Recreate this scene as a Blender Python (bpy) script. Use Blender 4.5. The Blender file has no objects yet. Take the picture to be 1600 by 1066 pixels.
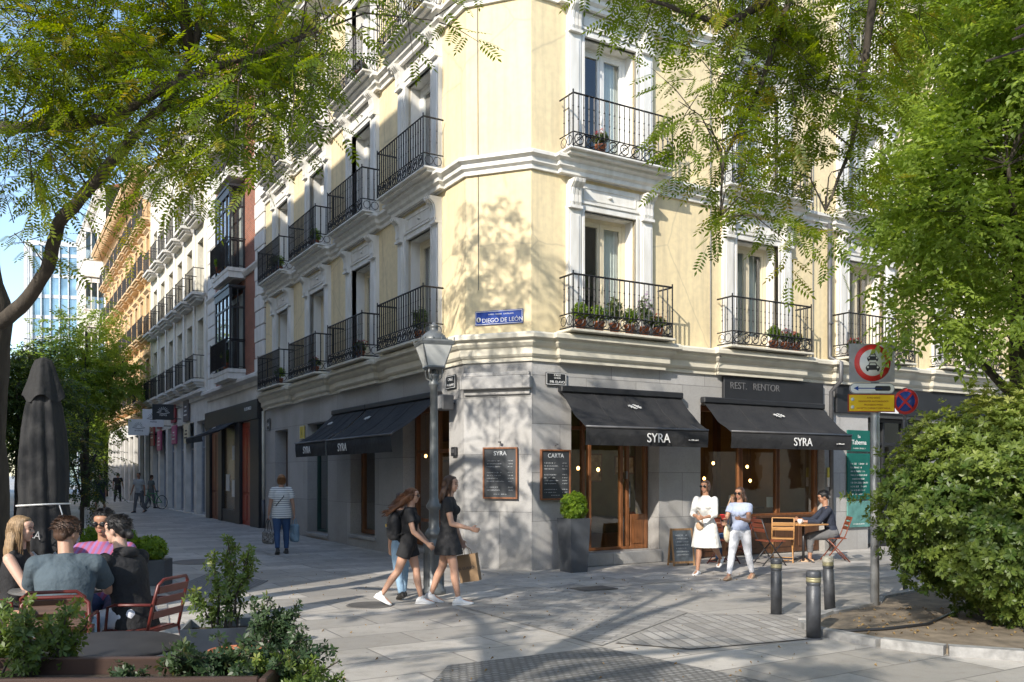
import bpy, bmesh, math, random
import numpy as np
from mathutils import Vector, Matrix
R = math.radians
scene = bpy.context.scene
col = scene.collection
# ---------------------------------------------------------------- camera
CH, F = 1.68, 1373.0
cam = bpy.data.objects.new("camera", bpy.data.cameras.new("camera"))
col.objects.link(cam)
cam.location = (0, 0, CH); cam.rotation_euler = (R(90), 0, 0)
cam.data.sensor_width = 36; cam.data.lens = 36*F/1600
cam.data.shift_y = 209/1600
cam.data.clip_start = .05; cam.data.clip_end = 3000
scene.camera = cam
# ---------------------------------------------------------------- light
SUN_AZ = math.atan2(.50, .866)      # direction the light travels, measured from +Y towards +X
SUN_EL = R(31)
w = bpy.data.worlds.new("World"); scene.world = w; w.use_nodes = True
nt = w.node_tree; bg = nt.nodes["Background"]
sky = nt.nodes.new("ShaderNodeTexSky"); sky.sky_type = 'NISHITA'; sky.sun_disc = False
sky.sun_elevation = SUN_EL; sky.sun_rotation = SUN_AZ+math.pi; sky.dust_density = .6; sky.ozone_density = 1.5
nt.links.new(sky.outputs[0], bg.inputs[0]); bg.inputs[1].default_value = .15
sd = bpy.data.lights.new("sun", 'SUN'); sd.energy = 3.1; sd.angle = R(.5); sd.color = (1, .93, .82)
sun = bpy.data.objects.new("sun", sd); col.objects.link(sun)
ldir = Vector((math.sin(SUN_AZ)*math.cos(SUN_EL), math.cos(SUN_AZ)*math.cos(SUN_EL), -math.sin(SUN_EL)))
sun.rotation_euler = ldir.to_track_quat('-Z', 'Y').to_euler()
scene.view_settings.view_transform = 'Standard'; scene.view_settings.look = 'None'
scene.view_settings.gamma = 1; scene.view_settings.exposure = 1.12
scene.cycles.max_bounces = 7; scene.cycles.transparent_max_bounces = 12
scene.cycles.use_denoising = True
# ---------------------------------------------------------------- facade frames (plan)
uR = Vector((.8604, .5095, 0)); nR = Vector((.5095, -.8604, 0))
uL = Vector((-.5095, .8604, 0)); nL = Vector((-.8604, -.5095, 0))
PR = Vector((.34, 15.48, 0)); PL = Vector((-.834, 15.91, 0))
ROT_R = math.atan2(.5095, .8604); ROT_L = math.atan2(-.8604, .5095)
dC = (PR-PL).normalized(); nC = Vector((dC.y, -dC.x, 0)); ROT_C = math.atan2(dC.y, dC.x); LEN_C = (PR-PL).length
def Rp(t, p=0, z=0): return PR+uR*t+nR*p+Vector((0, 0, z))
def Lp(t, p=0, z=0): return PL+uL*t+nL*p+Vector((0, 0, z))
def Cp(t, p=0, z=0): return PL+dC*t+nC*p+Vector((0, 0, z))
def at(px, py, Y): return Vector(((px-800)/F*Y, Y, CH-(py-742)/F*Y))
def gnd(px, py):
    Y = F*CH/(py-742); return Vector(((px-800)/F*Y, Y, 0))
# ---------------------------------------------------------------- materials
MAT = {}
def newmat(name):
    m = bpy.data.materials.new(name); m.use_nodes = True
    n = m.node_tree; b = n.nodes["Principled BSDF"]
    return m, n, b
def N(nt, t, **k):
    o = nt.nodes.new(t)
    for a, v in k.items():
        if a.startswith('i_'): o.inputs[int(a[2:])].default_value = v
        else: setattr(o, a, v)
    return o
def rgb(c): return (c[0], c[1], c[2], 1)
def mat(name, c, rough=.6, metal=0, var=.12, scale=6, bump=.0, bscale=60, spec=None, c2=None, coord='Object', detail=6, stretch=None, bdist=.01):
    """plain surface with a slow colour variation and fine bump"""
    if name in MAT: return MAT[name]
    m, n, b = newmat(name)
    tc = N(n, "ShaderNodeTexCoord"); src = tc.outputs[coord]
    if stretch:
        mp = N(n, "ShaderNodeMapping"); mp.inputs[3].default_value = stretch
        n.links.new(src, mp.inputs[0]); src = mp.outputs[0]
    no = N(n, "ShaderNodeTexNoise"); no.inputs["Scale"].default_value = scale; no.inputs["Detail"].default_value = detail
    n.links.new(src, no.inputs["Vector"])
    cr = N(n, "ShaderNodeValToRGB"); cr.color_ramp.elements[0].position = .3; cr.color_ramp.elements[1].position = .7
    d = c2 if c2 else tuple(min(1, x*(1+var)) for x in c)
    e = c if c2 else tuple(x*(1-var) for x in c)
    cr.color_ramp.elements[0].color = rgb(e); cr.color_ramp.elements[1].color = rgb(d)
    n.links.new(no.outputs[0], cr.inputs[0]); n.links.new(cr.outputs[0], b.inputs["Base Color"])
    b.inputs["Roughness"].default_value = rough; b.inputs["Metallic"].default_value = metal
    if spec is not None: b.inputs["Specular IOR Level"].default_value = spec
    if bump:
        nb = N(n, "ShaderNodeTexNoise"); nb.inputs["Scale"].default_value = bscale; nb.inputs["Detail"].default_value = 5
        n.links.new(src, nb.inputs["Vector"])
        bp = N(n, "ShaderNodeBump"); bp.inputs["Strength"].default_value = bump; bp.inputs["Distance"].default_value = bdist
        n.links.new(nb.outputs[0], bp.inputs["Height"]); n.links.new(bp.outputs[0], b.inputs["Normal"])
    MAT[name] = m
    return m
def mix(n, fac, a, b_, typ='MIX'):
    mx = N(n, "ShaderNodeMix", data_type='RGBA', blend_type=typ)
    if isinstance(fac, float): mx.inputs[0].default_value = fac
    else: n.links.new(fac, mx.inputs[0])
    for i, x in ((6, a), (7, b_)):
        if isinstance(x, tuple): mx.inputs[i].default_value = rgb(x)
        else: n.links.new(x, mx.inputs[i])
    return mx.outputs[2]
def ramp(n, src, stops):
    cr = N(n, "ShaderNodeValToRGB"); el = cr.color_ramp.elements
    while len(el) < len(stops): el.new(.5)
    for e, (p, c) in zip(el, stops): e.position = p; e.color = rgb(c) if len(c) == 3 else c
    n.links.new(src, cr.inputs[0]); return cr.outputs[0]
def noise(n, vec, scale, detail=5, rough=.5):
    no = N(n, "ShaderNodeTexNoise"); no.inputs["Scale"].default_value = scale; no.inputs["Detail"].default_value = detail
    no.inputs["Roughness"].default_value = rough
    n.links.new(vec, no.inputs["Vector"]); return no.outputs[0]
def xz(n):   # wall coordinates: x along, z up
    tc = N(n, "ShaderNodeTexCoord"); s = N(n, "ShaderNodeSeparateXYZ"); c = N(n, "ShaderNodeCombineXYZ")
    n.links.new(tc.outputs['Object'], s.inputs[0]); n.links.new(s.outputs[0], c.inputs[0]); n.links.new(s.outputs[2], c.inputs[1])
    return tc.outputs['Object'], c.outputs[0], s
def stucco(name, c, dirt=(.40, .34, .24)):
    if name in MAT: return MAT[name]
    m, n, b = newmat(name); o, p, s = xz(n)
    a = noise(n, o, .7, 6, .6); f = noise(n, o, 9, 6); g = noise(n, o, 90, 4)
    c1 = ramp(n, a, [(.3, tuple(x*.90 for x in c)), (.5, c), (.72, tuple(min(1, x*1.07) for x in c))])
    mp = N(n, "ShaderNodeMapping"); mp.inputs[3].default_value = (3.0, 3.0, .22); n.links.new(o, mp.inputs[0])
    st = noise(n, mp.outputs[0], 1.6, 7, .65)
    sf = ramp(n, st, [(.46, (0, 0, 0)), (.74, (.55, .55, .55))])
    c2 = mix(n, sf, c1, dirt)
    c3 = mix(n, ramp(n, f, [(.35, (.20, .20, .20)), (.6, (0, 0, 0))]), c2, dirt)
    vc = N(n, 'ShaderNodeTexVoronoi', feature='DISTANCE_TO_EDGE'); vc.inputs['Scale'].default_value = .34
    wn = N(n, 'ShaderNodeMix', data_type='VECTOR'); wn.inputs[0].default_value = .12; nn_ = N(n, 'ShaderNodeTexNoise'); nn_.inputs['Scale'].default_value = 2.2; n.links.new(o, nn_.inputs['Vector']); n.links.new(o, wn.inputs[4]); n.links.new(nn_.outputs[1], wn.inputs[5]); n.links.new(wn.outputs[1], vc.inputs['Vector'])
    c3 = mix(n, ramp(n, vc.outputs[0], [(.0, (.5, .5, .5)), (.006, (0, 0, 0))]), c3, dirt)
    n.links.new(c3, b.inputs["Base Color"]); b.inputs["Roughness"].default_value = .9
    bp = N(n, "ShaderNodeBump"); bp.inputs["Strength"].default_value = .25; bp.inputs["Distance"].default_value = .006
    n.links.new(g, bp.inputs["Height"]); n.links.new(bp.outputs[0], b.inputs["Normal"])
    MAT[name] = m; return m
def granite(name, c, bw=1.15, bh=.86, mortar=.006, rough=.62, off=.5, speck=1.0):
    if name in MAT: return MAT[name]
    m, n, b = newmat(name); o, p, s = xz(n)
    br = N(n, "ShaderNodeTexBrick"); n.links.new(p, br.inputs["Vector"])
    br.offset = off; br.inputs["Scale"].default_value = 1; br.inputs["Mortar Size"].default_value = mortar
    br.inputs["Brick Width"].default_value = bw; br.inputs["Row Height"].default_value = bh; br.inputs["Mortar Smooth"].default_value = .3
    br.inputs["Bias"].default_value = 0
    br.inputs["Color1"].default_value = rgb(tuple(x*.86 for x in c)); br.inputs["Color2"].default_value = rgb(tuple(x*1.12 for x in c))
    br.inputs["Mortar"].default_value = rgb(tuple(x*.45 for x in c))
    sp = noise(n, o, 130, 3, .7); big = noise(n, o, 1.1, 6, .6); med = noise(n, o, 16, 5, .7)
    c1 = mix(n, ramp(n, sp, [(.36, (.55*speck,)*3), (.5, (0, 0, 0))]), br.outputs[0], tuple(x*.35 for x in c))
    c1 = mix(n, ramp(n, sp, [(.56, (0, 0, 0)), (.66, (.5*speck,)*3)]), c1, tuple(min(1, x*1.6) for x in c))
    c1 = mix(n, ramp(n, big, [(.45, (0, 0, 0)), (.75, (.5, .5, .5))]), c1, tuple(x*.55 for x in (c[0]*1.05, c[1], c[2]*.9)))
    c1 = mix(n, ramp(n, med, [(.5, (0, 0, 0)), (.8, (.45, .45, .45))]), c1, tuple(x*.5 for x in c))
    # dirt that climbs from the pavement
    zr = N(n, "ShaderNodeMapRange"); zr.inputs[1].default_value = 0; zr.inputs[2].default_value = .7; zr.inputs[3].default_value = .45; zr.inputs[4].default_value = 0
    n.links.new(s.outputs[2], zr.inputs[0])
    mm = N(n, "ShaderNodeMath", operation='MULTIPLY'); n.links.new(zr.outputs[0], mm.inputs[0]); n.links.new(noise(n, o, 3, 6, .6), mm.inputs[1])
    c1 = mix(n, mm.outputs[0], c1, (.10, .09, .075))
    n.links.new(c1, b.inputs["Base Color"]); b.inputs["Roughness"].default_value = rough
    bp = N(n, "ShaderNodeBump"); bp.inputs["Strength"].default_value = .5; bp.inputs["Distance"].default_value = .012
    sub = N(n, "ShaderNodeMath", operation='MULTIPLY_ADD'); sub.inputs[1].default_value = -1.0
    n.links.new(br.outputs[1], sub.inputs[0])
    sc_ = N(n, "ShaderNodeMath", operation='MULTIPLY'); sc_.inputs[1].default_value = .35; n.links.new(sp, sc_.inputs[0]); n.links.new(sc_.outputs[0], sub.inputs[2])
    n.links.new(sub.outputs[0], bp.inputs["Height"]); n.links.new(bp.outputs[0], b.inputs["Normal"])
    MAT[name] = m; return m
def brickwall(name, c=(.26, .085, .05)):
    if name in MAT: return MAT[name]
    m, n, b = newmat(name); o, p, s = xz(n)
    br = N(n, "ShaderNodeTexBrick"); n.links.new(p, br.inputs["Vector"])
    br.inputs["Scale"].default_value = 1; br.inputs["Mortar Size"].default_value = .008
    br.inputs["Brick Width"].default_value = .25; br.inputs["Row Height"].default_value = .065
    br.inputs["Color1"].default_value = rgb(c); br.inputs["Color2"].default_value = rgb(tuple(x*.65 for x in c)); br.inputs["Mortar"].default_value = (.3, .25, .2, 1)
    c1 = mix(n, ramp(n, noise(n, o, 2, 5), [(.4, (0, 0, 0)), (.8, (.5, .5, .5))]), br.outputs[0], (.12, .06, .045))
    n.links.new(c1, b.inputs["Base Color"]); b.inputs["Roughness"].default_value = .85
    MAT[name] = m; return m
def glass(name, tint=(.9, .95, .93), refl=1.0, rough=.02, base=.06):
    if name in MAT: return MAT[name]
    m, n, b = newmat(name)
    out = n.nodes["Material Output"]; n.nodes.remove(b)
    tr = N(n, "ShaderNodeBsdfTransparent"); tr.inputs[0].default_value = rgb(tint)
    gl = N(n, "ShaderNodeBsdfGlossy"); gl.inputs["Roughness"].default_value = rough; gl.inputs[0].default_value = (refl, refl, refl, 1)
    lw = N(n, "ShaderNodeLayerWeight"); lw.inputs[0].default_value = .5
    mr = N(n, "ShaderNodeMapRange"); mr.inputs[3].default_value = base; mr.inputs[4].default_value = .95
    pw = N(n, "ShaderNodeMath", operation='POWER'); pw.inputs[1].default_value = 2.2
    n.links.new(lw.outputs["Facing"], pw.inputs[0]); n.links.new(pw.outputs[0], mr.inputs[0])
    tc = N(n, "ShaderNodeTexCoord"); nz = noise(n, tc.outputs['Object'], 2.5, 2)
    bp = N(n, "ShaderNodeBump"); bp.inputs["Strength"].default_value = .08; bp.inputs["Distance"].default_value = .02
    n.links.new(nz, bp.inputs["Height"]); n.links.new(bp.outputs[0], gl.inputs["Normal"])
    mx = N(n, "ShaderNodeMixShader"); n.links.new(mr.outputs[0], mx.inputs[0]); n.links.new(tr.outputs[0], mx.inputs[1]); n.links.new(gl.outputs[0], mx.inputs[2])
    n.links.new(mx.outputs[0], out.inputs[0]); MAT[name] = m; return m
def emit(name, c, s):
    if name in MAT: return MAT[name]
    m, n, b = newmat(name); b.inputs["Base Color"].default_value = rgb(c)
    b.inputs["Emission Color"].default_value = rgb(c); b.inputs["Emission Strength"].default_value = s
    MAT[name] = m; return m
def leafmat(name, dark, light, trans=.45, yellow=None):
    if name in MAT: return MAT[name]
    m, n, b = newmat(name); out = n.nodes["Material Output"]
    at_ = N(n, "ShaderNodeAttribute", attribute_name="rnd")
    st = [(0, dark), (.75, light)]
    if yellow: st.append((.97, yellow))
    c = ramp(n, at_.outputs["Fac"], st)
    n.links.new(c, b.inputs["Base Color"]); b.inputs["Roughness"].default_value = .42; b.inputs["Specular IOR Level"].default_value = .35
    t = N(n, "ShaderNodeBsdfTranslucent")
    hs = N(n, "ShaderNodeHueSaturation"); hs.inputs["Hue"].default_value = .485; hs.inputs["Saturation"].default_value = 1.15; hs.inputs["Value"].default_value = 2.1
    n.links.new(c, hs.inputs["Color"]); n.links.new(hs.outputs[0], t.inputs[0])
    mx = N(n, "ShaderNodeMixShader"); mx.inputs[0].default_value = trans
    n.links.new(b.outputs[0], mx.inputs[1]); n.links.new(t.outputs[0], mx.inputs[2]); n.links.new(mx.outputs[0], out.inputs[0])
    MAT[name] = m; return m
def wood(name, c, rough=.45, axis=2, sc=1.0):
    if name in MAT: return MAT[name]
    m, n, b = newmat(name); tc = N(n, "ShaderNodeTexCoord")
    mp = N(n, "ShaderNodeMapping"); s = [14*sc, 14*sc, 14*sc]; s[axis] = 1.2*sc; mp.inputs[3].default_value = s
    n.links.new(tc.outputs['Object'], mp.inputs[0])
    g = noise(n, mp.outputs[0], 2.2, 8, .65)
    c1 = ramp(n, g, [(.3, tuple(x*.55 for x in c)), (.5, c), (.7, tuple(min(1, x*1.35) for x in c))])
    n.links.new(c1, b.inputs["Base Color"]); b.inputs["Roughness"].default_value = rough
    bp = N(n, "ShaderNodeBump"); bp.inputs["Strength"].default_value = .15; bp.inputs["Distance"].default_value = .004
    n.links.new(g, bp.inputs["Height"]); n.links.new(bp.outputs[0], b.inputs["Normal"])
    MAT[name] = m; return m
# ---------------------------------------------------------------- mesh builder
class MB:
    def __init__(s): s.v = []; s.f = []; s.mi = []; s.sm = []; s.cur = 0; s.M = None
    def add(s, vs, fs, smooth=False):
        k = len(s.v)
        if s.M is not None: vs = [s.M @ Vector(v) for v in vs]
        s.v += [tuple(v) for v in vs]
        for f in fs: s.f.append(tuple(i+k for i in f)); s.mi.append(s.cur); s.sm.append(smooth)
        return s
    def box(s, x0, x1, y0, y1, z0, z1, b=0):
        if b and min(x1-x0, y1-y0, z1-z0) > 2.2*b:
            bm = bmesh.new(); bmesh.ops.create_cube(bm, size=1)
            for v in bm.verts: v.co = ((x0+x1)/2+v.co.x*(x1-x0), (y0+y1)/2+v.co.y*(y1-y0), (z0+z1)/2+v.co.z*(z1-z0))
            bmesh.ops.bevel(bm, geom=list(bm.edges), offset=b, segments=1, affect='EDGES')
            bm.verts.index_update()
            s.add([v.co.copy() for v in bm.verts], [[v.index for v in f.verts] for f in bm.faces]); bm.free(); return s
        return s.add([(x0, y0, z0), (x1, y0, z0), (x1, y1, z0), (x0, y1, z0), (x0, y0, z1), (x1, y0, z1), (x1, y1, z1), (x0, y1, z1)],
                     [(0, 3, 2, 1), (4, 5, 6, 7), (0, 1, 5, 4), (1, 2, 6, 5), (2, 3, 7, 6), (3, 0, 4, 7)])
    def quad(s, a, b, c, d): return s.add([a, b, c, d], [(0, 1, 2, 3)])
    def tube(s, pts, r, n=6, cap=True, closed=False):
        pts = [Vector(p) for p in pts]; k = len(pts); rs = r if isinstance(r, (list, tuple)) else [r]*k
        vs = []; prev = None
        for i, p in enumerate(pts):
            if closed: d = pts[(i+1) % k]-pts[i-1]
            else: d = pts[min(i+1, k-1)]-pts[max(i-1, 0)]
            if d.length < 1e-9: d = Vector((0, 0, 1))
            d.normalize()
            if prev is None:
                a = Vector((0, 0, 1)) if abs(d.z) < .9 else Vector((1, 0, 0))
                x = d.cross(a).normalized()
            else:
                x = prev-d*prev.dot(d)
                x = x.normalized() if x.length > 1e-6 else d.orthogonal().normalized()
            prev = x; y = d.cross(x)
            for j in range(n):
                t = 2*math.pi*j/n; vs.append(p+(x*math.cos(t)+y*math.sin(t))*rs[i])
        fs = []
        for i in range(k if closed else k-1):
            a = i*n; b = ((i+1) % k)*n
            for j in range(n): fs.append((a+j, a+(j+1) % n, b+(j+1) % n, b+j))
        if cap and not closed: fs += [tuple(range(n-1, -1, -1)), tuple((k-1)*n+j for j in range(n))]
        return s.add(vs, fs, smooth=n > 5)
    def lathe(s, prof, n=20, c=(0, 0, 0), cap=True):
        vs = []; k = len(prof)
        for r, z in prof:
            for j in range(n):
                t = 2*math.pi*j/n; vs.append((c[0]+r*math.cos(t), c[1]+r*math.sin(t), c[2]+z))
        fs = [(i*n+j, i*n+(j+1) % n, (i+1)*n+(j+1) % n, (i+1)*n+j) for i in range(k-1) for j in range(n)]
        if cap: fs += [tuple(range(n-1, -1, -1)), tuple((k-1)*n+j for j in range(n))]
        return s.add(vs, fs, smooth=n > 8)
    def prism(s, poly, y0, y1):   # polygon in x,z extruded along y
        n = len(poly); vs = [(x, y0, z) for x, z in poly]+[(x, y1, z) for x, z in poly]
        fs = [tuple(range(n)), tuple(range(2*n-1, n-1, -1))]+[(i, i+n, (i+1) % n+n, (i+1) % n) for i in range(n)]
        return s.add(vs, fs)
    def prismx(s, poly, x0, x1):  # polygon in y,z extruded along x
        n = len(poly); vs = [(x0, y, z) for y, z in poly]+[(x1, y, z) for y, z in poly]
        fs = [tuple(range(n)), tuple(range(2*n-1, n-1, -1))]+[(i, i+n, (i+1) % n+n, (i+1) % n) for i in range(n)]
        return s.add(vs, fs)
    def prismz(s, poly, z0, z1):
        n = len(poly); vs = [(x, y, z0) for x, y in poly]+[(x, y, z1) for x, y in poly]
        fs = [tuple(range(n-1, -1, -1)), tuple(range(n, 2*n))]+[(i, (i+1) % n, (i+1) % n+n, i+n) for i in range(n)]
        return s.add(vs, fs)
    def ell(s, c, r, n=10, m=7, rot=None):
        vs = []; fs = []
        for i in range(m+1):
            ph = math.pi*i/m
            for j in range(n):
                t = 2*math.pi*j/n; v = Vector((r[0]*math.sin(ph)*math.cos(t), r[1]*math.sin(ph)*math.sin(t), r[2]*math.cos(ph)))
                if rot: v = rot @ v
                vs.append(Vector(c)+v)
        for i in range(m):
            for j in range(n): fs.append((i*n+j, (i+1)*n+j, (i+1)*n+(j+1) % n, i*n+(j+1) % n))
        return s.add(vs, fs, smooth=True)
    def sweep(s, path, prof, cap=True):
        """moulding: plan path (outside on its right), profile of (projection, z)"""
        path = [Vector((p[0], p[1], 0)) for p in path]; k = len(path); vs = []
        for i, p in enumerate(path):
            d0 = (path[i]-path[i-1]).normalized() if i else None
            d1 = (path[i+1]-path[i]).normalized() if i < k-1 else None
            n0 = Vector((d0.y, -d0.x, 0)) if d0 else None; n1 = Vector((d1.y, -d1.x, 0)) if d1 else None
            if n0 is None: nn = n1
            elif n1 is None: nn = n0
            else:
                nn = n0+n1; nn = nn/(nn.length_squared/2) if nn.length > .1 else n0
            for q, z in prof: vs.append(p+nn*q+Vector((0, 0, z)))
        m = len(prof); fs = []
        for i in range(k-1):
            for j in range(m): fs.append((i*m+j, (i+1)*m+j, (i+1)*m+(j+1) % m, i*m+(j+1) % m))
        if cap: fs += [tuple(range(m)), tuple((k-1)*m+j for j in range(m-1, -1, -1))]
        return s.add(vs, fs)
    def data(s, name, mats):
        me = bpy.data.meshes.new(name); me.from_pydata(s.v, [], s.f)
        for m in (mats if isinstance(mats, (list, tuple)) else [mats]): me.materials.append(m)
        me.polygons.foreach_set('material_index', s.mi); me.polygons.foreach_set('use_smooth', s.sm)
        me.update(); return me
def link(name, me, parent=None, loc=(0, 0, 0), rotz=0, rot=None):
    o = bpy.data.objects.new(name, me); col.objects.link(o)
    o.location = loc; o.rotation_euler = rot if rot else (0, 0, rotz)
    if parent: o.parent = parent
    return o
def part(name, mb, mats, parent, loc=(0, 0, 0), rotz=0, rot=None): return link(name, mb.data(name, mats), parent, loc, rotz, rot)
def tag(o, label, cat, group=None, kind=None):
    if label: o['label'] = label
    if cat: o['category'] = cat
    if group: o['group'] = group
    if kind: o['kind'] = kind
    return o
def thing(name, label, cat, loc=(0, 0, 0), rotz=0, group=None):
    o = bpy.data.objects.new(name, None); o.empty_display_size = .2; col.objects.link(o)
    o.location = loc; o.rotation_euler = (0, 0, rotz); return tag(o, label, cat, group)
def struct(name, mb, m, loc=(0, 0, 0), rotz=0):
    o = part(name, mb, m, None, loc, rotz); o['kind'] = 'structure'; return o
def dup(src, loc=None, rotz=None, label=None, parent=None, scale=None):
    kids = [c for c in bpy.data.objects if c.parent == src]
    c = src.copy(); col.objects.link(c)
    if parent is not None: c.parent = parent
    if loc is not None: c.location = loc
    if rotz is not None: c.rotation_euler = (0, 0, rotz)
    if scale is not None: c.scale = (scale,)*3
    if label: c['label'] = label
    for k in kids: dup(k, parent=c)
    return c
def text(s, size, m, parent, loc, rot, name='lettering', ext=.002, align='CENTER', xs=1.0):
    cu = bpy.data.curves.new('t', 'FONT'); cu.body = s; cu.size = size; cu.extrude = ext; cu.align_x = align
    o = bpy.data.objects.new('t', cu); col.objects.link(o)
    dg = bpy.context.evaluated_depsgraph_get(); me = bpy.data.meshes.new_from_object(o.evaluated_get(dg))
    bpy.data.objects.remove(o); bpy.data.curves.remove(cu)
    me.materials.clear(); me.materials.append(m); me.name = name
    q = link(name, me, parent, loc, rot=rot); q.scale = (xs, 1, 1); return q
def wallmesh(x0, x1, z0, z1, holes, rev=.32, thick=.0):
    """front face at y=0 pierced by holes (x0,x1,z0,z1[,reveal]), with reveals going in (+y)"""
    mb = MB(); xs = sorted({x0, x1, *[h[0] for h in holes], *[h[1] for h in holes]}); zs = sorted({z0, z1, *[h[2] for h in holes], *[h[3] for h in holes]})
    xs = [x for x in xs if x0 <= x <= x1]; zs = [z for z in zs if z0 <= z <= z1]
    for a, b in zip(xs, xs[1:]):
        for c, d in zip(zs, zs[1:]):
            mx, mz = (a+b)/2, (c+d)/2
            if any(h[0] < mx < h[1] and h[2] < mz < h[3] for h in holes): continue
            mb.quad((a, 0, c), (b, 0, c), (b, 0, d), (a, 0, d))
    for h in holes:
        a, b, c, d = h[:4]; r = h[4] if len(h) > 4 else rev
        mb.quad((a, 0, c), (a, 0, d), (a, r, d), (a, r, c)); mb.quad((b, 0, d), (b, 0, c), (b, r, c), (b, r, d))
        if d < z1: mb.quad((a, 0, d), (b, 0, d), (b, r, d), (a, r, d))
        if c > z0: mb.quad((b, 0, c), (a, 0, c), (a, r, c), (b, r, c))
    return mb
# ---------------------------------------------------------------- ground
def paving(name, c, bw, bh, mortar, rot=0, rough=.6, off=.5, bumpy=.4, wet=.0, cob=False):
    if name in MAT: return MAT[name]
    m, n, b = newmat(name); tc = N(n, "ShaderNodeTexCoord")
    mp = N(n, "ShaderNodeMapping"); mp.inputs[2].default_value = (0, 0, rot); n.links.new(tc.outputs['Object'], mp.inputs[0])
    br = N(n, "ShaderNodeTexBrick"); n.links.new(mp.outputs[0], br.inputs["Vector"]); br.offset = off
    br.inputs["Scale"].default_value = 1; br.inputs["Mortar Size"].default_value = mortar; br.inputs["Brick Width"].default_value = bw; br.inputs["Row Height"].default_value = bh
    br.inputs["Mortar Smooth"].default_value = .4
    br.inputs["Color1"].default_value = rgb(tuple(x*.66 for x in c)); br.inputs["Color2"].default_value = rgb(tuple(x*1.17 for x in c)); br.inputs["Mortar"].default_value = rgb(tuple(x*.42 for x in c))
    o = tc.outputs['Object']
    sp = noise(n, o, 110, 3, .7); big = noise(n, o, .45, 7, .65); med = noise(n, o, 5, 6, .65)
    c1 = mix(n, ramp(n, sp, [(.35, (.45,)*3), (.5, (0, 0, 0))]), br.outputs[0], tuple(x*.45 for x in c))
    c1 = mix(n, ramp(n, sp, [(.58, (0, 0, 0)), (.68, (.4,)*3)]), c1, tuple(min(1, x*1.5) for x in c))
    c1 = mix(n, ramp(n, big, [(.42, (0, 0, 0)), (.70, (.7,)*3)]), c1, tuple(x*.52 for x in c))
    c1 = mix(n, ramp(n, med, [(.5, (0, 0, 0)), (.72, (.6,)*3)]), c1, (c[0]*.52, c[1]*.50, c[2]*.46))
    vo = N(n, "ShaderNodeTexVoronoi"); vo.inputs["Scale"].default_value = 4.2; n.links.new(o, vo.inputs["Vector"])
    c1 = mix(n, ramp(n, vo.outputs[0], [(.045, (.7,)*3), (.075, (0, 0, 0))]), c1, tuple(x*.3 for x in c))
    n.links.new(c1, b.inputs["Base Color"])
    rr = N(n, "ShaderNodeMapRange"); rr.inputs[3].default_value = rough-.16; rr.inputs[4].default_value = rough+.14; n.links.new(med, rr.inputs[0]); n.links.new(rr.outputs[0], b.inputs["Roughness"])
    bp = N(n, "ShaderNodeBump"); bp.inputs["Strength"].default_value = bumpy; bp.inputs["Distance"].default_value = .015
    sub = N(n, "ShaderNodeMath", operation='MULTIPLY_ADD'); sub.inputs[1].default_value = -1.0; n.links.new(br.outputs[1], sub.inputs[0])
    s2 = N(n, "ShaderNodeMath", operation='MULTIPLY'); s2.inputs[1].default_value = .4; n.links.new(sp, s2.inputs[0]); n.links.new(s2.outputs[0], sub.inputs[2])
    n.links.new(sub.outputs[0], bp.inputs["Height"]); n.links.new(bp.outputs[0], b.inputs["Normal"])
    MAT[name] = m; return m
G = .30
ang = -ROT_L
mb = MB(); mb.quad((-700, -300, 0), (700, -300, 0), (700, 900, 0), (-700, 900, 0))
struct('ground', mb, paving('street_flags', (.46, .43, .39), 1.25, .62, .013, -ROT_R, .55))
def sheet(name, pts, z, m):
    b = MB(); n = len(pts); b.add([(p[0], p[1], z) for p in pts], [tuple(range(n))]); return struct(name, b, m)
# lighter pavement along the facades
pl = [Lp(60, .9), Lp(0, 2.4), Rp(-.9, 2.6), Rp(30, 2.6), Rp(30, -.2), Rp(0, -.2), Lp(0, -.2), Lp(60, -.2)]
sheet('pavement', pl, .004, paving('pale_flags', (.48, .45, .41), .62, .42, .011, -ROT_R, .6))
g1 = [gnd(x, y) for x, y in ((700, 945), (860, 905), (1010, 985), (940, 1022))]
sheet('small_paving', [gnd(700, 943), gnd(900, 912), gnd(1075, 958), gnd(940, 1010)], .008, paving('small_paving', (.39, .37, .345), .32, .10, .010, R(25), .6))
sheet('ribbed_paving', [gnd(960, 1006), gnd(1075, 960), gnd(1250, 962), gnd(1262, 1000), gnd(1080, 1016)], .012, paving('ribbed_paving', (.39, .37, .345), .42, .13, .014, R(78), .6, off=0))
sheet('tactile_paving', [gnd(640, 1066)+Vector((-.2, -3, 0)), gnd(700, 1040), gnd(940, 1012), gnd(1200, 1066), gnd(1200, 1066)+Vector((.6, -3, 0))], .004, paving('tactile_paving', (.27, .265, .255), .075, .075, .014, -ROT_R, .6, bumpy=.9))
sheet('tactile_strip', [gnd(250, 925), gnd(330, 895), gnd(420, 908), gnd(330, 950)], .004, paving('tactile_strip', (.25, .245, .24), .075, .075, .014, -ROT_R, .6, bumpy=.9))
M_man = mat('cast_iron', (.16, .15, .14), .55, .5, bump=.5, bscale=50)
for px, py, r, nm, lb in ((315, 878, .55, 'manhole_cover', 'round iron manhole cover in the shaded paving beside the black planter'), (578, 946, .30, 'drain_cover', 'small iron drain cover beside the walking women')):
    mb = MB(); mb.lathe([(r, .0), (r, .008), (r-.03, .010), (r-.04, .007)], 32); tag(part(nm, mb, M_man, None, gnd(px, py)), lb, nm.replace('_', ' '))
mb = MB(); mb.box(-.3, .3, -.2, .2, 0, .008); mb.box(-.26, .26, -.16, .16, .008, .012); tag(part('utility_cover', mb, M_man, None, Vector((1.2, 12.9, .008)), ROT_R), 'rectangular iron utility cover in the paving in front of the corner', 'utility cover')
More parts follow.
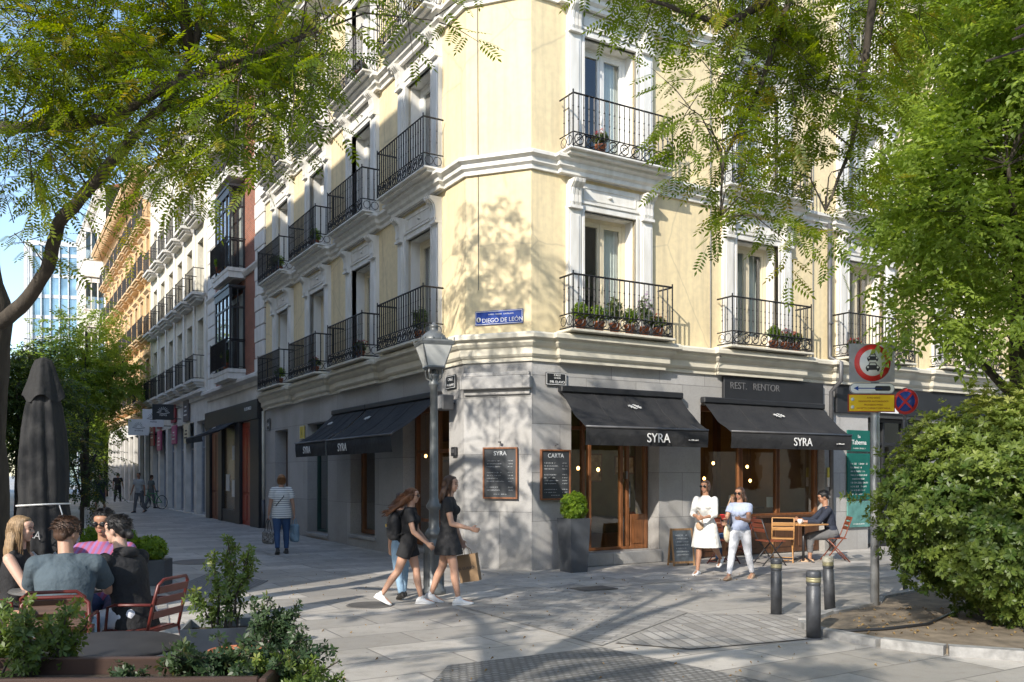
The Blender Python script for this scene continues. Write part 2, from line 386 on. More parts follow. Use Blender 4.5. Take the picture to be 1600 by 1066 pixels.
# ---------------------------------------------------------------- shared materials
M_yel = stucco('yellow_stucco', (.76, .63, .385)); M_white = mat('white_trim', (.76, .75, .715), .65, scale=2.6, bump=.25, bscale=30, c2=(.60, .575, .52), stretch=(2.2, 2.2, .5), detail=9)
M_cream = mat('cornice_stone', (.60, .56, .46), .7, var=.14, scale=2.2, bump=.2, bscale=30)
M_gran = granite('granite_cladding', (.42, .41, .40)); M_granr = granite('granite_wall_large', (.41, .40, .39), 1.35, 1.02)
M_iron = mat('black_iron', (.018, .018, .02), .5, .3, var=.3, scale=20); M_glass = glass('window_glass'); M_dglass = glass('shop_glass', (.80, .86, .80), .9, base=.12)
M_frame = mat('white_door_paint', (.72, .71, .68), .4, var=.05); M_framec = mat('cream_door_paint', (.66, .58, .42), .45, var=.06)
M_curt = mat('curtain', (.72, .72, .68), .9, var=.06, scale=2, stretch=(12, 12, .3)); M_dark = mat('dark_interior', (.035, .032, .03), .9)  # M_dark: near-black that stands in for the darkness of unlit rooms
M_wood = wood('varnished_wood', (.19, .075, .028), .35); M_woodd = wood('dark_wood', (.085, .038, .018), .4)
M_black = mat('black_paint', (.02, .021, .024), .45, var=.2, scale=3); M_canvas = mat('black_canvas', (.0095, .010, .012), .85, scale=2.2, bump=.6, bscale=9, c2=(.024, .024, .025), detail=8, bdist=.03)
M_steel = mat('grey_steel', (.22, .22, .23), .4, .7); M_lead = mat('lead', (.12, .12, .125), .5, .4)
M_tile = mat('roof_tile', (.28, .11, .06), .85, var=.3, scale=12, bump=.6, bscale=12)
M_letter = mat('white_lettering', (.75, .75, .74), .6, var=.03)
FZ = [4.20, 7.37, 10.42]; LW = [-1.95, -5.1, -8.3, -11.5]; RW = [1.70, 5.50, 8.95, 12.4, 15.9]
LX = (-.791, .968); CROT = ROT_C-ROT_R; LROT = -math.pi/2; LEFT_LEN = 13.50; RIGHT_LEN = 18.0
def rail_mesh(w=1.13, d=.42, h=.98, n=21, scroll=True, r=.0135, m=M_iron):
    b = MB()
    for z in (.03, .27, h-.03) if scroll else (.05, h-.03):
        for a, c in (((-w, 0), (-w, -d)), ((-w, -d), (w, -d)), ((w, -d), (w, 0))):
            b.tube([(a[0], a[1], z), (c[0], c[1], z)], .013 if z < h-.1 else .018, 4)
    pts = [(-w+2*w*i/(n-1), -d) for i in range(n)]+[(s*w, -d*k/3) for s in (-1, 1) for k in (1, 2)]
    for i, (x, y) in enumerate(pts):
        z0 = .27 if scroll else .05
        if i in (0, n-1): b.tube([(x, y, 0), (x, y, h+.03)], .014, 5)
        b.tube([(x, y, z0), (x, y, h-.03)], r, 4)
        if scroll:
            for zz, rr in ((.50, .020), (.72, .020), (.61, .015)):
                b.lathe([(.004, -.025), (rr, 0), (.004, .025)], 5, (x, y, zz), cap=False)
    if scroll:
        k = 9; st = 2*w/k
        for i in range(k):
            cx = -w+st*(i+.5)
            b.tube([(cx+.095*math.cos(t), -d, .15+.095*math.sin(t)) for t in [2*math.pi*j/10 for j in range(10)]], .013, 4, closed=True)
            b.tube([(cx+.012*(5-j)*math.cos(1.3*j), -d, .15+.012*(5-j)*math.sin(1.3*j)) for j in range(6)], .010, 4)
            b.tube([(cx-st/2, -d, .04), (cx, -d, .15), (cx+st/2, -d, .26)], .010, 4)
        for s in (-1, 1):
            for j in (.12, .30):
                b.tube([(s*w, -j+.085*math.cos(t), .15+.085*math.sin(t)) for t in [2*math.pi*q/8 for q in range(8)]], .008, 4, closed=True)
    return b.data('railing', m)
def band_prof(zt): return [(-.02, zt-.30), (.05, zt-.30), (.05, zt-.23), (.11, zt-.19), (.11, zt-.11), (.19, zt-.07), (.19, zt-.015), (.17, zt), (-.02, zt+.03)]
def cor_prof(): return [(-.02, 3.68), (.09, 3.68), (.09, 3.745), (.12, 3.76), (.15, 3.80), (.15, 3.91), (.19, 3.94), (.23, 3.99), (.23, 4.04), (.31, 4.07), (.31, 4.135), (.28, 4.17), (-.02, 4.20)]
def balcony_mesh(prof, wide=1.12):
    b = MB(); b.sweep([(-wide, .02), (-wide, -.10), (wide, -.10), (wide, .02)], prof, cap=False)
    return b
def surround_mesh(H=2.80, ow=.60, oh=2.30):
    """white surround: pilaster strips with scroll brackets, lintel panel and stepped architrave; z=0 at the balcony floor"""
    b = MB()
    for s in (-1, 1):
        x = lambda a, c: (min(s*a, s*c), max(s*a, s*c))
        b.box(*x(ow, ow+.10), -.055, .06, 0, oh+.10)
        b.box(*x(ow-.0, ow+.045), -.075, .05, 0, oh+.05)
        b.box(*x(ow+.10, ow+.37), -.085, .03, 0, oh+.02)
        b.box(*x(ow+.145, ow+.325), -.10, .02, .18, oh-.12)
        b.box(*x(ow+.10, ow+.37), -.11, .03, 0, .12)
        # scroll bracket, fluted
        pr = [(0, oh+.02), (-.11, oh+.02), (-.14, oh+.09), (-.13, oh+.22), (-.16, oh+.34), (-.25, oh+.42), (-.27, H-.02), (0, H-.02)]
        b.prismx(pr, *x(ow+.11, ow+.36))
        for k in range(3): b.prismx([(y-.018, z) for y, z in pr[1:-1]]+[(-.05, H-.03), (-.05, oh+.03)], *x(ow+.13+.075*k, ow+.18+.075*k))
        b.box(*x(ow+.095, ow+.375), -.155, .0, oh-.02, oh+.03)
    b.box(-ow-.10, ow+.10, -.06, .05, oh, oh+.11); b.box(-ow-.06, ow+.06, -.085, .04, oh+.11, oh+.15)
    b.box(-ow-.10, ow+.10, -.03, .05, oh+.15, H)
    for z0, z1 in ((oh+.20, oh+.225), (H-.09, H-.065)): b.box(-ow+.02, ow-.02, -.045, 0, z0, z1)
    for s in (-1, 1): b.box(s*(ow-.01)-.0125, s*(ow-.01)+.0125, -.045, 0, oh+.20, H-.065)
    b.lathe([(.035, -.01), (.05, 0), (.03, .03), (.0, .05)], 8, (0, -.035, oh+.30))
    # reveal lining
    for s in (-1, 1): b.box(min(s*ow, s*(ow-.025)), max(s*ow, s*(ow-.025)), .05, .345, 0, oh)
    b.box(-ow+.025, ow-.025, .05, .345, oh-.025, oh)
    return b.data('window', M_white)
def casement_mesh(m, ow=.575, oh=2.275):
    b = MB()
    for s in (-1, 1):
        b.box(min(s*ow, s*(ow-.07)), max(s*ow, s*(ow-.07)), .25, .33, 0, oh)
        b.box(min(s*(ow-.07), s*(ow-.13)), max(s*(ow-.07), s*(ow-.13)), .265, .315, .02, oh-.06)
    b.box(-.075, .075, .262, .318, .02, oh-.06); b.box(-.018, .018, .248, .26, .02, oh-.06)
    b.box(-ow+.07, ow-.07, .25, .33, oh-.06, oh); b.box(-ow+.13, ow-.13, .266, .314, oh-.15, oh-.06)
    b.box(-ow+.13, ow-.13, .266, .314, .02, .40); b.box(-ow+.17, -.11, .255, .27, .1, .32); b.box(.11, ow-.17, .255, .27, .1, .32)
    b.tube([(.0, .24, .9), (.0, .24, 1.06)], .009, 6)
    return b.data('casement_frame', m)
def pane_mesh(x0, x1, z0, z1, y=.29, m=None):
    b = MB(); b.quad((x0, y, z0), (x1, y, z0), (x1, y, z1), (x0, y, z1)); return b.data('pane', m or M_glass)
def curtain_mesh(x0, x1, z0, z1, y=.42, wav=.02, k=40, shape=0):
    b = MB(); n = k; vs = []
    for i in range(n+1):
        x = x0+(x1-x0)*i/n; yy = y+wav*math.sin(i*1.9)+wav*.4*math.sin(i*.7)
        vs += [(x, yy, z0), (x, yy, z1)]
    b.add(vs, [(2*i, 2*i+2, 2*i+3, 2*i+1) for i in range(n)], True); return b.data('curtain', M_curt)
ME_rail = rail_mesh(); ME_sur = surround_mesh(); ME_case = [casement_mesh(M_frame), casement_mesh(M_framec)]
ME_pane = pane_mesh(-.47, .47, .38, 2.15); ME_curt = [curtain_mesh(.05, .52, .05, 2.2), curtain_mesh(-.52, -.2, .05, 2.2), curtain_mesh(-.52, .52, .05, 2.2, .5, k=90), curtain_mesh(-.30, -.05, .05, 2.2)]
b = balcony_mesh([(p, z-4.20) for p, z in cor_prof()]); b.box(-1.19, 1.19, -.50, .0, .0, .045, .008); ME_bal1 = b.data('balcony', M_cream)
b = balcony_mesh([(p, z) for p, z in band_prof(0)]); b.box(-1.19, 1.19, -.48, .0, .03, .07, .008); b.box(-1.14, 1.14, -.40, .0, -.02, .03); ME_bal2 = b.data('balcony', M_white)
def yellow_window(root, px, py, rz, z, kind, k):
    c = Vector((px, py, z))
    w_ = link('window', ME_sur, root, c, rz)
    link('casement_frame', ME_case[kind], w_); link('pane', ME_pane, w_)
    if k != 4: link('curtain', ME_curt[k], w_)
    return w_
def yellow_balcony(root, px, py, rz, z, lvl):
    bl = link('balcony', ME_bal1 if lvl == 0 else ME_bal2, root, (px, py, z), rz)
    link('railing', ME_rail, bl, (0, -.05, .05)); return bl
YB = thing('corner_apartment_building', 'pale yellow corner building with white window surrounds and balconies above a granite ground floor', 'building', PR, ROT_R)
# upper walls
def holes_up(xs, side): return [(x-.60, x+.60, z, z+2.30) for x in xs for z in FZ]
wl = wallmesh(-LEFT_LEN, 0, 3.9, 13.6, holes_up(LW, 0)); part('wall', wl, M_yel, YB, (*LX, 0), LROT)
part('wall', wallmesh(0, LEN_C, 3.9, 13.6, []), M_yel, YB, (*LX, 0), CROT)
part('wall', wallmesh(0, RIGHT_LEN, 3.9, 13.6, holes_up(RW, 1)), M_yel, YB)
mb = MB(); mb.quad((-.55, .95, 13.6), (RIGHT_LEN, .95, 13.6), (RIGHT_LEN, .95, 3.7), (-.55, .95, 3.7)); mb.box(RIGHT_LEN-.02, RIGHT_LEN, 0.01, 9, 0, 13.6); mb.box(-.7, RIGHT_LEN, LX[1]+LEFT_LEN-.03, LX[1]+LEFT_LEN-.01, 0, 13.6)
part('dark_backing', mb, M_dark, YB)  # near-black sheets put behind the panes in place of shaded rooms
mb = MB(); mb.box(.18, .2, .9, 14.3, 3.7, 13.6); mb.box(.2, RIGHT_LEN-.1, .9, 14.3, 3.66, 3.68); part('dark_backing', mb, M_dark, YB)
# corner pilaster strips and chamfer arris (slightly paler quoin lines)
PATH = [(LX[0], LX[1]+LEFT_LEN), LX, (0, 0), (RIGHT_LEN, 0)]
part('cornice', MB().sweep(PATH, cor_prof()), M_cream, YB)
for z in FZ[1:]: part('string_course', MB().sweep(PATH, band_prof(z)), M_white, YB)
part('eaves_cornice', MB().sweep(PATH, [(-.02, 13.10), (.08, 13.10), (.08, 13.2), (.2, 13.26), (.2, 13.40), (.42, 13.48), (.62, 13.52), (.62, 13.60), (.70, 13.66), (.70, 13.74), (.02, 13.80), (-.02, 13.80)]), M_white, YB)
part('roof', MB().add([(-.6, 14.3, 13.8), (-.6, 1, 13.8), (.1, .1, 13.8), (RIGHT_LEN, .1, 13.8), (RIGHT_LEN, 7, 15.2), (6, 7, 15.2), (6, 14.3, 15.2)], [(0, 1, 2, 5, 6), (2, 3, 4, 5)]), M_tile, YB)
rnd = random.Random(4)
for x in LW:
    for f, z in enumerate(FZ):
        py = LX[1]-x
        yellow_window(YB, LX[0], py, LROT, z, 1 if (x, f) in ((-1.95, 0), (-5.1, 0), (-8.3, 0)) else 0, rnd.choice((0, 1, 2, 3)))
        yellow_balcony(YB, LX[0], py, LROT, z, f)
for i, x in enumerate(RW):
    for f, z in enumerate(FZ):
        yellow_window(YB, x, 0, 0, z, 1 if f == 0 else 0, {(0, 0): 0, (0, 1): 0, (1, 0): 2}.get((i, f), rnd.choice((0, 1, 2, 3))))
        yellow_balcony(YB, x, 0, 0, z, f)
# ground floor granite
LH = [(-2.72, -.575, .22, 3.05, .35), (-5.82, -4.27, .28, 3.05, .35), (-9.13, -7.46, .14, 3.05, .35), (-12.27, -10.95, .0, 3.0, .4)]
RH = [(.815, 2.86, .0, 3.08, .45), (3.92, 7.55, .0, 3.08, .3), (9.0, 11.3, .0, 3.0, .3), (12.2, 15.4, .0, 3.0, .3)]
GP = .05
part('granite_wall', wallmesh(-LEFT_LEN, .018, 0, 3.70, LH), M_granr, YB, (LX[0]-GP, LX[1]+.0, 0), LROT)
ncl = Vector((math.sin(CROT), -math.cos(CROT), 0))
part('granite_wall', wallmesh(-.018, LEN_C+.024, 0, 3.70, []), M_granr, YB, (LX[0]+ncl.x*GP, LX[1]+ncl.y*GP, 0), CROT)
part('granite_wall', wallmesh(-.024, RIGHT_LEN, 0, 3.70, RH), M_gran, YB, (0, -GP, 0), 0)
mb = MB(); mb.box(-.04, LEN_C+.04, -.20, -.04, 3.20, 3.42, .012); mb.box(.0, LEN_C, -.13, -.04, 3.42, 3.50, .01); mb.box(0, LEN_C, -.10, -.04, 3.10, 3.20, .01)
part('granite_shelf', mb, M_gran, YB, (*LX, 0), CROT)
mb = MB(); mb.tube([(-13.38, -.11, 3.66), (-13.38, -.11, .9)], .045, 8); mb.cur = 1; mb.tube([(-13.38, -.11, .9), (-13.38, -.11, .02)], .055, 8)
part('drain_pipe', mb, [M_cream, M_lead], YB, (*LX, 0), LROT)
mb = MB(); mb.tube([(7.63, -.12, 7.2), (7.63, -.12, 4.6), (7.63, -.12, 4.25), (7.63, -.42, 4.1), (7.63, -.42, 3.72), (7.63, -.16, 3.5), (7.63, -.16, .02)], .05, 8)
for z in (1.2, 2.6, 5.0, 6.2): mb.lathe([(.062, -.02), (.062, .02)], 8, (7.63, -.14, z))
part('drain_pipe', mb, M_lead, YB)
mb = MB(); mb.tube([(4.2, -.03, 13), (4.205, -.03, 4.2)], .011, 4); mb.tube([(7.2, -.03, 13), (7.2, -.03, 4.2)], .012, 4)
mb.tube([(4.15, -.32, 4.25), (4.19, -.34, 4.0), (4.17, -.24, 3.78), (4.3, -.1, 3.66)], .008, 4); part('cable', mb, M_lead, YB)
mb = MB(); mb.tube([(.25, -.012, 5.0), (.22, -.012, 13)], .006, 4); part('cable', mb, M_lead, YB, (*LX, 0), CROT)
# -- shop doors and windows in the granite
def framed(parent, x0, x1, z0, z1, cols, y=.22, fw=.09, rails=(), m=None, gm=None, rail_w=.07, name='shop_window', loc=(0, 0, 0), rz=0, wide=None):
    """timber frame split in columns (fractions) with glazing; returns the frame part"""
    b = MB(); m = m or M_wood
    b.box(x0, x0+fw, y-.04, y+.06, z0, z1, .006); b.box(x1-fw, x1, y-.04, y+.06, z0, z1, .006)
    b.box(x0+fw, x1-fw, y-.038, y+.058, z1-fw, z1, .006); b.box(x0+fw, x1-fw, y-.038, y+.058, z0, z0+fw*.8, .006)
    xs = [x0+fw+(x1-x0-2*fw)*c for c in cols]
    for x in xs: b.box(x-fw*.45, x+fw*.45, y-.035, y+.055, z0+fw*.8, z1-fw, .006)
    for r in rails:
        e = [x0+fw]+xs+[x1-fw]
        for a, c in zip(e, e[1:]): b.box(a+fw*.45, c-fw*.45, y-.03, y+.05, r-rail_w/2, r+rail_w/2, .005)
    o = part(name, b, m, parent, loc, rz)
    link('pane', pane_mesh(x0+fw*.5, x1-fw*.5, z0+.05, z1-.05, y+.01, gm or M_dglass), o)
    return o
# right door A: posts with an open glazed leaf
o = framed(YB, .83, 2.84, .25, 3.06, (.22, .30, .70, .78), .30, .07, (2.55,), name='shop_door')
for a, c in ((.90, 1.30), (2.42, 2.78)): mb = MB(); mb.box(a, c, .27, .345, .26, .92, .01); mb.box(a+.06, c-.06, .255, .27, .36, .82); part('door_panel', mb, M_wood, o)
mb = MB(); mb.tube([(2.36, .22, 1.05), (2.36, .22, 1.55)], .014, 8); mb.box(2.30, 2.33, .24, .30, 1.6, 1.75); part('door_handle', mb, M_steel, o)
mb = MB(); mb.box(.78, 2.90, -.10, .50, .0, .245, .015); part('door_step', mb, M_gran, YB, (0, 0, .002))
# right window B
o = framed(YB, 3.95, 7.52, .78, 3.06, (.0, .335, .345, .66, .67), .16, .10, (), name='shop_window')
mb = MB(); mb.box(3.95, 7.52, .08, .25, .02, .77, .01)
for i in range(5): mb.box(4.05+i*.7, 4.65+i*.7, .06, .085, .14, .66, .008)
mb.box(3.93, 7.54, -.02, .26, .77, .82, .008); part('timber_dado', mb, M_woodd, o)
# other shop to the right, mostly behind the shrub
for a, c in ((9.0, 11.3), (12.2, 15.4)):
    o = framed(YB, a+.03, c-.03, .02, 2.98, (.33, .66), .16, .08, (.5, 2.4), m=M_black, name='shop_window')
# left openings
o = framed(YB, -2.70, -.60, .24, 3.03, (.45, .52), .25, .09, (2.15, .75), name='shop_window', loc=(*LX, 0), rz=LROT)
o = framed(YB, -5.79, -4.30, .30, 3.03, (), .25, .12, (2.4,), name='shop_window', loc=(*LX, 0), rz=LROT)
o = framed(YB, -9.10, -7.49, .16, 3.03, (.5,), .25, .07, (2.3,), m=mat('dark_green_paint', (.012, .05, .045), .3), gm=glass('green_glass', (.25, .42, .38)), name='shop_window', loc=(*LX, 0), rz=LROT)
mb = MB()
mb.box(-12.25, -10.97, .28, .36, .02, 2.98, .01)
for s in (-12.1, -11.5):
    for z0, z1 in ((.2, .85), (.95, 1.95), (2.2, 2.85)): mb.box(s, s+.42, .255, .29, z0, z1, .01)
part('entrance_door', mb, M_woodd, YB, (*LX, 0), LROT)
for h in LH: mb = MB(); mb.box(h[0]-.06, h[1]+.06, -.10, .30, h[2]-.07, h[2]+.005 if h[2] > 0 else .03, .006); part('window_sill', mb, M_gran, YB, (*LX, 0), LROT)
# fascias
mb = MB(); mb.box(4.48, 7.42, -.13, -.055, 3.13, 3.665, .01); fa = part('fascia', mb, M_black, YB)
text('REST.   RENTOR', .20, mat('dim_lettering', (.12, .12, .125), .6), fa, (5.35, -.135, 3.42), (R(90), 0, 0), 'lettering', .004)
mb = MB(); mb.box(7.85, 17.5, -.13, -.055, 3.05, 3.66, .01); part('fascia', mb, M_black, YB)
mb = MB(); mb.box(9.35, 9.95, -.16, -.13, 3.1, 3.5); part('fascia_sign', mb, M_letter, YB)
# interior of the corner bar
M_in = mat('ochre_interior', (.22, .155, .065), .8, var=.2, scale=2); M_fl = wood('interior_floor', (.16, .09, .05), .4, 0)
mb = MB(); mb.prismz([(-.42, 1.0), (.05, .42), (7.9, .42), (7.9, 6.2), (-.42, 6.2)], .215, .235); part('interior_floor', mb, M_fl, YB)
mb = MB(); mb.quad((-.4, 6.2, .2), (8, 6.2, .2), (8, 6.2, 3.6), (-.4, 6.2, 3.6)); mb.quad((7.9, .3, .2), (7.9, 6.2, .2), (7.9, 6.2, 3.6), (7.9, .3, 3.6))
mb.box(3.05, 3.75, .4, .9, .2, 3.6); mb.quad((-.4, .3, 3.5), (8, .3, 3.5), (8, 6.2, 3.5), (-.4, 6.2, 3.5)); part('interior_wall', mb, M_in, YB)
mb = MB(); mb.box(1.3, 7.0, 5.2, 5.8, .24, 1.35, .01); mb.box(1.3, 7.0, 5.95, 6.15, 1.5, 1.54); mb.box(1.3, 7.0, 5.95, 6.15, 2.0, 2.04); mb.box(1.3, 7.0, 5.95, 6.15, 2.5, 2.54)
for x in (4.5, 5.9, 6.9): mb.box(x, x+.12, 2.6, 2.75, .24, 3.5)
part('bar_counter', mb, M_woodd, YB)
mb = MB(); r5 = random.Random(9)
for i in range(90):
    x = 1.4+r5.random()*5.5; z = r5.choice((1.54, 2.04, 2.54)); h = .2+.12*r5.random(); mb.cur = r5.randrange(4)
    mb.lathe([(.035, 0), (.036, h*.6), (.013, h*.75), (.013, h)], 8, (x, 6.05, z))
part('bottle_rack', mb, [mat('bottle_green', (.03, .09, .03), .15), mat('bottle_amber', (.22, .09, .02), .15), mat('bottle_clear', (.4, .42, .4), .15), mat('bottle_dark', (.02, .02, .02), .2)], YB)
M_lamp = emit('warm_lamp', (1, .48, .14), 9)
for x, y, z in tuple((.3+7.2*r5.random(), 1.2+4.2*r5.random(), 2.0+.7*r5.random()) for _ in range(26))+((1.4, 2.2, 2.5), (1.9, 3.6, 2.6), (2.3, 4.6, 2.5), (4.6, 2.0, 2.5), (5.4, 3.2, 2.6), (6.4, 2.2, 2.45), (5.0, 4.8, 2.5), (6.9, 4.4, 2.6), (.3, 3.0, 2.5), (.2, 4.8, 2.6), (3.4, 3.8, 2.6)):
    z -= .5; mb = MB(); mb.tube([(x, y, 3.5), (x, y, z+.05)], .006, 4); mb.cur = 1; mb.ell((x, y, z), (.032, .032, .04), 8, 5); part('pendant_lamp', mb, [M_black, M_lamp], YB)
for i, (x, z, w_, h_) in enumerate(((4.3, 1.5, .5, .7), (5.2, 1.7, .6, .45), (7.0, 1.5, .5, .6), (2.9, 1.6, .4, .5))):
    mb = MB(); mb.box(x, x+w_, 4.4, 4.44, z, z+h_); mb.cur = 1; mb.box(x+.04, x+w_-.04, 4.39, 4.40, z+.04, z+h_-.04); part('wall_picture', mb, [M_woodd, mat('picture_paper', (.45, .42, .33), .6, var=.5, scale=8)], YB)
mb = MB(); mb.box(3.8, 7.85, 4.45, 4.5, .24, 3.5); part('interior_partition', mb, mat('green_interior', (.10, .12, .06), .8, var=.4, scale=2), YB)
for i, (x, z, w_, h_) in enumerate(((5.05, .95, .22, .30), (6.15, .98, .28, .22), (4.35, .92, .2, .26))):
    mb = MB(); mb.box(x, x+w_, .30, .32, z, z+h_); part('window_leaflet', mb, M_letter, YB)
mb = MB(); mb.box(1.1, 1.9, 1.9, 2.5, .92, .95); mb.box(1.45, 1.55, 2.15, 2.25, .24, .92)
for a in (4.5, 6.0): mb.box(a, a+.8, 1.0, 1.6, .92, .95); mb.box(a+.35, a+.45, 1.25, 1.35, .24, .92)
part('interior_table', mb, M_woodd, YB)
# near-black sheet standing in for the unlit interior behind the left openings
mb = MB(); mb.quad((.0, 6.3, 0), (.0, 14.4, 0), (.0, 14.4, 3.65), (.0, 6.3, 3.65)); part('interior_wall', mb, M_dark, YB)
# ---------------------------------------------------------------- other buildings of the side street
M_ochre = stucco('ochre_stucco', (.68, .42, .19)); M_ivory = stucco('ivory_stucco', (.72, .68, .56)); M_brick = brickwall('red_brick', (.36, .11, .06)); M_brick2 = brickwall('orange_brick', (.42, .15, .08))
M_pgrey = mat('pale_painted_iron', (.50, .50, .50), .5, var=.1); M_wstone = mat('white_stone', (.62, .60, .56), .75, var=.14, scale=2)
M_wglass = glass('dark_window_glass', (.35, .38, .40), .85)
def row_window(parent, ow, oh, x, z, fr=M_wstone, deep=.3, sash=M_white, trim=.16, head=True, cache={}):
    key = (ow, oh, fr.name, deep, sash.name, trim, head)
    if key not in cache:
        b = MB()
        if trim:
            for s in (-1, 1): b.box(min(s*ow, s*(ow+trim)), max(s*ow, s*(ow+trim)), -.06, .04, 0, oh+trim)
            b.box(-ow, ow, -.055, .04, oh, oh+trim)
            if head: b.prismx([(0, oh+trim), (-.07, oh+trim), (-.20, oh+trim+.10), (-.20, oh+trim+.15), (0, oh+trim+.18)], -ow-trim-.08, ow+trim+.08)
        else: b.box(-ow, ow, -.015, .02, oh-.03, oh)
        a = b.data('window', fr)
        c = MB(); y = deep-.06
        for s in (-1, 1): c.box(min(s*ow, s*(ow-.08)), max(s*ow, s*(ow-.08)), y, y+.05, 0, oh)
        c.box(-ow+.08, ow-.08, y, y+.05, oh-.08, oh); c.box(-ow+.08, ow-.08, y, y+.05, 0, .3); c.box(-.05, .05, y-.01, y+.045, .3, oh-.08)
        c.cur = 1; c.quad((-ow, y+.03, 0), (ow, y+.03, 0), (ow, y+.03, oh), (-ow, y+.03, oh))
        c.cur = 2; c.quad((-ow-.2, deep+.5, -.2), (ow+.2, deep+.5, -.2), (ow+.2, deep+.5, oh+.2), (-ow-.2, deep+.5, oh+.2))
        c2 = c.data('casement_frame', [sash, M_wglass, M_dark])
        cache[key] = (a, c2)
    a, c2 = cache[key]
    w_ = link('window', a, parent, (x, 0, z)); link('casement_frame', c2, w_); return w_
def row_balcony(parent, bw, x, z, cache={}, rm=M_iron, slab=M_wstone, d=.45, dense=False):
    key = (bw, rm.name, slab.name, d, dense)
    if key not in cache:
        b = MB(); b.box(-bw, bw, -d-.06, .02, -.10, 0); b.box(-bw+.08, bw-.08, -d+.04, .02, -.2, -.10); b.box(-bw+.16, bw-.16, -d+.14, .02, -.30, -.2)
        cache[key] = (b.data('balcony', slab), rail_mesh(bw-.03, d, 1.0, int(bw*(22 if dense else 14)), False, .010, rm))
    a, c = cache[key]; o = link('balcony', a, parent, (x, 0, z)); link('railing', c, o); return o
def row_building(name, label, t0, t1, H, wm, cols, floors, ground, cornice=.6, cm=M_wstone, ow=.55, trim=.16, railm=M_iron, head=True, qu=None, roofm=None, depth=9, deep=.3, gm=None, gz=5.0, gholes=()):
    L = t1-t0; r = thing(name, label, 'building', Lp(t1), ROT_L)   # local x: 0 at the far end, L at the near end
    hs = [(x-ow, x+ow, z, z+h, deep) for x in cols for z, h in floors]
    part('wall', wallmesh(0, L, gz, H, hs), wm, r)
    part('ground_floor_wall', wallmesh(0, L, 0, gz, [(*g, .4) for g in gholes]), gm or M_wstone, r, (0, -.03, 0))
    b = MB(); b.box(0, L, .9, 1.0, 0, H-.1); b.box(0, .02, 0.02, depth, 0, H-.02); b.box(L-.02, L, .02, depth, 0, H-.02); part('dark_backing', b, M_dark if not qu else M_dark, r)
    part('cornice', MB().sweep([(0, 0), (L, 0)], [(-.02, gz-.35), (.1, gz-.35), (.1, gz-.2), (.3, gz-.12), (.3, gz-.02), (.26, gz+.02), (-.02, gz+.04)]), cm, r)
    for z, h in floors[1:]: part('string_course', MB().sweep([(0, 0), (L, 0)], [(-.02, z-.24), (.05, z-.24), (.12, z-.12), (.12, z-.05), (-.02, z-.02)]), cm, r)
    e = MB().sweep([(0, 0), (L, 0)], [(-.02, H-.8), (.06, H-.8), (.08, H-.6), (.2, H-.5), (.2, H-.35), (cornice-.05, H-.25), (cornice-.05, H-.15), (cornice, H-.1), (cornice, H), (-.02, H+.02)])
    k = int(L/.55)
    for i in range(k): e.box(.2+i*L/k, .32+i*L/k, -cornice+.12, 0, H-.5, H-.26)
    part('eaves_cornice', e, cm, r)
    rf = MB(); rf.prismx([(-.05, H), (depth/2, H+1.3), (depth, H)], 0.03, L-.03); part('roof', rf, roofm or M_tile, r)
    for f, (z, h) in enumerate(floors):
        for x in cols: row_window(r, ow, h, x, z, cm, deep, trim=trim, head=head); row_balcony(r, ow+.32, x, z+.02, rm=railm, slab=cm)
    for g in gholes:
        o = framed(r, g[0]+.02, g[1]-.02, g[2]+.02, g[3]-.02, (.5,), .2, .08, (g[3]*.72,), m=ground, gm=M_wglass, name='shop_window')
    return r
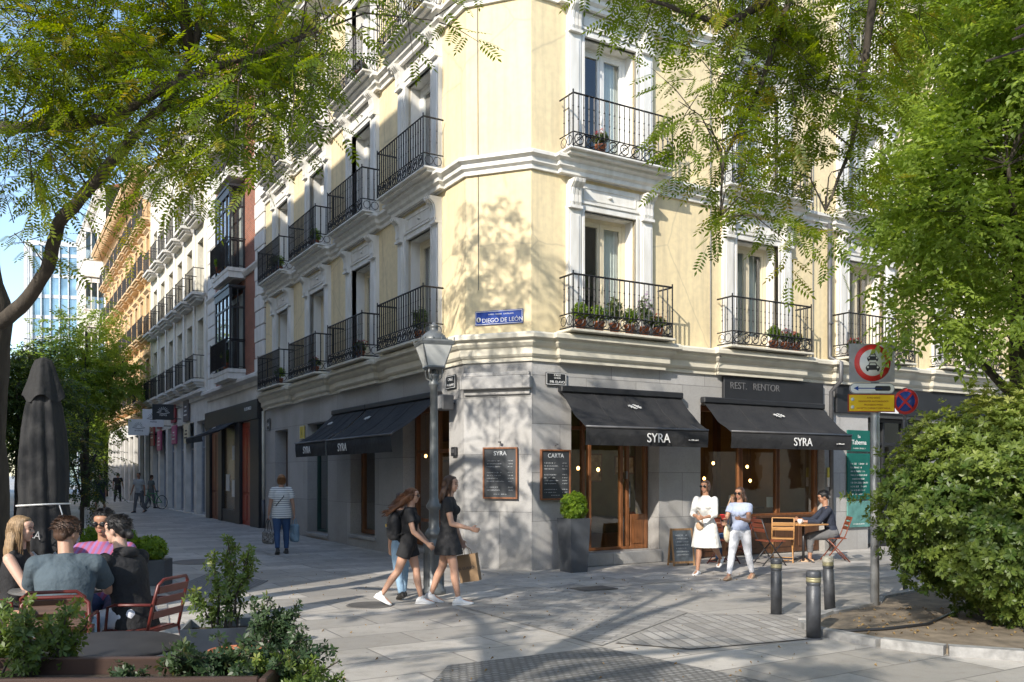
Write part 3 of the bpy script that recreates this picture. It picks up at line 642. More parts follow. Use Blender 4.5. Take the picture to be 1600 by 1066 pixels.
# brick building with glazed bays
T0, T1 = 13.55, 21.9; L = T1-T0
BB = row_building('brick_apartment_building', 'narrow red brick building with white quoins and dark glazed bay windows beside the yellow one', T0, T1, 17.4, M_brick, [], [(5.2, 0), (8.6, 0), (12.0, 0), (15.2, 0)],
                  M_black, gholes=[], gz=4.9)
mb = MB()
for a, c in ((0, 1.35), (L-1.15, L)):
    k = 0; mb = MB()
    z = 4.95
    while z < 16.5:
        q = .08 if k % 2 else 0
        mb.box(a+(q if a else 0), c-(q if not a else 0), -.05, .02, z, z+.47, .012); z += .5; k += 1
    part('quoins', mb, M_white, BB)
M_clear = glass('bay_glass', (.7, .75, .75), .9)
for i, z0 in enumerate((5.25, 8.65, 12.05)):
    x0, x1 = 3.6, 5.75; d = .48
    b = MB(); b.sweep([(x0-.15, .02), (x0-.15, -d-.12), (x1+.15, -d-.12), (x1+.15, .02)], [(-.3, -.35), (-.22, -.35), (-.1, -.16), (0, -.12), (0, 0), (-.3, 0)], cap=False); b.box(x0-.1, x1+.1, -d-.1, 0, -.33, -.02)
    bay = part('glazed_bay' if i < 2 else 'balcony', b, M_white, BB, (0, 0, z0))
    b = MB(); xs = [x0, x0+.5, (x0+x1)/2, x1-.5, x1]
    for x in xs: b.box(x-.035, x+.035, -d-.035, -d+.035, 0, 2.75)
    for z in (0, .95, 2.1, 2.75): b.box(x0, x1, -d-.03, -d+.03, z-.03, z+.03)
    for x in (x0, x1):
        for z in (0, .95, 2.1, 2.75): b.box(x-.03, x+.03, -d, 0, z-.03, z+.03)
        b.box(x-.03, x+.03, -.06, 0, 0, 2.75); b.box(x-.02, x+.02, -d/2-.02, -d/2+.02, 0, 2.75)
    b.box(x0-.08, x1+.08, -d-.08, 0, 2.75, 2.83); b.box(x0-.04, x1+.04, -d-.05, -d+.05, 2.5, 2.75)
    part('bay_frame', b, M_black, bay)
    b = MB(); b.quad((x0, -d, 0), (x1, -d, 0), (x1, -d, 2.5), (x0, -d, 2.5)); b.quad((x0, -d, 0), (x0, 0, 0), (x0, 0, 2.5), (x0, -d, 2.5)); b.quad((x1, -d, 0), (x1, 0, 0), (x1, 0, 2.5), (x1, -d, 2.5))
    part('pane', b, M_clear, bay)
    b = MB(); b.box(x0+.1, x1-.1, -.05, -.005, 0, 2.6); b.cur = 1; b.box(x0+.6, x1-.6, -.06, -.05, .1, 2.4); part('inner_window', b, [M_white, M_dark], bay)
    link('railing', rail_mesh((x1-x0)/2+.12, d+.18, 1.0, 26, False, .010), bay, ((x0+x1)/2, 0, .02))
# black shop front
mb = MB(); mb.box(.3, L-.12, -.22, -.035, 3.45, 4.08, .02); mb.cur = 0
for a, c in ((.3, 1.0), (2.5, 3.05), (5.05, 5.75), (7.15, L-.12)): mb.box(a, c, -.18, -.035, 0, 3.45, .01)
mb.box(3.05, 5.05, -.15, -.035, 0, .45, .01)
sf = part('shop_front', mb, M_black, BB)
text('EL ESTANCO', .15, M_letter, sf, (L-1.3, -.225, 3.78), (R(90), 0, 0), 'lettering', .003)
M_redd = mat('red_door_paint', (.30, .035, .012), .35, var=.15)
for x0, x1 in ((1.0, 2.5), (5.75, 7.15)):
    mb = MB(); mb.box(x0, x1, -.07, -.035, 0, 3.42)
    for s in (x0+.1, (x0+x1)/2+.05):
        for z0, z1 in ((.15, 1.0), (1.1, 3.2)): mb.box(s, s+(x1-x0)/2-.15, -.10, -.07, z0, z1, .01)
    part('shop_door', mb, M_redd if x0 > 3 else wood('brown_door', (.17, .05, .02)), sf)
mb = MB(); mb.box(3.05, 5.05, -.08, -.05, .45, 3.42); part('pane', mb, mat('brown_display', (.10, .07, .04), .2), sf)  # opaque pane in one dark brown
for x, z, w_, h in ((3.4, 1.1, .5, .6), (4.3, .9, .45, .6), (4.35, 2.2, .4, .5)):
    mb = MB(); mb.box(x, x+w_, -.10, -.085, z, z+h); part('window_poster', mb, M_letter, sf)
# ivory and ochre buildings
IB = row_building('ivory_apartment_building', 'ivory five storey building with tall shaded windows and hanging shop signs', 21.9, 36.2, 16.8, M_ivory, [1.1+2.32*i for i in range(6)],
                  [(5.5, 2.6), (9.0, 2.35), (12.2, 2.2)], mat('grey_shutter', (.30, .33, .38), .5), trim=.0, head=False, gz=5.1, deep=.42, railm=M_iron, gholes=[(.5+2.32*i, 2.2+2.32*i, .05, 3.9) for i in range(6)])
mb = MB()
for i in range(7): mb.box(-.12+2.32*i if i else 0, .12+2.32*i, -.07, .0, 5.1, 16.0, .01)
part('pilaster', mb, M_white, IB)
OB = row_building('ochre_apartment_building', 'ochre building with stone framed windows, small balconies and a deep bracketed cornice', 36.2, 58.5, 18.2, M_ochre, [1.3+2.2*i for i in range(10)],
                  [(5.7, 2.3), (9.2, 2.3), (12.6, 2.2), (15.5, 1.5)], M_black, gz=5.2, cornice=1.0, trim=.10, cm=mat('ochre_stone', (.62, .45, .27), .75, var=.12), gholes=[(.4+2.2*i, 2.1+2.2*i, .05, 4.0) for i in range(10)])
# white building with glazed galleries closing the row
GB = row_building('white_gallery_building', 'tall white building with stacked glazed galleries at the far end of the facade row', 58.5, 78.0, 23.5, M_white, [2.2, 5.2, 8.2], [(6.5, 2.4), (10.2, 2.4), (14.0, 2.4), (17.8, 2.4)], M_black, gz=5.6, roofm=M_tile,
                  gholes=[(1, 4, .05, 4.3), (6, 9, .05, 4.3), (12, 17, .05, 4.3)])
for i, z0 in enumerate((5.8, 9.4, 13.2, 17.0)):
    x0, x1, d = 12.8, 18.6, 1.35; h = 3.35
    b = MB(); b.box(x0-.15, x1+.15, -d-.15, 0, -.35, .0, .03); b.box(x0-.02, x1+.02, -d-.02, 0, 0, .95); b.box(x0-.08, x1+.08, -d-.08, 0, .95, 1.03)
    gal = part('glazed_gallery', b, M_white, GB, (0, 0, z0))
    b = MB()
    for k in range(7): x = x0+(x1-x0)*k/6; b.box(x-.07, x+.07, -d-.03, -d+.08, 1.0, h)
    for x in (x0, x1):
        for y in (-.9, -.45): b.box(x-.05, x+.05, y-.04, y+.04, 1.0, h)
    b.box(x0-.05, x1+.05, -d-.05, 0, h-.3, h); b.box(x0, x1, -d-.02, -d+.05, 2.2, 2.27); part('gallery_frame', b, M_white, gal)
    b = MB(); b.box(x0, x1, -d, -.1, 1.0, h-.3); part('pane', b, glass('gallery_glass', (.55, .62, .66), .95), gal)
# red brick block standing up behind the row
rb = thing('red_brick_tower_block', 'bare orange red brick gable rising behind the roofs of the facade row', 'building', Lp(62, -10), ROT_L)
mb = MB(); mb.box(0, 24, 0, 12, 0, 27.5); mb.cur = 1
for i in range(4):
    for z in (19.5, 22.5, 25): mb.box(2+6*i, 3.4+6*i, -.04, .04, z, z+1.6)
part('wall', mb, [M_brick2, M_wglass], rb)
mb = MB(); mb.box(-.3, 24.3, -.3, 12.3, 27.5, 27.9); mb.box(4, 6, 4, 6, 27.9, 29.5); part('roof', mb, M_wstone, rb)
# shop signs on the ivory building
def blade(px, py0, py1, t, w_, m, label, fn=None, grp='square shop signs projecting over the street'):
    P = Lp(t); Y = P.y; z1 = CH-(py0-742)/F*Y; z0 = CH-(py1-742)/F*Y
    s = thing('shop_sign', label, 'sign', Lp(t, .35+w_/2, (z0+z1)/2), math.atan2(nL.y, nL.x)+math.pi, grp)
    b = MB(); h = (z1-z0)/2; b.box(-w_/2, w_/2, -.03, .03, -h, h, .008); o = part('sign_panel', b, m, s)
    b = MB(); b.box(w_/2, w_/2+.4, -.015, .015, h-.08, h-.04); b.box(w_/2, w_/2+.4, -.015, .015, -h+.04, -h+.08); part('bracket', b, M_black, s)
    if fn: fn(o, w_, h)
M_ink = mat('dark_ink', (.03, .03, .04), .6)
def emblem(m, txt):
    def f(o, w_, h):
        b = MB(); r_ = random.Random(len(txt))
        for i in range(9):
            a = math.pi*i/8; b.tube([(.10*w_*math.cos(a), -.034, .05*h+.10*w_*math.sin(a)), (.26*w_*math.cos(a), -.034, .05*h+.24*w_*math.sin(a))], .008, 4)
        b.tube([(-.3*w_, -.034, -.02), (0, -.034, -.08), (.3*w_, -.034, -.02)], .012, 4)
        part('emblem', b, m, o); text(txt, w_*.16, m, o, (0, -.036, -h*.5), (R(90), 0, 0), 'lettering', .002)
    return f
blade(228, 656, 681, 34.8, 1.0, M_letter, 'far white square shop sign hanging left of the other white one', emblem(M_ink, 'aroma'))
blade(268, 641, 668, 30.2, .95, M_letter, 'near white square shop sign with round dark emblem', emblem(M_ink, 'nova'))
blade(292, 633, 657, 27.6, .9, M_black, 'black square shop sign with pale emblem beside the white ones', emblem(M_letter, 'nanta'))
pk = mat('pink_panel', (.45, .10, .20), .5, var=.3, scale=5); rdk = mat('dark_red_panel', (.28, .03, .04), .5, var=.3, scale=5); gp = mat('ghost_panel', (.10, .09, .10), .5)
for i, (t, z0, z1, m, lb) in enumerate(((35.3, 3.2, 4.8, rdk, 'dark red upright panel on the ivory wall, leftmost of the red and pink panels'), (33.1, 4.0, 4.95, rdk, 'small dark red panel high on the ivory wall'), (33.1, 2.9, 3.9, pk, 'small pink panel with pale writing under a dark red one'),
                          (29.1, 4.1, 5.0, rdk, 'bright red panel with a black figure shape above the black square sign'), (28.9, 3.1, 3.95, pk, 'pink panel with a white oval under the black square sign'), (26.0, 4.0, 5.0, gp, 'dark picture panel near the brick building'), (25.9, 3.05, 3.9, M_framec, 'pale cream panel below the dark picture panel'))):
    s = thing('wall_panel', lb, 'sign', Lp(t, .1, (z0+z1)/2), ROT_L, 'coloured panels on the ivory shop front')
    b = MB(); h = (z1-z0)/2; b.box(-.55, .55, -.04, .04, -h, h, .01); o = part('sign_panel', b, m, s)
    b = MB()
    for k in range(3): b.box(-.35+.1*k, .3-.05*k, -.05, -.04, -h*.5+k*h*.35, -h*.5+k*h*.35+.06)
    if i == 4: b.lathe([(.25, 0), (.25, .01)], 16, (0, 0, 0))
    part('lettering', b, M_letter if i != 6 else M_ink, o)
# ---------------------------------------------------------------- opposite side of the side street (throws the long shadow)
sh = Vector((-.5, -.866, 0)); c0 = Lp(1.0)+sh*13.4
OPP_H = 9.4+13.4*math.tan(SUN_EL)
ob = thing('opposite_building', 'cream stone building on the other side of the side street, outside the picture', 'building', c0, math.atan2(uL.y, uL.x))
OL = 36
cols_ = [2+3.3*i for i in range(10)]
# local x runs away along the street, facade at y=0 faces the street (-y)
part('wall', wallmesh(0, OL, 0, OPP_H-.4, [(x-.6, x+.6, z, z+2.2) for x in cols_ for z in (4.6, 7.9, 11.2, 14.0)]), stucco('cream_stucco', (.62, .55, .42)), ob)
mb = MB(); mb.box(0, OL, .5, .6, 0, OPP_H-.4); part('dark_backing', mb, M_dark, ob)
mb = MB(); mb.box(-.02, OL, .62, 14, OPP_H-.6, OPP_H-.4); mb.box(-.02, .0, 0, 14, 0, OPP_H-.4); mb.box(0, OL, 13.9, 14, 0, OPP_H-.4); part('side_wall', mb, stucco('cream_stucco', (.62, .55, .42)), ob)
mb = MB(); mb.box(-.05, OL, -.05, .4, OPP_H-.4, OPP_H); part('parapet', mb, M_wstone, ob)
ob2 = thing('opposite_building', 'lower pale building farther down the opposite side of the side street', 'building', c0+uL*36.05, math.atan2(uL.y, uL.x))
mb = MB(); mb.box(0, 60, 0, 13, 0, 10.2); part('wall', mb, stucco('cream_stucco', (.62, .55, .42)), ob2); mb = MB(); mb.prismx([(-.3, 10.2), (6.5, 12), (13.3, 10.2)], -.2, 60.2); part('roof', mb, M_tile, ob2)
# ---------------------------------------------------------------- far glass tower
gt = thing('glass_office_tower', 'pale blue glass office tower with white floor bands beyond the street trees', 'building', (at(112, 560, 150).x, 150, 0), .25)
mb = MB()
cv = [(-6.2+1.2*math.cos(R(180+15*i)), 1.5+1.5*math.sin(R(180+15*i))) for i in range(7)]+[(5.5, -.4), (5.5, 12), (-7.4, 12)]
mb.prismz(cv, 0, 40.5); part('glazing', mb, mat('tower_glass', (.20, .30, .36), .08, .6, var=.35, scale=.35, detail=2), gt)
mb = MB()
sc = [(x*1.02, y*1.0-.15 if y < 2 else y) for x, y in cv]
for i in range(11): mb.prismz(sc, 3.6+3.5*i, 4.2+3.5*i)
for i in range(9): x = -6+1.4*i; mb.box(x-.09, x+.09, -.62, -.30, 0, 40.5)
for i in range(7): x, y = sc[i]; mb.box(x-.1, x+.1, y-.12, y+.1, 0, 40.5)
mb.prismz(sc, 40.5, 41.3); part('floor_band', mb, mat('tower_band', (.42, .45, .48), .5), gt)  # distance haze put into the grey-blue band colour
hz = thing('distant_block', 'low pale buildings closing the street far behind the trees', 'building', (-60, 190, 0), 0)
mb = MB()
for i, (x, w_, h) in enumerate(((-45, 26, 17), (-16, 20, 14), (6, 9, 15))): mb.box(x, x+w_, 0, 12, 0, h)
part('wall', mb, stucco('cream_stucco', (.62, .55, .42)), hz)
mb = MB()
for i, (x, w_, h) in enumerate(((-45, 26, 17), (-16, 20, 14), (6, 9, 15))):
    for a in range(int(w_/2.6)):
        for z in range(int(h/3.2)): mb.box(x+1+2.5*a, x+2.1+2.5*a, -.06, .04, 1.2+3.1*z, 3+3.1*z)
part('window', mb, M_wglass, hz)
# ---------------------------------------------------------------- unseen houses and trees added behind the camera for window reflections
for i, (x, w_, h, c, lb) in enumerate(((-34, 26, 13.5, (.62, .52, .38), 'unseen ochre grey house added for window reflections behind the camera'), (-7, 22, 14.5, (.40, .22, .15), 'unseen brick red house added for window reflections behind the camera'), (16, 34, 13.5, (.60, .56, .48), 'unseen pale stone house added for window reflections behind the camera'), (99, 48, 13.5, (.50, .40, .26), 'unseen tan house added for window reflections across the right hand street'))):
    t = thing('added_house', lb, 'building', (x, -36, 0) if x < 90 else Rp(11, 15), math.pi if x < 90 else ROT_R+math.pi)
    xs = [-w_+1.8+3*k for k in range(int((w_-1)/3))]
    part('wall', wallmesh(-w_, 0, 0, h, [(a-.6, a+.6, z, z+2.1) for a in xs for z in (1, 4.6, 7.8, 10.8)]), stucco('added_stucco%d' % i, c), t)
    b = MB(); b.box(-w_, 0, .4, 9, 0, h-.05); part('dark_backing', b, M_dark, t); b = MB(); b.prismx([(-.4, h), (4.5, h+2), (9.4, h)], -w_-.2, .2); part('roof', b, M_tile, t)
# ---------------------------------------------------------------- foliage
NR = np.random.RandomState(7)
def leaf_mesh(name, tpl, P, D, U, S, mats, rnd=None):
    """tpl (q,4,3) leaf quads in local frame (x along the leaf, z up); P,D,U (n,3)"""
    n = len(P); q = len(tpl)
    D = D/np.linalg.norm(D, axis=1)[:, None]; Y = np.cross(U, D); Y /= (np.linalg.norm(Y, axis=1)[:, None]+1e-9); Z = np.cross(D, Y)
    T = tpl.reshape(-1, 3)
    V = P[:, None, :]+S[:, None, None]*(T[None, :, 0:1]*D[:, None, :]+T[None, :, 1:2]*Y[:, None, :]+T[None, :, 2:3]*Z[:, None, :])
    V = V.reshape(-1, 3).astype(np.float32); nf = n*q
    me = bpy.data.meshes.new(name); me.vertices.add(len(V)); me.vertices.foreach_set('co', V.ravel())
    me.loops.add(nf*4); me.loops.foreach_set('vertex_index', np.arange(nf*4, dtype=np.int32))
    me.polygons.add(nf); me.polygons.foreach_set('loop_start', np.arange(0, nf*4, 4, dtype=np.int32))
    me.update(calc_edges=True)
    at_ = me.attributes.new('rnd', 'FLOAT', 'FACE')
    r = np.repeat(rnd if rnd is not None else NR.rand(n), q)+NR.rand(nf)*.25-.12
    at_.data.foreach_set('value', np.clip(r, 0, 1).astype(np.float32))
    me.materials.append(mats); return me
def quadleaf(x0, y0, ang, L, W, z=0, dr=-.15):
    c, s = math.cos(ang), math.sin(ang)
    def p(u, v, h): return (x0+u*c-v*s, y0+u*s+v*c, z+h)
    return [p(0, 0, 0), p(L*.45, W/2, -.02*L+dr*L*.3), p(L, 0, dr*L), p(L*.45, -W/2, -.02*L+dr*L*.3)]
def pinnate(n=6, L=.24, l=.062, w=.023):
    q = []
    for i in range(n):
        x = L*(.22+.78*i/n); dz = -.10*(x/L)**2*L
        for s in (-1, 1): q.append(quadleaf(x, 0, s*R(62), l*(1-.25*abs(i-n/2)/n), w, dz))
    q.append(quadleaf(L*.97, 0, 0, l, w, -.1*L))
    q.append([(0, .0015, 0), (L, .001, -.1*L), (L, -.001, -.1*L), (0, -.0015, 0)])
    return np.array(q)
def rosette(n=7, l=.07, w=.026, up=.5):
    q = []
    for i in range(n):
        a = 2*math.pi*i/n+.3*(i % 2); c, s = math.cos(a), math.sin(a); r = 1-.2*(i % 3)/2; e = up if i % 2 else up*.45
        ux = (e, c*math.sqrt(1-e*e), s*math.sqrt(1-e*e)); v = (0, -s, c)
        P = lambda t, k: tuple(ux[j]*l*r*t+v[j]*w*k for j in range(3))
        q.append([P(.05, 0), P(.6, .5), P(1, 0), P(.6, -.5)])
    return np.array(q)
def broad(l=.09, w=.075):
    return np.array([[(0, 0, 0), (l*.35, w*.5, .012), (l, 0, -.015), (l*.35, 0, -.004)], [(0, 0, 0), (l*.35, 0, -.004), (l, 0, -.015), (l*.35, -w*.5, .012)]])
TPL_PIN = pinnate(); TPL_PIN2 = pinnate(5, .22, .075, .034); TPL_ROS = rosette(); TPL_BROAD = broad()
def spray(l=.085, w=.06, n=6, L=.26):
    q = []
    for i in range(n):
        x = L*(i+.6)/n
        for b in broad(l, w):
            s = (1 if i % 2 else -1)*R(50) if i < n-1 else 0; c, si = math.cos(s), math.sin(s)
            q.append([(x+v[0]*c-v[1]*si, v[0]*si+v[1]*c, v[2]-.03*(x/L)) for v in b])
    q.append([(0, .002, 0), (L, .001, 0), (L, -.001, 0), (0, -.002, 0)])
    return np.array(q)
TPL_SPRAY = spray()
def twigs(clusters, per=7, tl=.5, droop=.35, center=None, leafscale=(.8, 1.2)):
    """clusters: (x,y,z,r,n). returns leaf P,D,U,S and twig lines"""
    P = []; D = []; tw = []; C = []
    for (x, y, z, r, n) in clusters:
        cr = NR.rand()
        for _ in range(n):
            v = NR.randn(3); v /= np.linalg.norm(v); rr = r*NR.rand()**.45
            s = np.array([x, y, z])+v*rr*np.array([1, 1, .75])*.8
            out = v+NR.randn(3)*.35
            if center is not None:
                o2 = s-np.array(center); out = out*.6+.6*o2/np.linalg.norm(o2)
            out[2] -= droop*.5; out /= np.linalg.norm(out); L = tl*(.6+.7*NR.rand()); pts = [s]
            for k in range(per):
                d = out.copy(); d[2] -= droop*k/per; d /= np.linalg.norm(d)
                p = pts[-1]+d*L/per; pts.append(p)
                side = np.cross(d, [0, 0, 1]); side /= np.linalg.norm(side)+1e-6
                ld = d*.55+side*(1 if k % 2 else -1)*(.8+.2*NR.rand())+NR.randn(3)*.18; ld[2] -= .25*droop+.1
                if k == per-1: ld = d
                P.append(p); D.append(ld); C.append(np.clip(cr*.5+NR.rand()*.5, 0, 1))
            tw.append((pts[0], pts[per//2], pts[-1]))
    P = np.array(P); D = np.array(D); U = np.array([0, 0, 1.])+NR.randn(len(P), 3)*.35; S = leafscale[0]+(leafscale[1]-leafscale[0])*NR.rand(len(P))
    return P, D, U, S, np.array(C), tw
M_bark = mat('bark', (.036, .029, .023), .95, var=.5, scale=7, bump=1.0, bscale=22, stretch=(1.6, 1.6, .35), c2=(.075, .062, .048))
M_leafA = leafmat('locust_leaf', (.055, .10, .012), (.15, .20, .022), .5, (.26, .22, .04))
M_leafB = leafmat('elm_leaf', (.10, .165, .03), (.25, .33, .07), .48)
M_leafC = leafmat('shrub_leaf', (.030, .060, .014), (.085, .13, .028), .25, (.19, .22, .06))
M_leafD = leafmat('dark_shrub_leaf', (.018, .040, .014), (.05, .085, .022), .25, (.24, .20, .03))
M_leafE = leafmat('bright_potted_leaf', (.07, .14, .015), (.19, .28, .03), .4)
def wood_mesh(limbs, tw=(), near=None, links=()):
    b = MB()
    for pts, rs in limbs:
        n = len(pts); r0, r1 = rs
        # wobble
        P = []; Rr = []
        for i in range(n-1):
            a, c = Vector(pts[i]), Vector(pts[i+1])
            for k in range(4):
                t = k/4; P.append(a.lerp(c, t)+Vector(NR.randn(3))*.012*(1 if i+k else 0)*min(1, r0*6)); Rr.append(r0+(r1-r0)*((i+t)/(n-1)))
        P.append(Vector(pts[-1])); Rr.append(r1)
        b.tube(P, Rr, 10 if r0 > .08 else 6)
    for a, m, c in tw: b.tube([a, m, c], [.005, .004, .002], 3, cap=False)
    for a, c, r in links: b.tube([a, (Vector(a)+Vector(c))/2+Vector((0, 0, .12)), c], [r, r*.7, r*.35], 5, cap=False)
    return b
def tree(name, label, base, limbs, clusters, tpl, lm, per=7, tl=.5, droop=.35, center=None, lsc=(.8, 1.2), twmax=100000, group=None, bark=None):
    r = thing(name, label, 'tree', base, 0, group); B = Vector(base)
    P, D, U, S, C, tw = twigs(clusters, per, tl, droop, center, lsc)
    me = leaf_mesh('crown', tpl, P-np.array(B), D, U, S, lm, C)
    link('crown', me, r)
    lk = []
    nodes = [Vector(p) for pts, rs in limbs for p in pts[1:]]
    for c in clusters:
        q = Vector(c[:3]); o = min(nodes, key=lambda v: (v-q).length+max(0, v.z-q.z)*.5)
        o = o if (o-q).length < 1.4 else q+(o-q).normalized()*1.2; lk.append((o-B, q-B, max(.008, min(.02, .009*(o-q).length))))
    limbs = [([Vector(p)-B for p in pts], rs) for pts, rs in limbs]
    tw = [[Vector(v)-B for v in t] for t in tw[:twmax]]
    part('trunk', wood_mesh(limbs, tw, links=lk), bark or M_bark, r); return r
def proj(x, y, z): return (800+F*x/y, 742-F*(z-CH)/y) if y > .3 else (-9999, -9999)
def inside(px, py, poly):
    c = False; n = len(poly)
    for i in range(n):
        x0, y0 = poly[i]; x1, y1 = poly[i-1]
        if (y0 > py) != (y1 > py) and px < (x1-x0)*(py-y0)/(y1-y0)+x0: c = not c
    return c
def crown_clusters(c, rad, n, r, k, allow, margin=60):
    out = []; tries = 0
    while len(out) < n and tries < 60*n:
        tries += 1
        v = NR.rand(3)*2-1
        if np.dot(v, v) > 1 or np.dot(v, v) < .12: continue
        p = np.array(c)+v*np.array(rad); px, py = proj(*p)
        if p[1] > .3 and -margin < px < 1600+margin and -margin < py < 1066+margin and not allow(px, py): continue
        out.append((*p, r*(.7+.6*NR.rand()), k))
    return out
# left tree ------------------------------------------------------
TL = Vector((-5.35, 8.9, 0))
maskL = [(-300, -300), (-300, 440), (0, 400), (60, 330), (140, 300), (200, 270), (330, 290), (400, 230), (450, 150), (500, 60), (520, 0), (545, -70), (760, -60), (900, -90), (900, -300)]
allowL = lambda x, y: inside(x, y, maskL)
cl = crown_clusters((-3.4, 8.6, 7.0), (4.9, 4.6, 2.6), 58, .5, 9, allowL)
def lands(c):
    s = (15.6-c[1])/.866; return -1.6 < c[0]+.5*s < 1.8 and -.2 < c[2]-.6*s < 3.7
cl = [c for c in cl if not lands(c) or NR.rand() < .75]  # thins clusters whose shadow would fall on the foot of the corner
for zt, s_, dx in ((4.6, 7, 0), (5.0, 6.4, -.3), (5.3, 7.5, .3), (5.6, 6.8, -.1), (5.9, 7.4, .2), (4.4, 7.8, .6), (6.2, 7, -.2), (4.9, 7.2, .7), (3.4, 7, -.2), (2.6, 7.3, .4), (5.4, 6.2, .9), (6.5, 7.6, -.5)): cl.append((-.2+dx-.5*s_, 15.6-.866*s_, zt+s_*.60, .40, 9))  # unseen leaf clusters added above the view to dapple the corner wall
for k in range(22):  # more small clusters added to cast dapples on the granite base
    s_ = 5.4+2.6*NR.rand(); zt = .3+3.3*NR.rand(); dx = -.6+1.9*NR.rand(); c_ = (-.2+dx-.5*s_, 15.6-.866*s_, zt+s_*.60, .24, 4); q_ = proj(*c_[:3])
    if q_[1] < -70 or allowL(*q_): cl.append(c_)
for px, py, Y, r, n in ((40, 60, 8.5, .6, 14), (140, 90, 8, .6, 14), (240, 60, 8.5, .6, 14), (330, 110, 8, .6, 13), (430, 60, 8.3, .5, 12), (90, 190, 8.8, .5, 10), (200, 170, 8.2, .5, 9), (310, 190, 7.6, .45, 9), (400, 160, 7.4, .4, 8),
                        (460, 120, 7.6, .35, 7), (470, 230, 7.2, .22, 3), (380, 250, 7.4, .25, 4), (280, 280, 7.8, .3, 4), (190, 290, 8.2, .25, 3), (60, 300, 8.6, .4, 6), (30, 410, 8.8, .3, 3), (110, 240, 8.8, .4, 6), (520, 120, 7.4, .25, 4), (540, 60, 7.5, .3, 5), (500, 10, 7.5, .4, 7),
                        (690, 62, 7.2, .12, 2), (640, 20, 7.2, .15, 2), (20, 250, 8.4, .5, 9), (150, 370, 9.2, .12, 1), (350, 60, 8.2, .5, 9), (20, 130, 8, .5, 10), (180, 30, 8, .5, 10), (280, 30, 8, .4, 8), (90, 110, 8, .5, 9), (250, 230, 8, .3, 4), (60, 240, 8, .4, 6)):
    p = at(px-14, py-30, Y*.86); cl.append((*p, r*(.9 if px > 380 else 1), int(n*(1.2 if px > 430 else 2.3))))
limbs = [([TL, TL+Vector((.04, .02, 1.2)), TL+Vector((.02, .0, 2.3)), at(8, 500, 8.8)+Vector((-.1, 0, 0)), at(-30, 400, 8.8), at(-90, 250, 8.8), at(-150, 60, 8.8), at(-100, -150, 8.8)], (.225, .07)),
         ([at(-2, 505, 8.52), at(42, 470, 8.11), at(75, 420, 7.82), at(92, 350, 7.62), at(140, 295, 7.25), at(205, 215, 7.05), at(262, 160, 6.97), at(300, 90, 6.88), at(330, -60, 6.88), at(420, -220, 7.05)], (.075, .022)),
         ([at(-60, 205, 8.80), at(10, 200, 8.30), at(120, 195, 7.46), at(190, 178, 7.05), at(250, 140, 6.88), at(380, 90, 6.71), at(470, 60, 6.54)], (.06, .02)),
         ([at(-100, -100, 8.8), Vector((-5.6, 7, 8)), Vector((-5.5, 5.5, 8.2))], (.10, .03)), ([at(-100, -100, 8.8), Vector((-6, 10.5, 8)), Vector((-6, 12, 8.4))], (.10, .03)),
         ([at(330, -60, 6.9), Vector((-1.5, 8.6, 7.6)), Vector((-.4, 8.4, 7.9))], (.05, .02)), ([at(300, 90, 6.9), Vector((-2.8, 6.5, 7.2)), Vector((-2.2, 5.2, 7.6))], (.05, .02))]
tree('street_tree', 'tall locust tree with a dark forked trunk at the left edge of the picture', TL, limbs, cl, TPL_PIN, M_leafA, lsc=(.7, 1.05), tl=.45)
# tree behind the camera, whose crown throws the dapples on the paving
T2 = Vector((-4.2, .2, 0))
never = lambda x, y: False
cl = crown_clusters((-4.0, 1.2, 7.2), (5.0, 5.2, 2.3), 25, .5, 8, never)
limbs = [([T2, T2+Vector((0, 0, 2.5)), T2+Vector((.1, .1, 4.6)), T2+Vector((.0, .3, 6.5)), T2+Vector((.2, .5, 8))], (.22, .06))]+[([T2+Vector((.1, .1, 4.2+.3*i)), T2+Vector((1.6*math.cos(i*1.26), 1.6*math.sin(i*1.26), 5.6+.3*i)), T2+Vector((3.4*math.cos(i*1.26), 3.4*math.sin(i*1.26), 7))], (.10, .03)) for i in range(5)]
tree('street_tree', 'locust tree standing behind the camera beside the cafe terrace', T2, limbs, cl, TPL_PIN2, M_leafA, lsc=(1.0, 1.4), twmax=300)
# tree right of the camera, feathery leaves hanging into the picture
T3 = Vector((6.9, 4.6, 0))
maskR = [(930, -200), (940, -20), (1000, 20), (1060, 60), (1090, 150), (1060, 200), (1080, 300), (1110, 380), (1180, 360), (1240, 380), (1300, 420), (1400, 380), (1700, 300), (1900, -200)]
allowR = lambda x, y: inside(x, y, maskR) and NR.rand() < .5
cl = crown_clusters((5.0, 6.2, 6.9), (4.0, 3.6, 2.4), 80, .5, 9, allowR)
for px, py, Y, r, n in ((985, 12, 7.0, .18, 4), (1030, 10, 7.0, .25, 5), (1110, 60, 7.2, .3, 6), (1160, 30, 7.2, .35, 7), (1230, 60, 7.4, .4, 8), (1300, 90, 7.6, .4, 8), (1380, 60, 7.6, .4, 8), (1110, 190, 7.2, .2, 3), (1090, 250, 7.1, .18, 3), (1120, 310, 7.2, .18, 3),
                        (1160, 150, 7.3, .3, 5), (1230, 170, 7.4, .35, 6), (1290, 200, 7.4, .3, 5), (1180, 260, 7.3, .28, 4), (1250, 270, 7.4, .25, 4), (1330, 230, 7.6, .3, 5), (1140, 370, 7.2, .14, 2), (1240, 330, 7.3, .2, 3), (1300, 330, 7.4, .25, 4), (1290, 390, 7.4, .15, 2), (1185, 385, 7.0, .12, 2), (1230, 440, 7.0, .08, 1), (1340, 150, 7.6, .35, 6), (1060, 220, 7.0, .06, 1)):
    p = at(px, py-62, Y); cl.append((*p, r*1.1, int(n*2.6)))
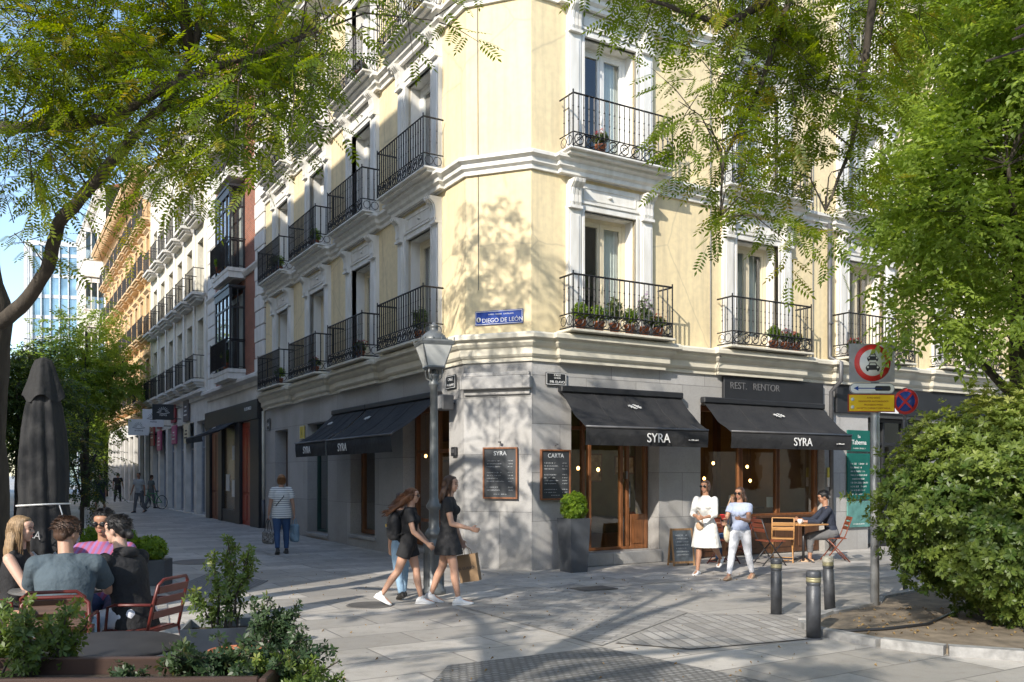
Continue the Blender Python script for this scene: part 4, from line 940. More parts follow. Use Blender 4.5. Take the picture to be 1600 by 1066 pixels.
limbs = [([T3, T3+Vector((0, 0, 2.4)), T3+Vector((-.1, .1, 4.4)), T3+Vector((-.5, .3, 6.4)), T3+Vector((-.8, .4, 8))], (.2, .05)),
         ([T3+Vector((-.1, .1, 4.2)), at(1480, -190, 6.6), at(1380, -150, 7.0), at(1240, -20, 7.2), at(1130, 40, 7.1), at(1010, 0, 7)], (.09, .012)),
         ([at(1380, -150, 7.0), at(1350, 120, 7.5), at(1330, 230, 7.5), at(1290, 330, 7.4)], (.04, .008)), ([at(1240, -20, 7.2), at(1190, 130, 7.3), at(1130, 250, 7.2), at(1125, 340, 7.2)], (.03, .006))]
tree('street_tree', 'feathery locust branches hanging in front of the right upper windows', T3, limbs, cl, TPL_PIN, M_leafA, droop=.45, lsc=(.75, 1.05), tl=.4, twmax=900)
# leafy tree at the right edge
T4 = Vector((6.35, 11.0, 0))
maskT = [(1700, -300), (1520, -300), (1485, 0), (1460, 60), (1470, 110), (1435, 190), (1430, 280), (1415, 350), (1435, 400), (1500, 420), (1480, 455), (1560, 470), (1640, 465), (1900, 480), (1900, -300)]
allowT = lambda x, y: inside(x, y, maskT) and not (1500 < x < 1570 and 170 < y < 310 and NR.rand() < .6)
cl = crown_clusters((6.9, 11.0, 6.3), (3.1, 2.0, 4.0), 230, .5, 16, allowT)
for px, py, Y, r, n in ((1462, 478, 10.5, .3, 7), (1425, 505, 10.0, .12, 3), (1480, 505, 10.2, .2, 5), (1540, 500, 10.2, .22, 6), (1590, 480, 10.2, .4, 9), (1405, 330, 10.4, .2, 5), (1392, 380, 10.4, .15, 3), (1425, 250, 10.4, .25, 6), (1460, 430, 10.4, .35, 9), (1520, 60, 10, .5, 10), (1560, 140, 10, .4, 9), (1450, 120, 10.2, .4, 9), (1450, 220, 10.2, .4, 9), (1450, 330, 10.2, .4, 9), (1530, 360, 10.2, .45, 10), (1580, 300, 10.4, .4, 8)):
    p = at(px, py, Y); cl.append((*p, r*1.15, int(n*2.6)))
limbs = [([T4, T4+Vector((0, 0, 1.5)), T4+Vector((.05, .1, 3.2)), T4+Vector((.1, .1, 5.5)), T4+Vector((.2, 0, 8)), T4+Vector((.2, 0, 9.6))], (.17, .04))]+[([T4+Vector((.05, .1, 2.6+.9*i)), T4+Vector((1.0*math.cos(i*2.2+2), .9*math.sin(i*2.2+2), 3.6+.9*i)), T4+Vector((1.8*math.cos(i*2.2+2), 1.5*math.sin(i*2.2+2), 4.2+.9*i))], (.06, .02)) for i in range(6)]
tree('street_tree', 'dense bright green broadleaf tree at the right edge behind the round shrub', T4, limbs, cl, TPL_SPRAY, M_leafB, per=5, tl=.4, droop=.3, lsc=(.8, 1.15), twmax=200)
# trees down the side street
def far_tree(label, x, y, zc, rad, n, k, seed, lm=M_leafB, sc=2.0, r=.8, th=.2):
    NR.seed(seed); B = Vector((x, y, 0)); cl = []
    for _ in range(n):
        v = NR.randn(3); v /= np.linalg.norm(v); q = NR.rand()**.4; cl.append((x+v[0]*rad[0]*q, y+v[1]*rad[1]*q, zc+v[2]*rad[2]*q, r*(.7+.6*NR.rand()), k))
    limbs = [([B, B+Vector((0, 0, zc*.5)), B+Vector((.1, 0, zc)), B+Vector((0, 0, zc+rad[2]*.6))], (th, .05))]+[([B+Vector((0, 0, zc*.6)), B+Vector((rad[0]*.5*math.cos(i*1.7), rad[1]*.5*math.sin(i*1.7), zc*.95)), B+Vector((rad[0]*.8*math.cos(i*1.7), rad[1]*.8*math.sin(i*1.7), zc+.2*rad[2]))], (th*.4, .03)) for i in range(4)]
    return tree('street_tree', label, B, limbs, cl, TPL_SPRAY, lm, per=4, tl=.6, lsc=(sc*.8, sc*1.2), twmax=60, group='trees along the side street')
far_tree('sunlit yellow green tree in front of the glass tower, tallest of the far trees', -22.3, 46, 7.0, (2.5, 2.2, 3.6), 70, 13, 11, sc=1.8)
far_tree('dark green tree between the trunk at the left edge and the sunlit tree', -20.2, 36, 4.6, (2.4, 2.0, 2.5), 60, 12, 12, lm=M_leafC, sc=1.7)
far_tree('green tree low beside the white gallery building at the end of the street', -30.5, 66, 5.0, (2.6, 2.0, 3.2), 55, 11, 13, sc=2.2)
far_tree('rounded tree far behind the closed parasol', -37, 70, 7.2, (4, 3, 4.4), 60, 12, 14, sc=2.6, r=1.3)
t = far_tree('small dark leafy tree with thin stems just right of the closed parasol', -9.0, 18.4, 1.95, (.36, .36, .8), 24, 6, 15, lm=M_leafD, sc=.7, r=.2, th=.04)
for i, (x, y, lb) in enumerate(((-12, -24, 'unseen round tree added for window reflections, behind the camera to the left'), (1, -20, 'unseen round tree added for window reflections, straight behind the camera'), (11, -22, 'unseen round tree added for window reflections, behind the camera to the right'), (22, -18, 'unseen round tree added for window reflections, farthest right behind the camera'))):
    far_tree(lb, x, y, 5.2, (3.6, 3.2, 3.2), 34, 8, 40+i, lm=M_leafB, sc=2.2, r=1.1)['group'] = 'unseen trees added for window reflections'  # unseen trees, added so the window glass mirrors greenery
far_tree('unseen tree added for window reflections before the tan house on the right', 24, 9.5, 5.0, (2.6, 2.6, 2.8), 30, 8, 47, lm=M_leafB, sc=2, r=.9)['group'] = 'unseen trees added for window reflections'
# ---------------------------------------------------------------- awnings
rnd = random.Random(11)
def awning(label, P, rz, W, pr, z0, z1, val, tx, arms=True, small=True, size=.235, grp='black awnings of the corner bar'):
    a = thing('awning', label, 'awning', P, rz, grp)
    b = MB(); n, m = 24, 10; vs = []
    for i in range(n+1):
        x = W*i/n
        for j in range(m+1):
            t = j/m; y = -.14-(pr-.14)*t; z = z0+(z1-z0)*t-.06*math.sin(math.pi*t)-.014*math.sin(x*7+t*3)*t-.010*math.sin(x*17-t*9)*math.sin(math.pi*t)-.006*math.sin(x*31+t*14); vs.append((x, y, z))
        vs.append((x, -pr-.005*math.sin(x*7), z1-val*.5)); vs.append((x, -pr+.02+.012*math.sin(x*11), z1-val))
    q = m+3
    b.add(vs, [(i*q+j, (i+1)*q+j, (i+1)*q+j+1, i*q+j+1) for i in range(n) for j in range(q-1)], True)
    part('fabric', b, M_canvas, a)
    for k in range(1, 4):
        b = MB(); x = W*k/4; b.tube([(x, -.14-(pr-.14)*t, z0+(z1-z0)*t-.06*math.sin(math.pi*t)+.004-.014*math.sin(x*7+t*3)*t-.010*math.sin(x*17-t*9)*math.sin(math.pi*t)-.006*math.sin(x*31+t*14)) for t in [j/10 for j in range(11)]], .005, 4); part('seam', b, M_canvas, a)
    b = MB(); b.box(-.03, W+.03, -.20, -.06, z0-.02, z0+.10, .02); part('cassette', b, M_black, a)
    b = MB(); b.tube([(0, -pr, z1+.01), (W, -pr, z1+.01)], .022, 6); part('front_bar', b, M_lead, a)
    for x in (.10, W-.10):
        b = MB(); s = 1 if x < 1 else -1
        b.tube([(x, -.12, z0-.03), (x+s*.35, -.12-(pr-.14)*.5, (z0+z1)/2-.10), (x+s*.03, -pr+.02, z1-.02)], .022, 6); b.ell((x+s*.35, -.12-(pr-.14)*.5, (z0+z1)/2-.10), (.035,)*3)
        part('folding_arm', b, M_steel, a)
    if tx is not None: text('SYRA', size, M_letter, a, (tx, -pr-.02, z1-val*.5-size*.36), (R(90), 0, 0), 'lettering', .004, xs=.98)
    if small: text('est. 1908 madrid', .035, M_letter, a, (W-.38, -pr-.02, z1-val*.62), (R(90), 0, 0), 'lettering', .003)
    # swirl emblem on the slope
    b = MB(); ang = math.atan2(z0-z1, pr-.14); cx = tx if tx is not None else W/2; cy = -.14-(pr-.14)*.38; cz = z0+(z1-z0)*.38
    for i in range(4):
        pts = []
        for k in range(9):
            u = -.16+.04*k; v = .028*(i-1.5)+.02*math.sin(k*1.2+i); pts.append((cx-.15+u*(1-.2*abs(i-1.5)), cy+v*math.cos(ang), cz+v*math.sin(ang)+.0-.03+.045))
        b.tube(pts, .006, 4)
    part('emblem', b, M_letter, a); return a
awning('black awning over the timber bar door, just right of the corner', Rp(.54), ROT_R, 2.79, .90, 3.17, 2.50, .31, 1.58)
awning('black awning over the wide bar window with the terrace below, right of the door awning', Rp(3.92), ROT_R, 3.45, .90, 3.12, 2.50, .31, 1.95)
awning('black awning of the shaded side facade nearest to the street lamp', Lp(4.46), ROT_L, 3.60, 1.10, 3.16, 2.42, .32, 1.05, small=False)
awning('black awning of the shaded side facade farther from the corner, left of the other one', Lp(6.75), ROT_L, 2.2, 1.10, 3.16, 2.42, .32, .95, small=False)
ca = awning('plain black canopy projecting from the brick building shop', Lp(19.5), ROT_L, 2.9, 1.3, 3.55, 3.0, .2, None, small=False)
# ---------------------------------------------------------------- boards and plates
M_chalk = mat('chalkboard', (.030, .034, .038), .7, var=.4, scale=4, c2=(.055, .060, .068)); M_bframe = wood('board_frame', (.22, .085, .035), .5)
M_ch = mat('chalk', (.62, .64, .66), .9, var=.1)
def scribble(b, x0, x1, z, y, h, dens=.8, rn=rnd):
    x = x0
    while x < x1:
        wd = h*(.5+rn.random()*.5)
        if rn.random() < dens:
            k = rn.randrange(3)
            if k == 0: b.box(x, x+h*.14, y, y+.002, z, z+h)
            if k == 1: b.box(x, x+wd*.8, y, y+.002, z+h*.42, z+h*.58); b.box(x, x+h*.14, y, y+.002, z, z+h*.8)
            if k == 2: b.box(x, x+wd*.7, y, y+.002, z, z+h*.15); b.box(x+wd*.5, x+wd*.5+h*.14, y, y+.002, z, z+h)
        x += wd
def chalkboard(label, P, rz, W, H, head, grp='framed chalk menus on the granite corner'):
    t = thing('menu_board', label, 'chalkboard', P, rz, grp); b = MB()
    b.box(-W/2, W/2, -.03, 0, 0, H, .002); o = part('slate', b, M_chalk, t)
    b = MB(); f = .028
    b.box(-W/2-f, W/2+f, -.05, 0, -f, .002, .005); b.box(-W/2-f, W/2+f, -.05, 0, H-.002, H+f, .005); b.box(-W/2-f, -W/2+.002, -.048, 0, 0, H, .005); b.box(W/2-.002, W/2+f, -.048, 0, 0, H, .005)
    part('frame', b, M_bframe, t)
    text(head, .105, M_ch, o, (0, -.033, H-.115), (R(90), 0, R(0)), 'lettering', .001)
    b = MB()
    for k in range(11):
        z = H-.22-k*.052
        if k in (3, 8): continue
        scribble(b, -W/2+.05, -W/2+.05+W*(.32+.2*rnd.random()), z, -.034, .017); scribble(b, W/2-.15, W/2-.05, z, -.034, .017)
    scribble(b, -.12, .12, .05, -.034, .014); part('writing', b, M_ch, o)
    b = MB(); b.tube([(-.0, -.02, H+.10), (0, -.05, H+.12)], .012, 6); b.lathe([(.03, -.012), (.03, .012)], 8, (0, -.06, H+.12)); part('hook_lamp', b, M_lead, t); return t
GW = .07
chalkboard('framed black chalk menu on the angled corner wall, left of the two', Cp(.70, GW, 1.28), ROT_C, .60, .86, 'SYRA')
chalkboard('framed black chalk menu beside the bar door, right of the two', Rp(.45, GW, 1.26), ROT_R, .58, .84, 'CARTA')
def plate(name, label, P, rz, W, H, m, lines, rimm=None, cat='sign', lm=None):
    t = thing(name, label, cat, P, rz); b = MB(); b.box(-W/2, W/2, -.02, 0, 0, H, .004); o = part('plate', b, m, t)
    b = MB(); f = .012; z1 = H
    b.box(-W/2+f, W/2-f, -.024, -.019, f, f+.008); b.box(-W/2+f, W/2-f, -.024, -.019, H-f-.008, H-f); b.box(-W/2+f, -W/2+f+.008, -.0235, -.019, f, H-f); b.box(W/2-f-.008, W/2-f, -.0235, -.019, f, H-f); part('border', b, rimm or M_letter, t)
    for s, sz, x, z in lines: text(s, sz, lm or M_letter, o, (x, -.022, z), (R(90), 0, 0), 'lettering', .002)
    return t
M_blue = mat('enamel_blue', (.02, .06, .30), .25, var=.15)
p_ = plate('street_sign', 'blue enamel street name plate on the yellow corner wall', Cp(.648, .01, 4.36), ROT_C, .915, .255, M_blue, [('DIEGO DE LEÓN', .105, .07, .045), ('BARRIO   MADRID   CASTELLANA', .032, .04, .175)])
b = MB(); b.lathe([(.001, 0), (.045, .0), (.045, .004), (.001, .005)], 14); b.cur = 1; b.box(-.012, .012, -.03, .03, .004, .008)
part('crest', b, [M_letter, M_ink], p_, (-.385, -.022, .10), rot=(R(90), 0, 0))
plate('street_sign', 'small black stone name plate on the granite right of the corner shelf', Rp(.47, GW, 3.27), ROT_R, .44, .23, M_black, [('CALLE', .05, .02, .165), ('DE DON', .035, .02, .12), ('MIL ELAVO', .065, .02, .04)])
plate('street_sign', 'small black stone name plate on the shaded side just left of the corner', Lp(.45, GW, 3.27), ROT_L, .40, .25, M_black, [('CALLE', .07, 0, .15), ('MIL ELAVO', .06, 0, .05)])
plate('wall_plaque', 'yellow notice plaque on the shaded granite beside the green window', Lp(9.5, GW, 2.66), ROT_L, .42, .36, mat('yellow_plate', (.62, .48, .06), .5), [('i', .2, 0, .1)], lm=M_ink)
plate('wall_plaque', 'dark square plaque high on the far granite pier by the entrance door', Lp(12.9, GW, 3.05), ROT_L, .34, .36, M_black, [('26', .16, 0, .12)])
t = thing('wall_camera', 'grey box security camera on the wall above the side window near the corner', 'security camera', Lp(.35, .05, 2.98), ROT_L); b = MB(); b.box(-.14, .14, -.32, -.08, -.12, .16, .02); part('housing', b, M_lead, t); b = MB(); b.box(-.11, .11, -.335, -.32, -.09, .13); part('lens', b, mat('lens', (.3, .3, .3), .2), t); b = MB(); b.tube([(0, -.1, 0), (0, 0, .02)], .02, 6); part('bracket', b, M_black, t)  # projecting housing of a wall security camera
t = thing('intercom_box', 'small black box fixed at head height by the corner side window', 'wall box', Lp(.30, .055, 2.02), ROT_L); b = MB(); b.box(-.09, .09, -.06, 0, 0, .17, .012); part('housing', b, M_black, t); b = MB(); b.box(-.05, .05, -.066, -.06, .06, .13); part('screen', b, M_steel, t)
# green menu panels on the right pier
mg = mat('green_panel', (.012, .115, .095), .2, var=.2, scale=2)
for z0, z1, lb, head in ((2.20, 2.68, 'green glossy menu header panel with white script, topmost of the three', 'Menú'), (1.12, 2.16, 'tall green glossy menu panel with white list, middle of the three', None), (.50, 1.09, 'pale green poster panel below the tall green menu', None)):
    t = thing('menu_sign', lb, 'menu sign', Rp(8.62, GW, z0), ROT_R, 0, ); t['group'] = 'green panels on the right pier'
    t.rotation_euler = (0, 0, ROT_R); b = MB(); H = z1-z0; b.box(-.38, .38, -.04, 0, 0, H, .006); o = part('panel', b, mg if z0 > 1 else mat('pale_green_panel', (.10, .24, .22), .3, var=.3, scale=6), t)
    if head: text('La', .10, M_letter, o, (0, -.042, H-.17), (R(90), 0, 0)); text('Taberna', .15, M_letter, o, (0, -.042, H-.32), (R(90), 0, 0))
    b = MB()
    if z0 == 1.12:
        for k in range(9): scribble(b, -.28, .05+.25*rnd.random(), H-.25-.085*k, -.044, .038)
    else: scribble(b, -.2, .2, .06, -.044, .03)
    part('writing', b, M_letter, o)
t = thing('pipe_notice', 'small yellow and white paper sleeve taped round the dark drain pipe', 'notice', Rp(7.63, .12, 1.42), ROT_R); b = MB(); b.lathe([(.06, 0), (.06, .2)], 12, cap=False); b.cur = 1; b.lathe([(.0605, .2), (.0605, .42)], 12, cap=False); part('paper', b, [M_letter, mat('yellow_paper', (.62, .58, .12), .6)], t)
# ---------------------------------------------------------------- street lamp
M_lampp = mat('grey_lamp_paint', (.13, .14, .145), .42, .25, var=.2, scale=9, bump=.15, bscale=60)
LP = gnd(678, 928); LP.z = 0
t = thing('street_lamp', 'grey cast iron street lamp with a four sided lantern in front of the corner', 'street lamp', LP, .35)
b = MB(); b.lathe([(.17, 0), (.17, .06), (.145, .08), (.14, .62), (.155, .66), (.155, .70), (.10, .76), (.085, .80), (.125, .83), (.13, .86), (.10, .90), (.075, .94), (.07, 1.18), (.105, 1.21), (.11, 1.25), (.075, 1.30), (.062, 1.36), (.058, 2.3), (.052, 2.92), (.075, 2.94), (.075, 2.97), (.06, 2.99), (.06, 3.06), (.08, 3.08), (.05, 3.10), (.03, 3.12), (.03, 3.17)], 18)
for i in range(8):
    a = i*math.pi/4; b.box(-.012, .012, .128, .150, .12, .58)  if False else b.tube([(.14*math.cos(a), .14*math.sin(a), .12), (.138*math.cos(a), .138*math.sin(a), .58)], .013, 5)
part('post', b, M_lampp, t)
b = MB()
for i in range(4):
    a = i*math.pi/2+math.pi/4; b.tube([(.05*math.cos(a), .05*math.sin(a), 3.0), (.12*math.cos(a), .12*math.sin(a), 3.04), (.14*math.cos(a), .14*math.sin(a), 3.12), (.12*math.cos(a), .12*math.sin(a), 3.19)], .010, 5)
def frus(b, r0, z0, r1, z1, k=4): b.lathe([(r0*1.414, z0), (r1*1.414, z1)], k)
M45 = Matrix.Rotation(math.pi/4, 4, 'Z'); b.M = M45
frus(b, .10, 3.16, .135, 3.19); frus(b, .135, 3.19, .13, 3.21); frus(b, .225, 3.50, .235, 3.54); frus(b, .235, 3.54, .20, 3.57)
b.M = None
for i in range(4):
    a = i*math.pi/2; b.tube([(.125*1.3*math.cos(a+math.pi/4)*1.06, .125*1.3*math.sin(a+math.pi/4)*1.06, 3.2), (.215*1.38*math.cos(a+math.pi/4), .215*1.38*math.sin(a+math.pi/4), 3.51)], .011, 5)
    b.tube([(.24*math.cos(a+math.pi/4)*1.35, .24*math.sin(a+math.pi/4)*1.35, 3.53), (.24*math.cos(a+math.pi/4)*1.37, .24*math.sin(a+math.pi/4)*1.37, 3.60)], .009, 5)
b.lathe([(.19, 3.56), (.18, 3.60), (.15, 3.65), (.09, 3.70), (.06, 3.71), (.06, 3.76), (.07, 3.77), (.04, 3.80), (.012, 3.83), (.0, 3.84)], 16)
for i in range(10): a = i*math.pi/5; b.tube([(.20*math.cos(a), .20*math.sin(a), 3.56), (.2*math.cos(a), .2*math.sin(a), 3.61)], .008, 4)
part('lantern_frame', b, M_lampp, t)
b = MB(); b.M = M45; b.lathe([(.122*1.414, 3.205), (.215*1.414, 3.50)], 4, cap=False); part('pane', b, mat('frosted_pane', (.52, .53, .52), .25, var=.12, scale=3), t)
# ---------------------------------------------------------------- bollards
M_boll = mat('dark_bollard_paint', (.055, .058, .065), .45, .2, var=.35, scale=7, bump=.2); M_bband = mat('bollard_band', (.30, .27, .16), .5, .4)
def bollard(label, px, py, H, rr, lean=(0, 0), top=None, bandm=None):
    P = gnd(px, py); t = thing('bollard', label, 'bollard', P, 0, 'bollards at the edge of the paving'); t.rotation_euler = (lean[0], lean[1], .3)
    b = MB(); b.lathe([(rr, 0), (rr, H*.76), (rr*.93, H*.765), (rr*.93, H*.79), (rr, H*.80), (rr, H*.83)], 20); part('post', b, M_boll, t)
    b = MB(); b.lathe([(rr*1.01, H*.83), (rr*1.01, H*.86), (rr*.96, H*.865), (rr*1.01, H*.87), (rr*1.01, H*.90)], 20); part('band', b, bandm or M_bband, t)
    b = MB(); b.lathe([(rr, H*.90), (rr*1.02, H*.915), (rr*1.02, H*.97), (rr*.9, H*.995), (0, H)], 20); part('cap', b, top or M_boll, t)
    b = MB(); b.lathe([(rr*1.25, 0), (rr*1.2, .012), (rr, .014)], 20); part('base_ring', b, M_lead, t)
bollard('straight dark bollard farthest left of the three', 1213, 961, .68, .066)
bollard('dark bollard with a worn striped band, nearest of the three', 1271, 998, .70, .072)
bollard('leaning bollard with a pale cream cap, right of the three', 1297, 955, .68, .066, (R(1), R(-3.6)), mat('cream_cap', (.48, .45, .36), .6), M_bband)
# ---------------------------------------------------------------- traffic sign post
SP = gnd(1367, 952)
t = thing('sign_pole', 'galvanised round pole carrying the traffic signs beside the round shrub', 'pole', SP, 0)
b = MB(); b.lathe([(.052, 0), (.052, 1.5), (.05, 3.2), (.045, 3.22), (0, 3.225)], 14); part('tube', b, mat('galvanised', (.36, .37, .38), .45, .5, var=.2, scale=5), t)
SR = R(3)
M_red = mat('sign_red', (.62, .035, .03), .35, var=.08); M_swhite = mat('sign_white', (.74, .75, .75), .35, var=.05); M_sgrey = mat('sign_back_grey', (.33, .33, .36), .4, var=.15)
Yp = SP.y-.09; spx = lambda px: (px-800)/F*Yp
zof = lambda py: CH-(py-742)/F*Yp
t = thing('traffic_sign', 'square grey plate with a red ringed no vehicles disc showing a car and a motorcycle', 'traffic sign', (spx(1363), Yp, zof(567)), SR)
b = MB(); b.box(-.285, .285, 0, .02, -.235, .235, .01); part('plate', b, M_sgrey, t)
RX = Matrix.Rotation(math.pi/2, 4, 'X')
b = MB(); b.M = RX; b.lathe([(0, 0), (.228, 0), (.228, .006), (0, .007)], 40); part('ring', b, M_red, t)
b = MB(); b.M = RX; b.lathe([(0, .0), (.165, .0), (.165, .010), (0, .011)], 36); part('disc', b, M_swhite, t)
def car(b, z, s):
    body = [(-.085, -.03), (-.09, .0), (-.075, .022), (-.055, .03), (.055, .03), (.075, .022), (.09, .0), (.085, -.03)]
    b.prism([(x*s, z+y*s) for x, y in body], -.015, -.0115)
    roof = [(-.055, .03), (-.04, .062), (.04, .062), (.055, .03), (.045, .03), (.033, .053), (-.033, .053), (-.045, .03)]
    b.prism([(x*s, z+y*s) for x, y in roof[:4]][:2]+[(x*s, z+y*s) for x, y in ((-.033, .053), (-.045, .03))], -.015, -.0115); b.prism([(x*s, z+y*s) for x, y in ((.055, .03), (.045, .03), (.033, .053), (.04, .062))], -.015, -.0115); b.prism([(x*s, z+y*s) for x, y in ((-.04, .062), (.04, .062), (.033, .053), (-.033, .053))], -.0152, -.0115)
    for x in (-.078, .055): b.box(x*s, (x+.023)*s, -.015, -.0115, z-.047*s, z-.03*s)
b = MB(); car(b, -.06, 1.0); car(b, .055, .8); b.tube([(-.03, -.013, .11), (0, -.013, .125), (.035, -.013, .105)], .005, 4); b.cur = 1
for z, s in ((-.06, 1), (.055, .8)):
    for x in (-.062, .062): b.M = Matrix.Translation((x*s, -.0155, z+.003)) @ RX; b.lathe([(.013*s, 0), (.013*s, .002)], 8)
b.M = None; part('pictogram', b, [M_ink, M_swhite], t)
b = MB()
t = thing('arrow_sign', 'long white sign with rounded ends and a thin blue arrow pointing left', 'sign', (spx(1363), Yp, zof(607)), SR)
pill = lambda w_, h: [(w_*s+h*math.cos(a), h*math.sin(a)) for s, a0 in ((1, -90), (-1, 90)) for a in [R(a0+22.5*k) for k in range(9)]]
b = MB(); b.prism(pill(.22, .065), 0, .02); part('rim', b, M_sgrey, t); b = MB(); b.prism(pill(.22, .055), -.004, .001); part('plate', b, M_swhite, t)
b = MB(); b.box(-.19, .12, -.008, -.004, -.006, .006); b.prism([(-.24, 0), (-.18, .028), (-.18, -.028)], -.008, -.004); part('arrow', b, M_blue, t); b = MB(); b.prism([(.13+x*.4, z*.6) for x, z in pill(.2, .05)], -.008, -.004); part('pictogram', b, M_ink, t)
t = thing('direction_sign', 'bright yellow notice plate with small lines of text under the arrow sign', 'sign', (spx(1362), Yp, zof(630)), SR)
b = MB(); b.box(-.295, .295, 0, .02, -.11, .11, .012); part('rim', b, M_redd, t); b = MB(); b.box(-.285, .285, -.004, .001, -.10, .10, .002); o = part('plate', b, mat('sign_yellow', (.80, .52, .01), .35, var=.04), t)
for i, s in enumerate(('AVISO SOLO', 'RESIDENTES AUTORIZADOS', 'PROHIBIDO PASO', 'EXCEPTO CARGA Y DESCARGA')): text(s, .030, M_redd, o, (.02, -.006, .055-.043*i), (R(90), 0, 0), 'lettering', .0006)
b = MB()
for x, z in ((-.245, .045), (-.245, -.05)): b.M = Matrix.Translation((x, -.005, z)) @ RX; b.lathe([(.022, 0), (.022, .003)], 12)
part('symbol', b, M_swhite, o)
P2 = Vector((spx(1414)/Yp*12.4, 12.4, 0))
t = thing('sign_pole', 'second thin pole hidden behind the round shrub', 'pole', P2, 0); b = MB(); b.lathe([(.03, 0), (.03, 2.9), (0, 2.91)], 10); part('tube', b, M_lead, t)
t = thing('traffic_sign', 'round blue no parking sign with red rim turned sideways behind the yellow plate', 'traffic sign', (P2.x, P2.y-.04, CH+(742-628)/F*12.4), R(-55))
b = MB(); b.M = RX; b.lathe([(0, 0), (.18, 0), (.18, .015), (0, .016)], 30); part('ring', b, M_red, t); b = MB(); b.M = RX; b.lathe([(0, 0), (.14, 0), (.14, .020), (0, .021)], 30); part('disc', b, M_blue, t)
b = MB(); b.M = Matrix.Translation((0, -.022, 0)) @ Matrix.Rotation(R(45), 4, 'Y'); b.box(-.14, .14, -.004, 0, -.015, .015); b.M = Matrix.Translation((0, -.022, 0)) @ Matrix.Rotation(R(-45), 4, 'Y'); b.box(-.14, .14, -.0045, 0, -.015, .015); part('cross', b, M_red, t)
# ---------------------------------------------------------------- tall planter by the door, A-board
M_plant = mat('dark_grey_planter', (.062, .068, .078), .5, var=.2, scale=4, bump=.1)
NR.seed(21)
def leafball(n, c, rad, surf=.45, flat=1):
    v = NR.randn(n, 3); v /= np.linalg.norm(v, axis=1)[:, None]; q = NR.rand(n)**surf
    P = np.array(c)+v*q[:, None]*np.array(rad); D = v+NR.randn(n, 3)*.45; D[:, 2] += .35; return P, D
t = thing('tall_planter', 'tall tapered dark grey planter left of the bar door', 'planter', Vector((1.07, 15.22, 0)), ROT_R)
b = MB(); b.lathe([(.24, 0), (.295, .93), (.255, .93), (.25, .88), (0, .88)], 4); b = (lambda q: q)(b); part('container', b, M_plant, t, rotz=math.pi/4); b = MB(); b.lathe([(.26, .90), (0, .91)], 4); part('soil', b, mat('soil', (.05, .035, .022), .95, var=.4, scale=30, bump=1, bscale=40), t, rotz=math.pi/4)
t = thing('potted_shrub', 'small round bright green shrub in the tall grey planter by the door', 'shrub', Vector((1.07, 15.22, .9)))
P, D = leafball(950, (0, 0, .22), (.23, .23, .27)); link('foliage', leaf_mesh('foliage', TPL_ROS, P, D, NR.randn(950, 3), .55+.3*NR.rand(950), M_leafE), t)
b = MB()
for i in range(9): a = i*.7; b.tube([(0, 0, -.02), (.08*math.cos(a), .08*math.sin(a), .15), (.15*math.cos(a), .15*math.sin(a), .32)], [.008, .006, .003], 4)
part('stem', b, M_bark, t)
t = thing('pavement_sign', 'wooden framed chalk A board standing on the pavement beside the bar door', 'A board', Vector((3.13, 16.25, 0)), ROT_R-.2)
for s, nm in ((-1, 0), (1, 1)):
    b = MB(); an = R(-9*s)
    b.M = Matrix.Translation((0, s*.11, 0)) @ Matrix.Rotation(R(9)*s, 4, 'X')
    b.box(-.23, -.195, -.012, .012, 0, .70, .003); b.box(.195, .23, -.012, .012, 0, .70, .003); b.box(-.195, .195, -.011, .011, .05, .09); b.box(-.195, .195, -.011, .011, .66, .695); o = part('frame', b, wood('light_frame', (.26, .15, .07), .5), t)
    b2 = MB(); b2.M = b.M; b2.box(-.195, .195, -.006, .006, .09, .66); part('slate', b2, mat('pale_chalkboard', (.10, .115, .13), .5, var=.5, scale=7), o)
    if s < 0:
        b3 = MB(); b3.M = b.M
        for k in range(7): scribble(b3, -.14, .12, .56-.06*k, -.009, .022)
        part('writing', b3, M_ch, o)
# ---------------------------------------------------------------- furniture
M_redwood = wood('red_stained_wood', (.20, .055, .028), .45, 0); M_lwood = wood('light_wood', (.46, .24, .09), .45, 0); M_redmet = mat('red_metal', (.10, .016, .012), .38, 0, var=.25, scale=12)
M_gmet = mat('dark_metal', (.05, .05, .055), .4, .5)
def folding_chair(label, P, rz, wm, fm, grp, slats=3):
    t = thing('folding_chair', label, 'chair', P, rz, grp)
    # faces +y
    for s in (-1, 1):
        b = MB(); x = .20*s
        b.tube([(x, .24, 0), (x, -.14, .50), (x, -.27, .86)], .012, 6); b.tube([(x*.9, -.24, 0), (x*.9, .18, .45)], .012, 6); part('leg', b, fm, t)
    for a_, r0_ in (((.2, .19, .07), .009), ((.18, -.2, .05), .009), ((.2, -.27, .86), .010)): b = MB(); b.tube([(-a_[0], a_[1], a_[2]), a_], r0_, 5); part('stretcher', b, fm, t)
    b = MB()
    for i in range(6): y = -.17+.068*i; b.box(-.205, .205, y, y+.052, .445, .463, .004)
    part('seat', b, wm, t)
    b = MB()
    for i in range(slats):
        z = .62+.09*i; y = -.14-.13*(z-.5)/.36; b.M = Matrix.Translation((0, y, z)) @ Matrix.Rotation(R(19), 4, 'X'); b.box(-.195, .195, -.012, .006, 0, .068, .004)
    part('backrest', b, wm, t); return t
GC = 'folding terrace chairs outside the bar'
folding_chair('reddish folding chair on the terrace left of the table, turned towards it', (4.78, 16.35, 0), R(-75), M_redwood, M_gmet, GC)
folding_chair('light wooden folding chair at the terrace table with its back to the street', (5.22, 16.95, 0), R(-15), M_lwood, M_lwood, GC, 2)
folding_chair('reddish folding chair under the seated man in dark blue', (6.28, 17.08, 0), R(82), M_redwood, M_redwood, GC)
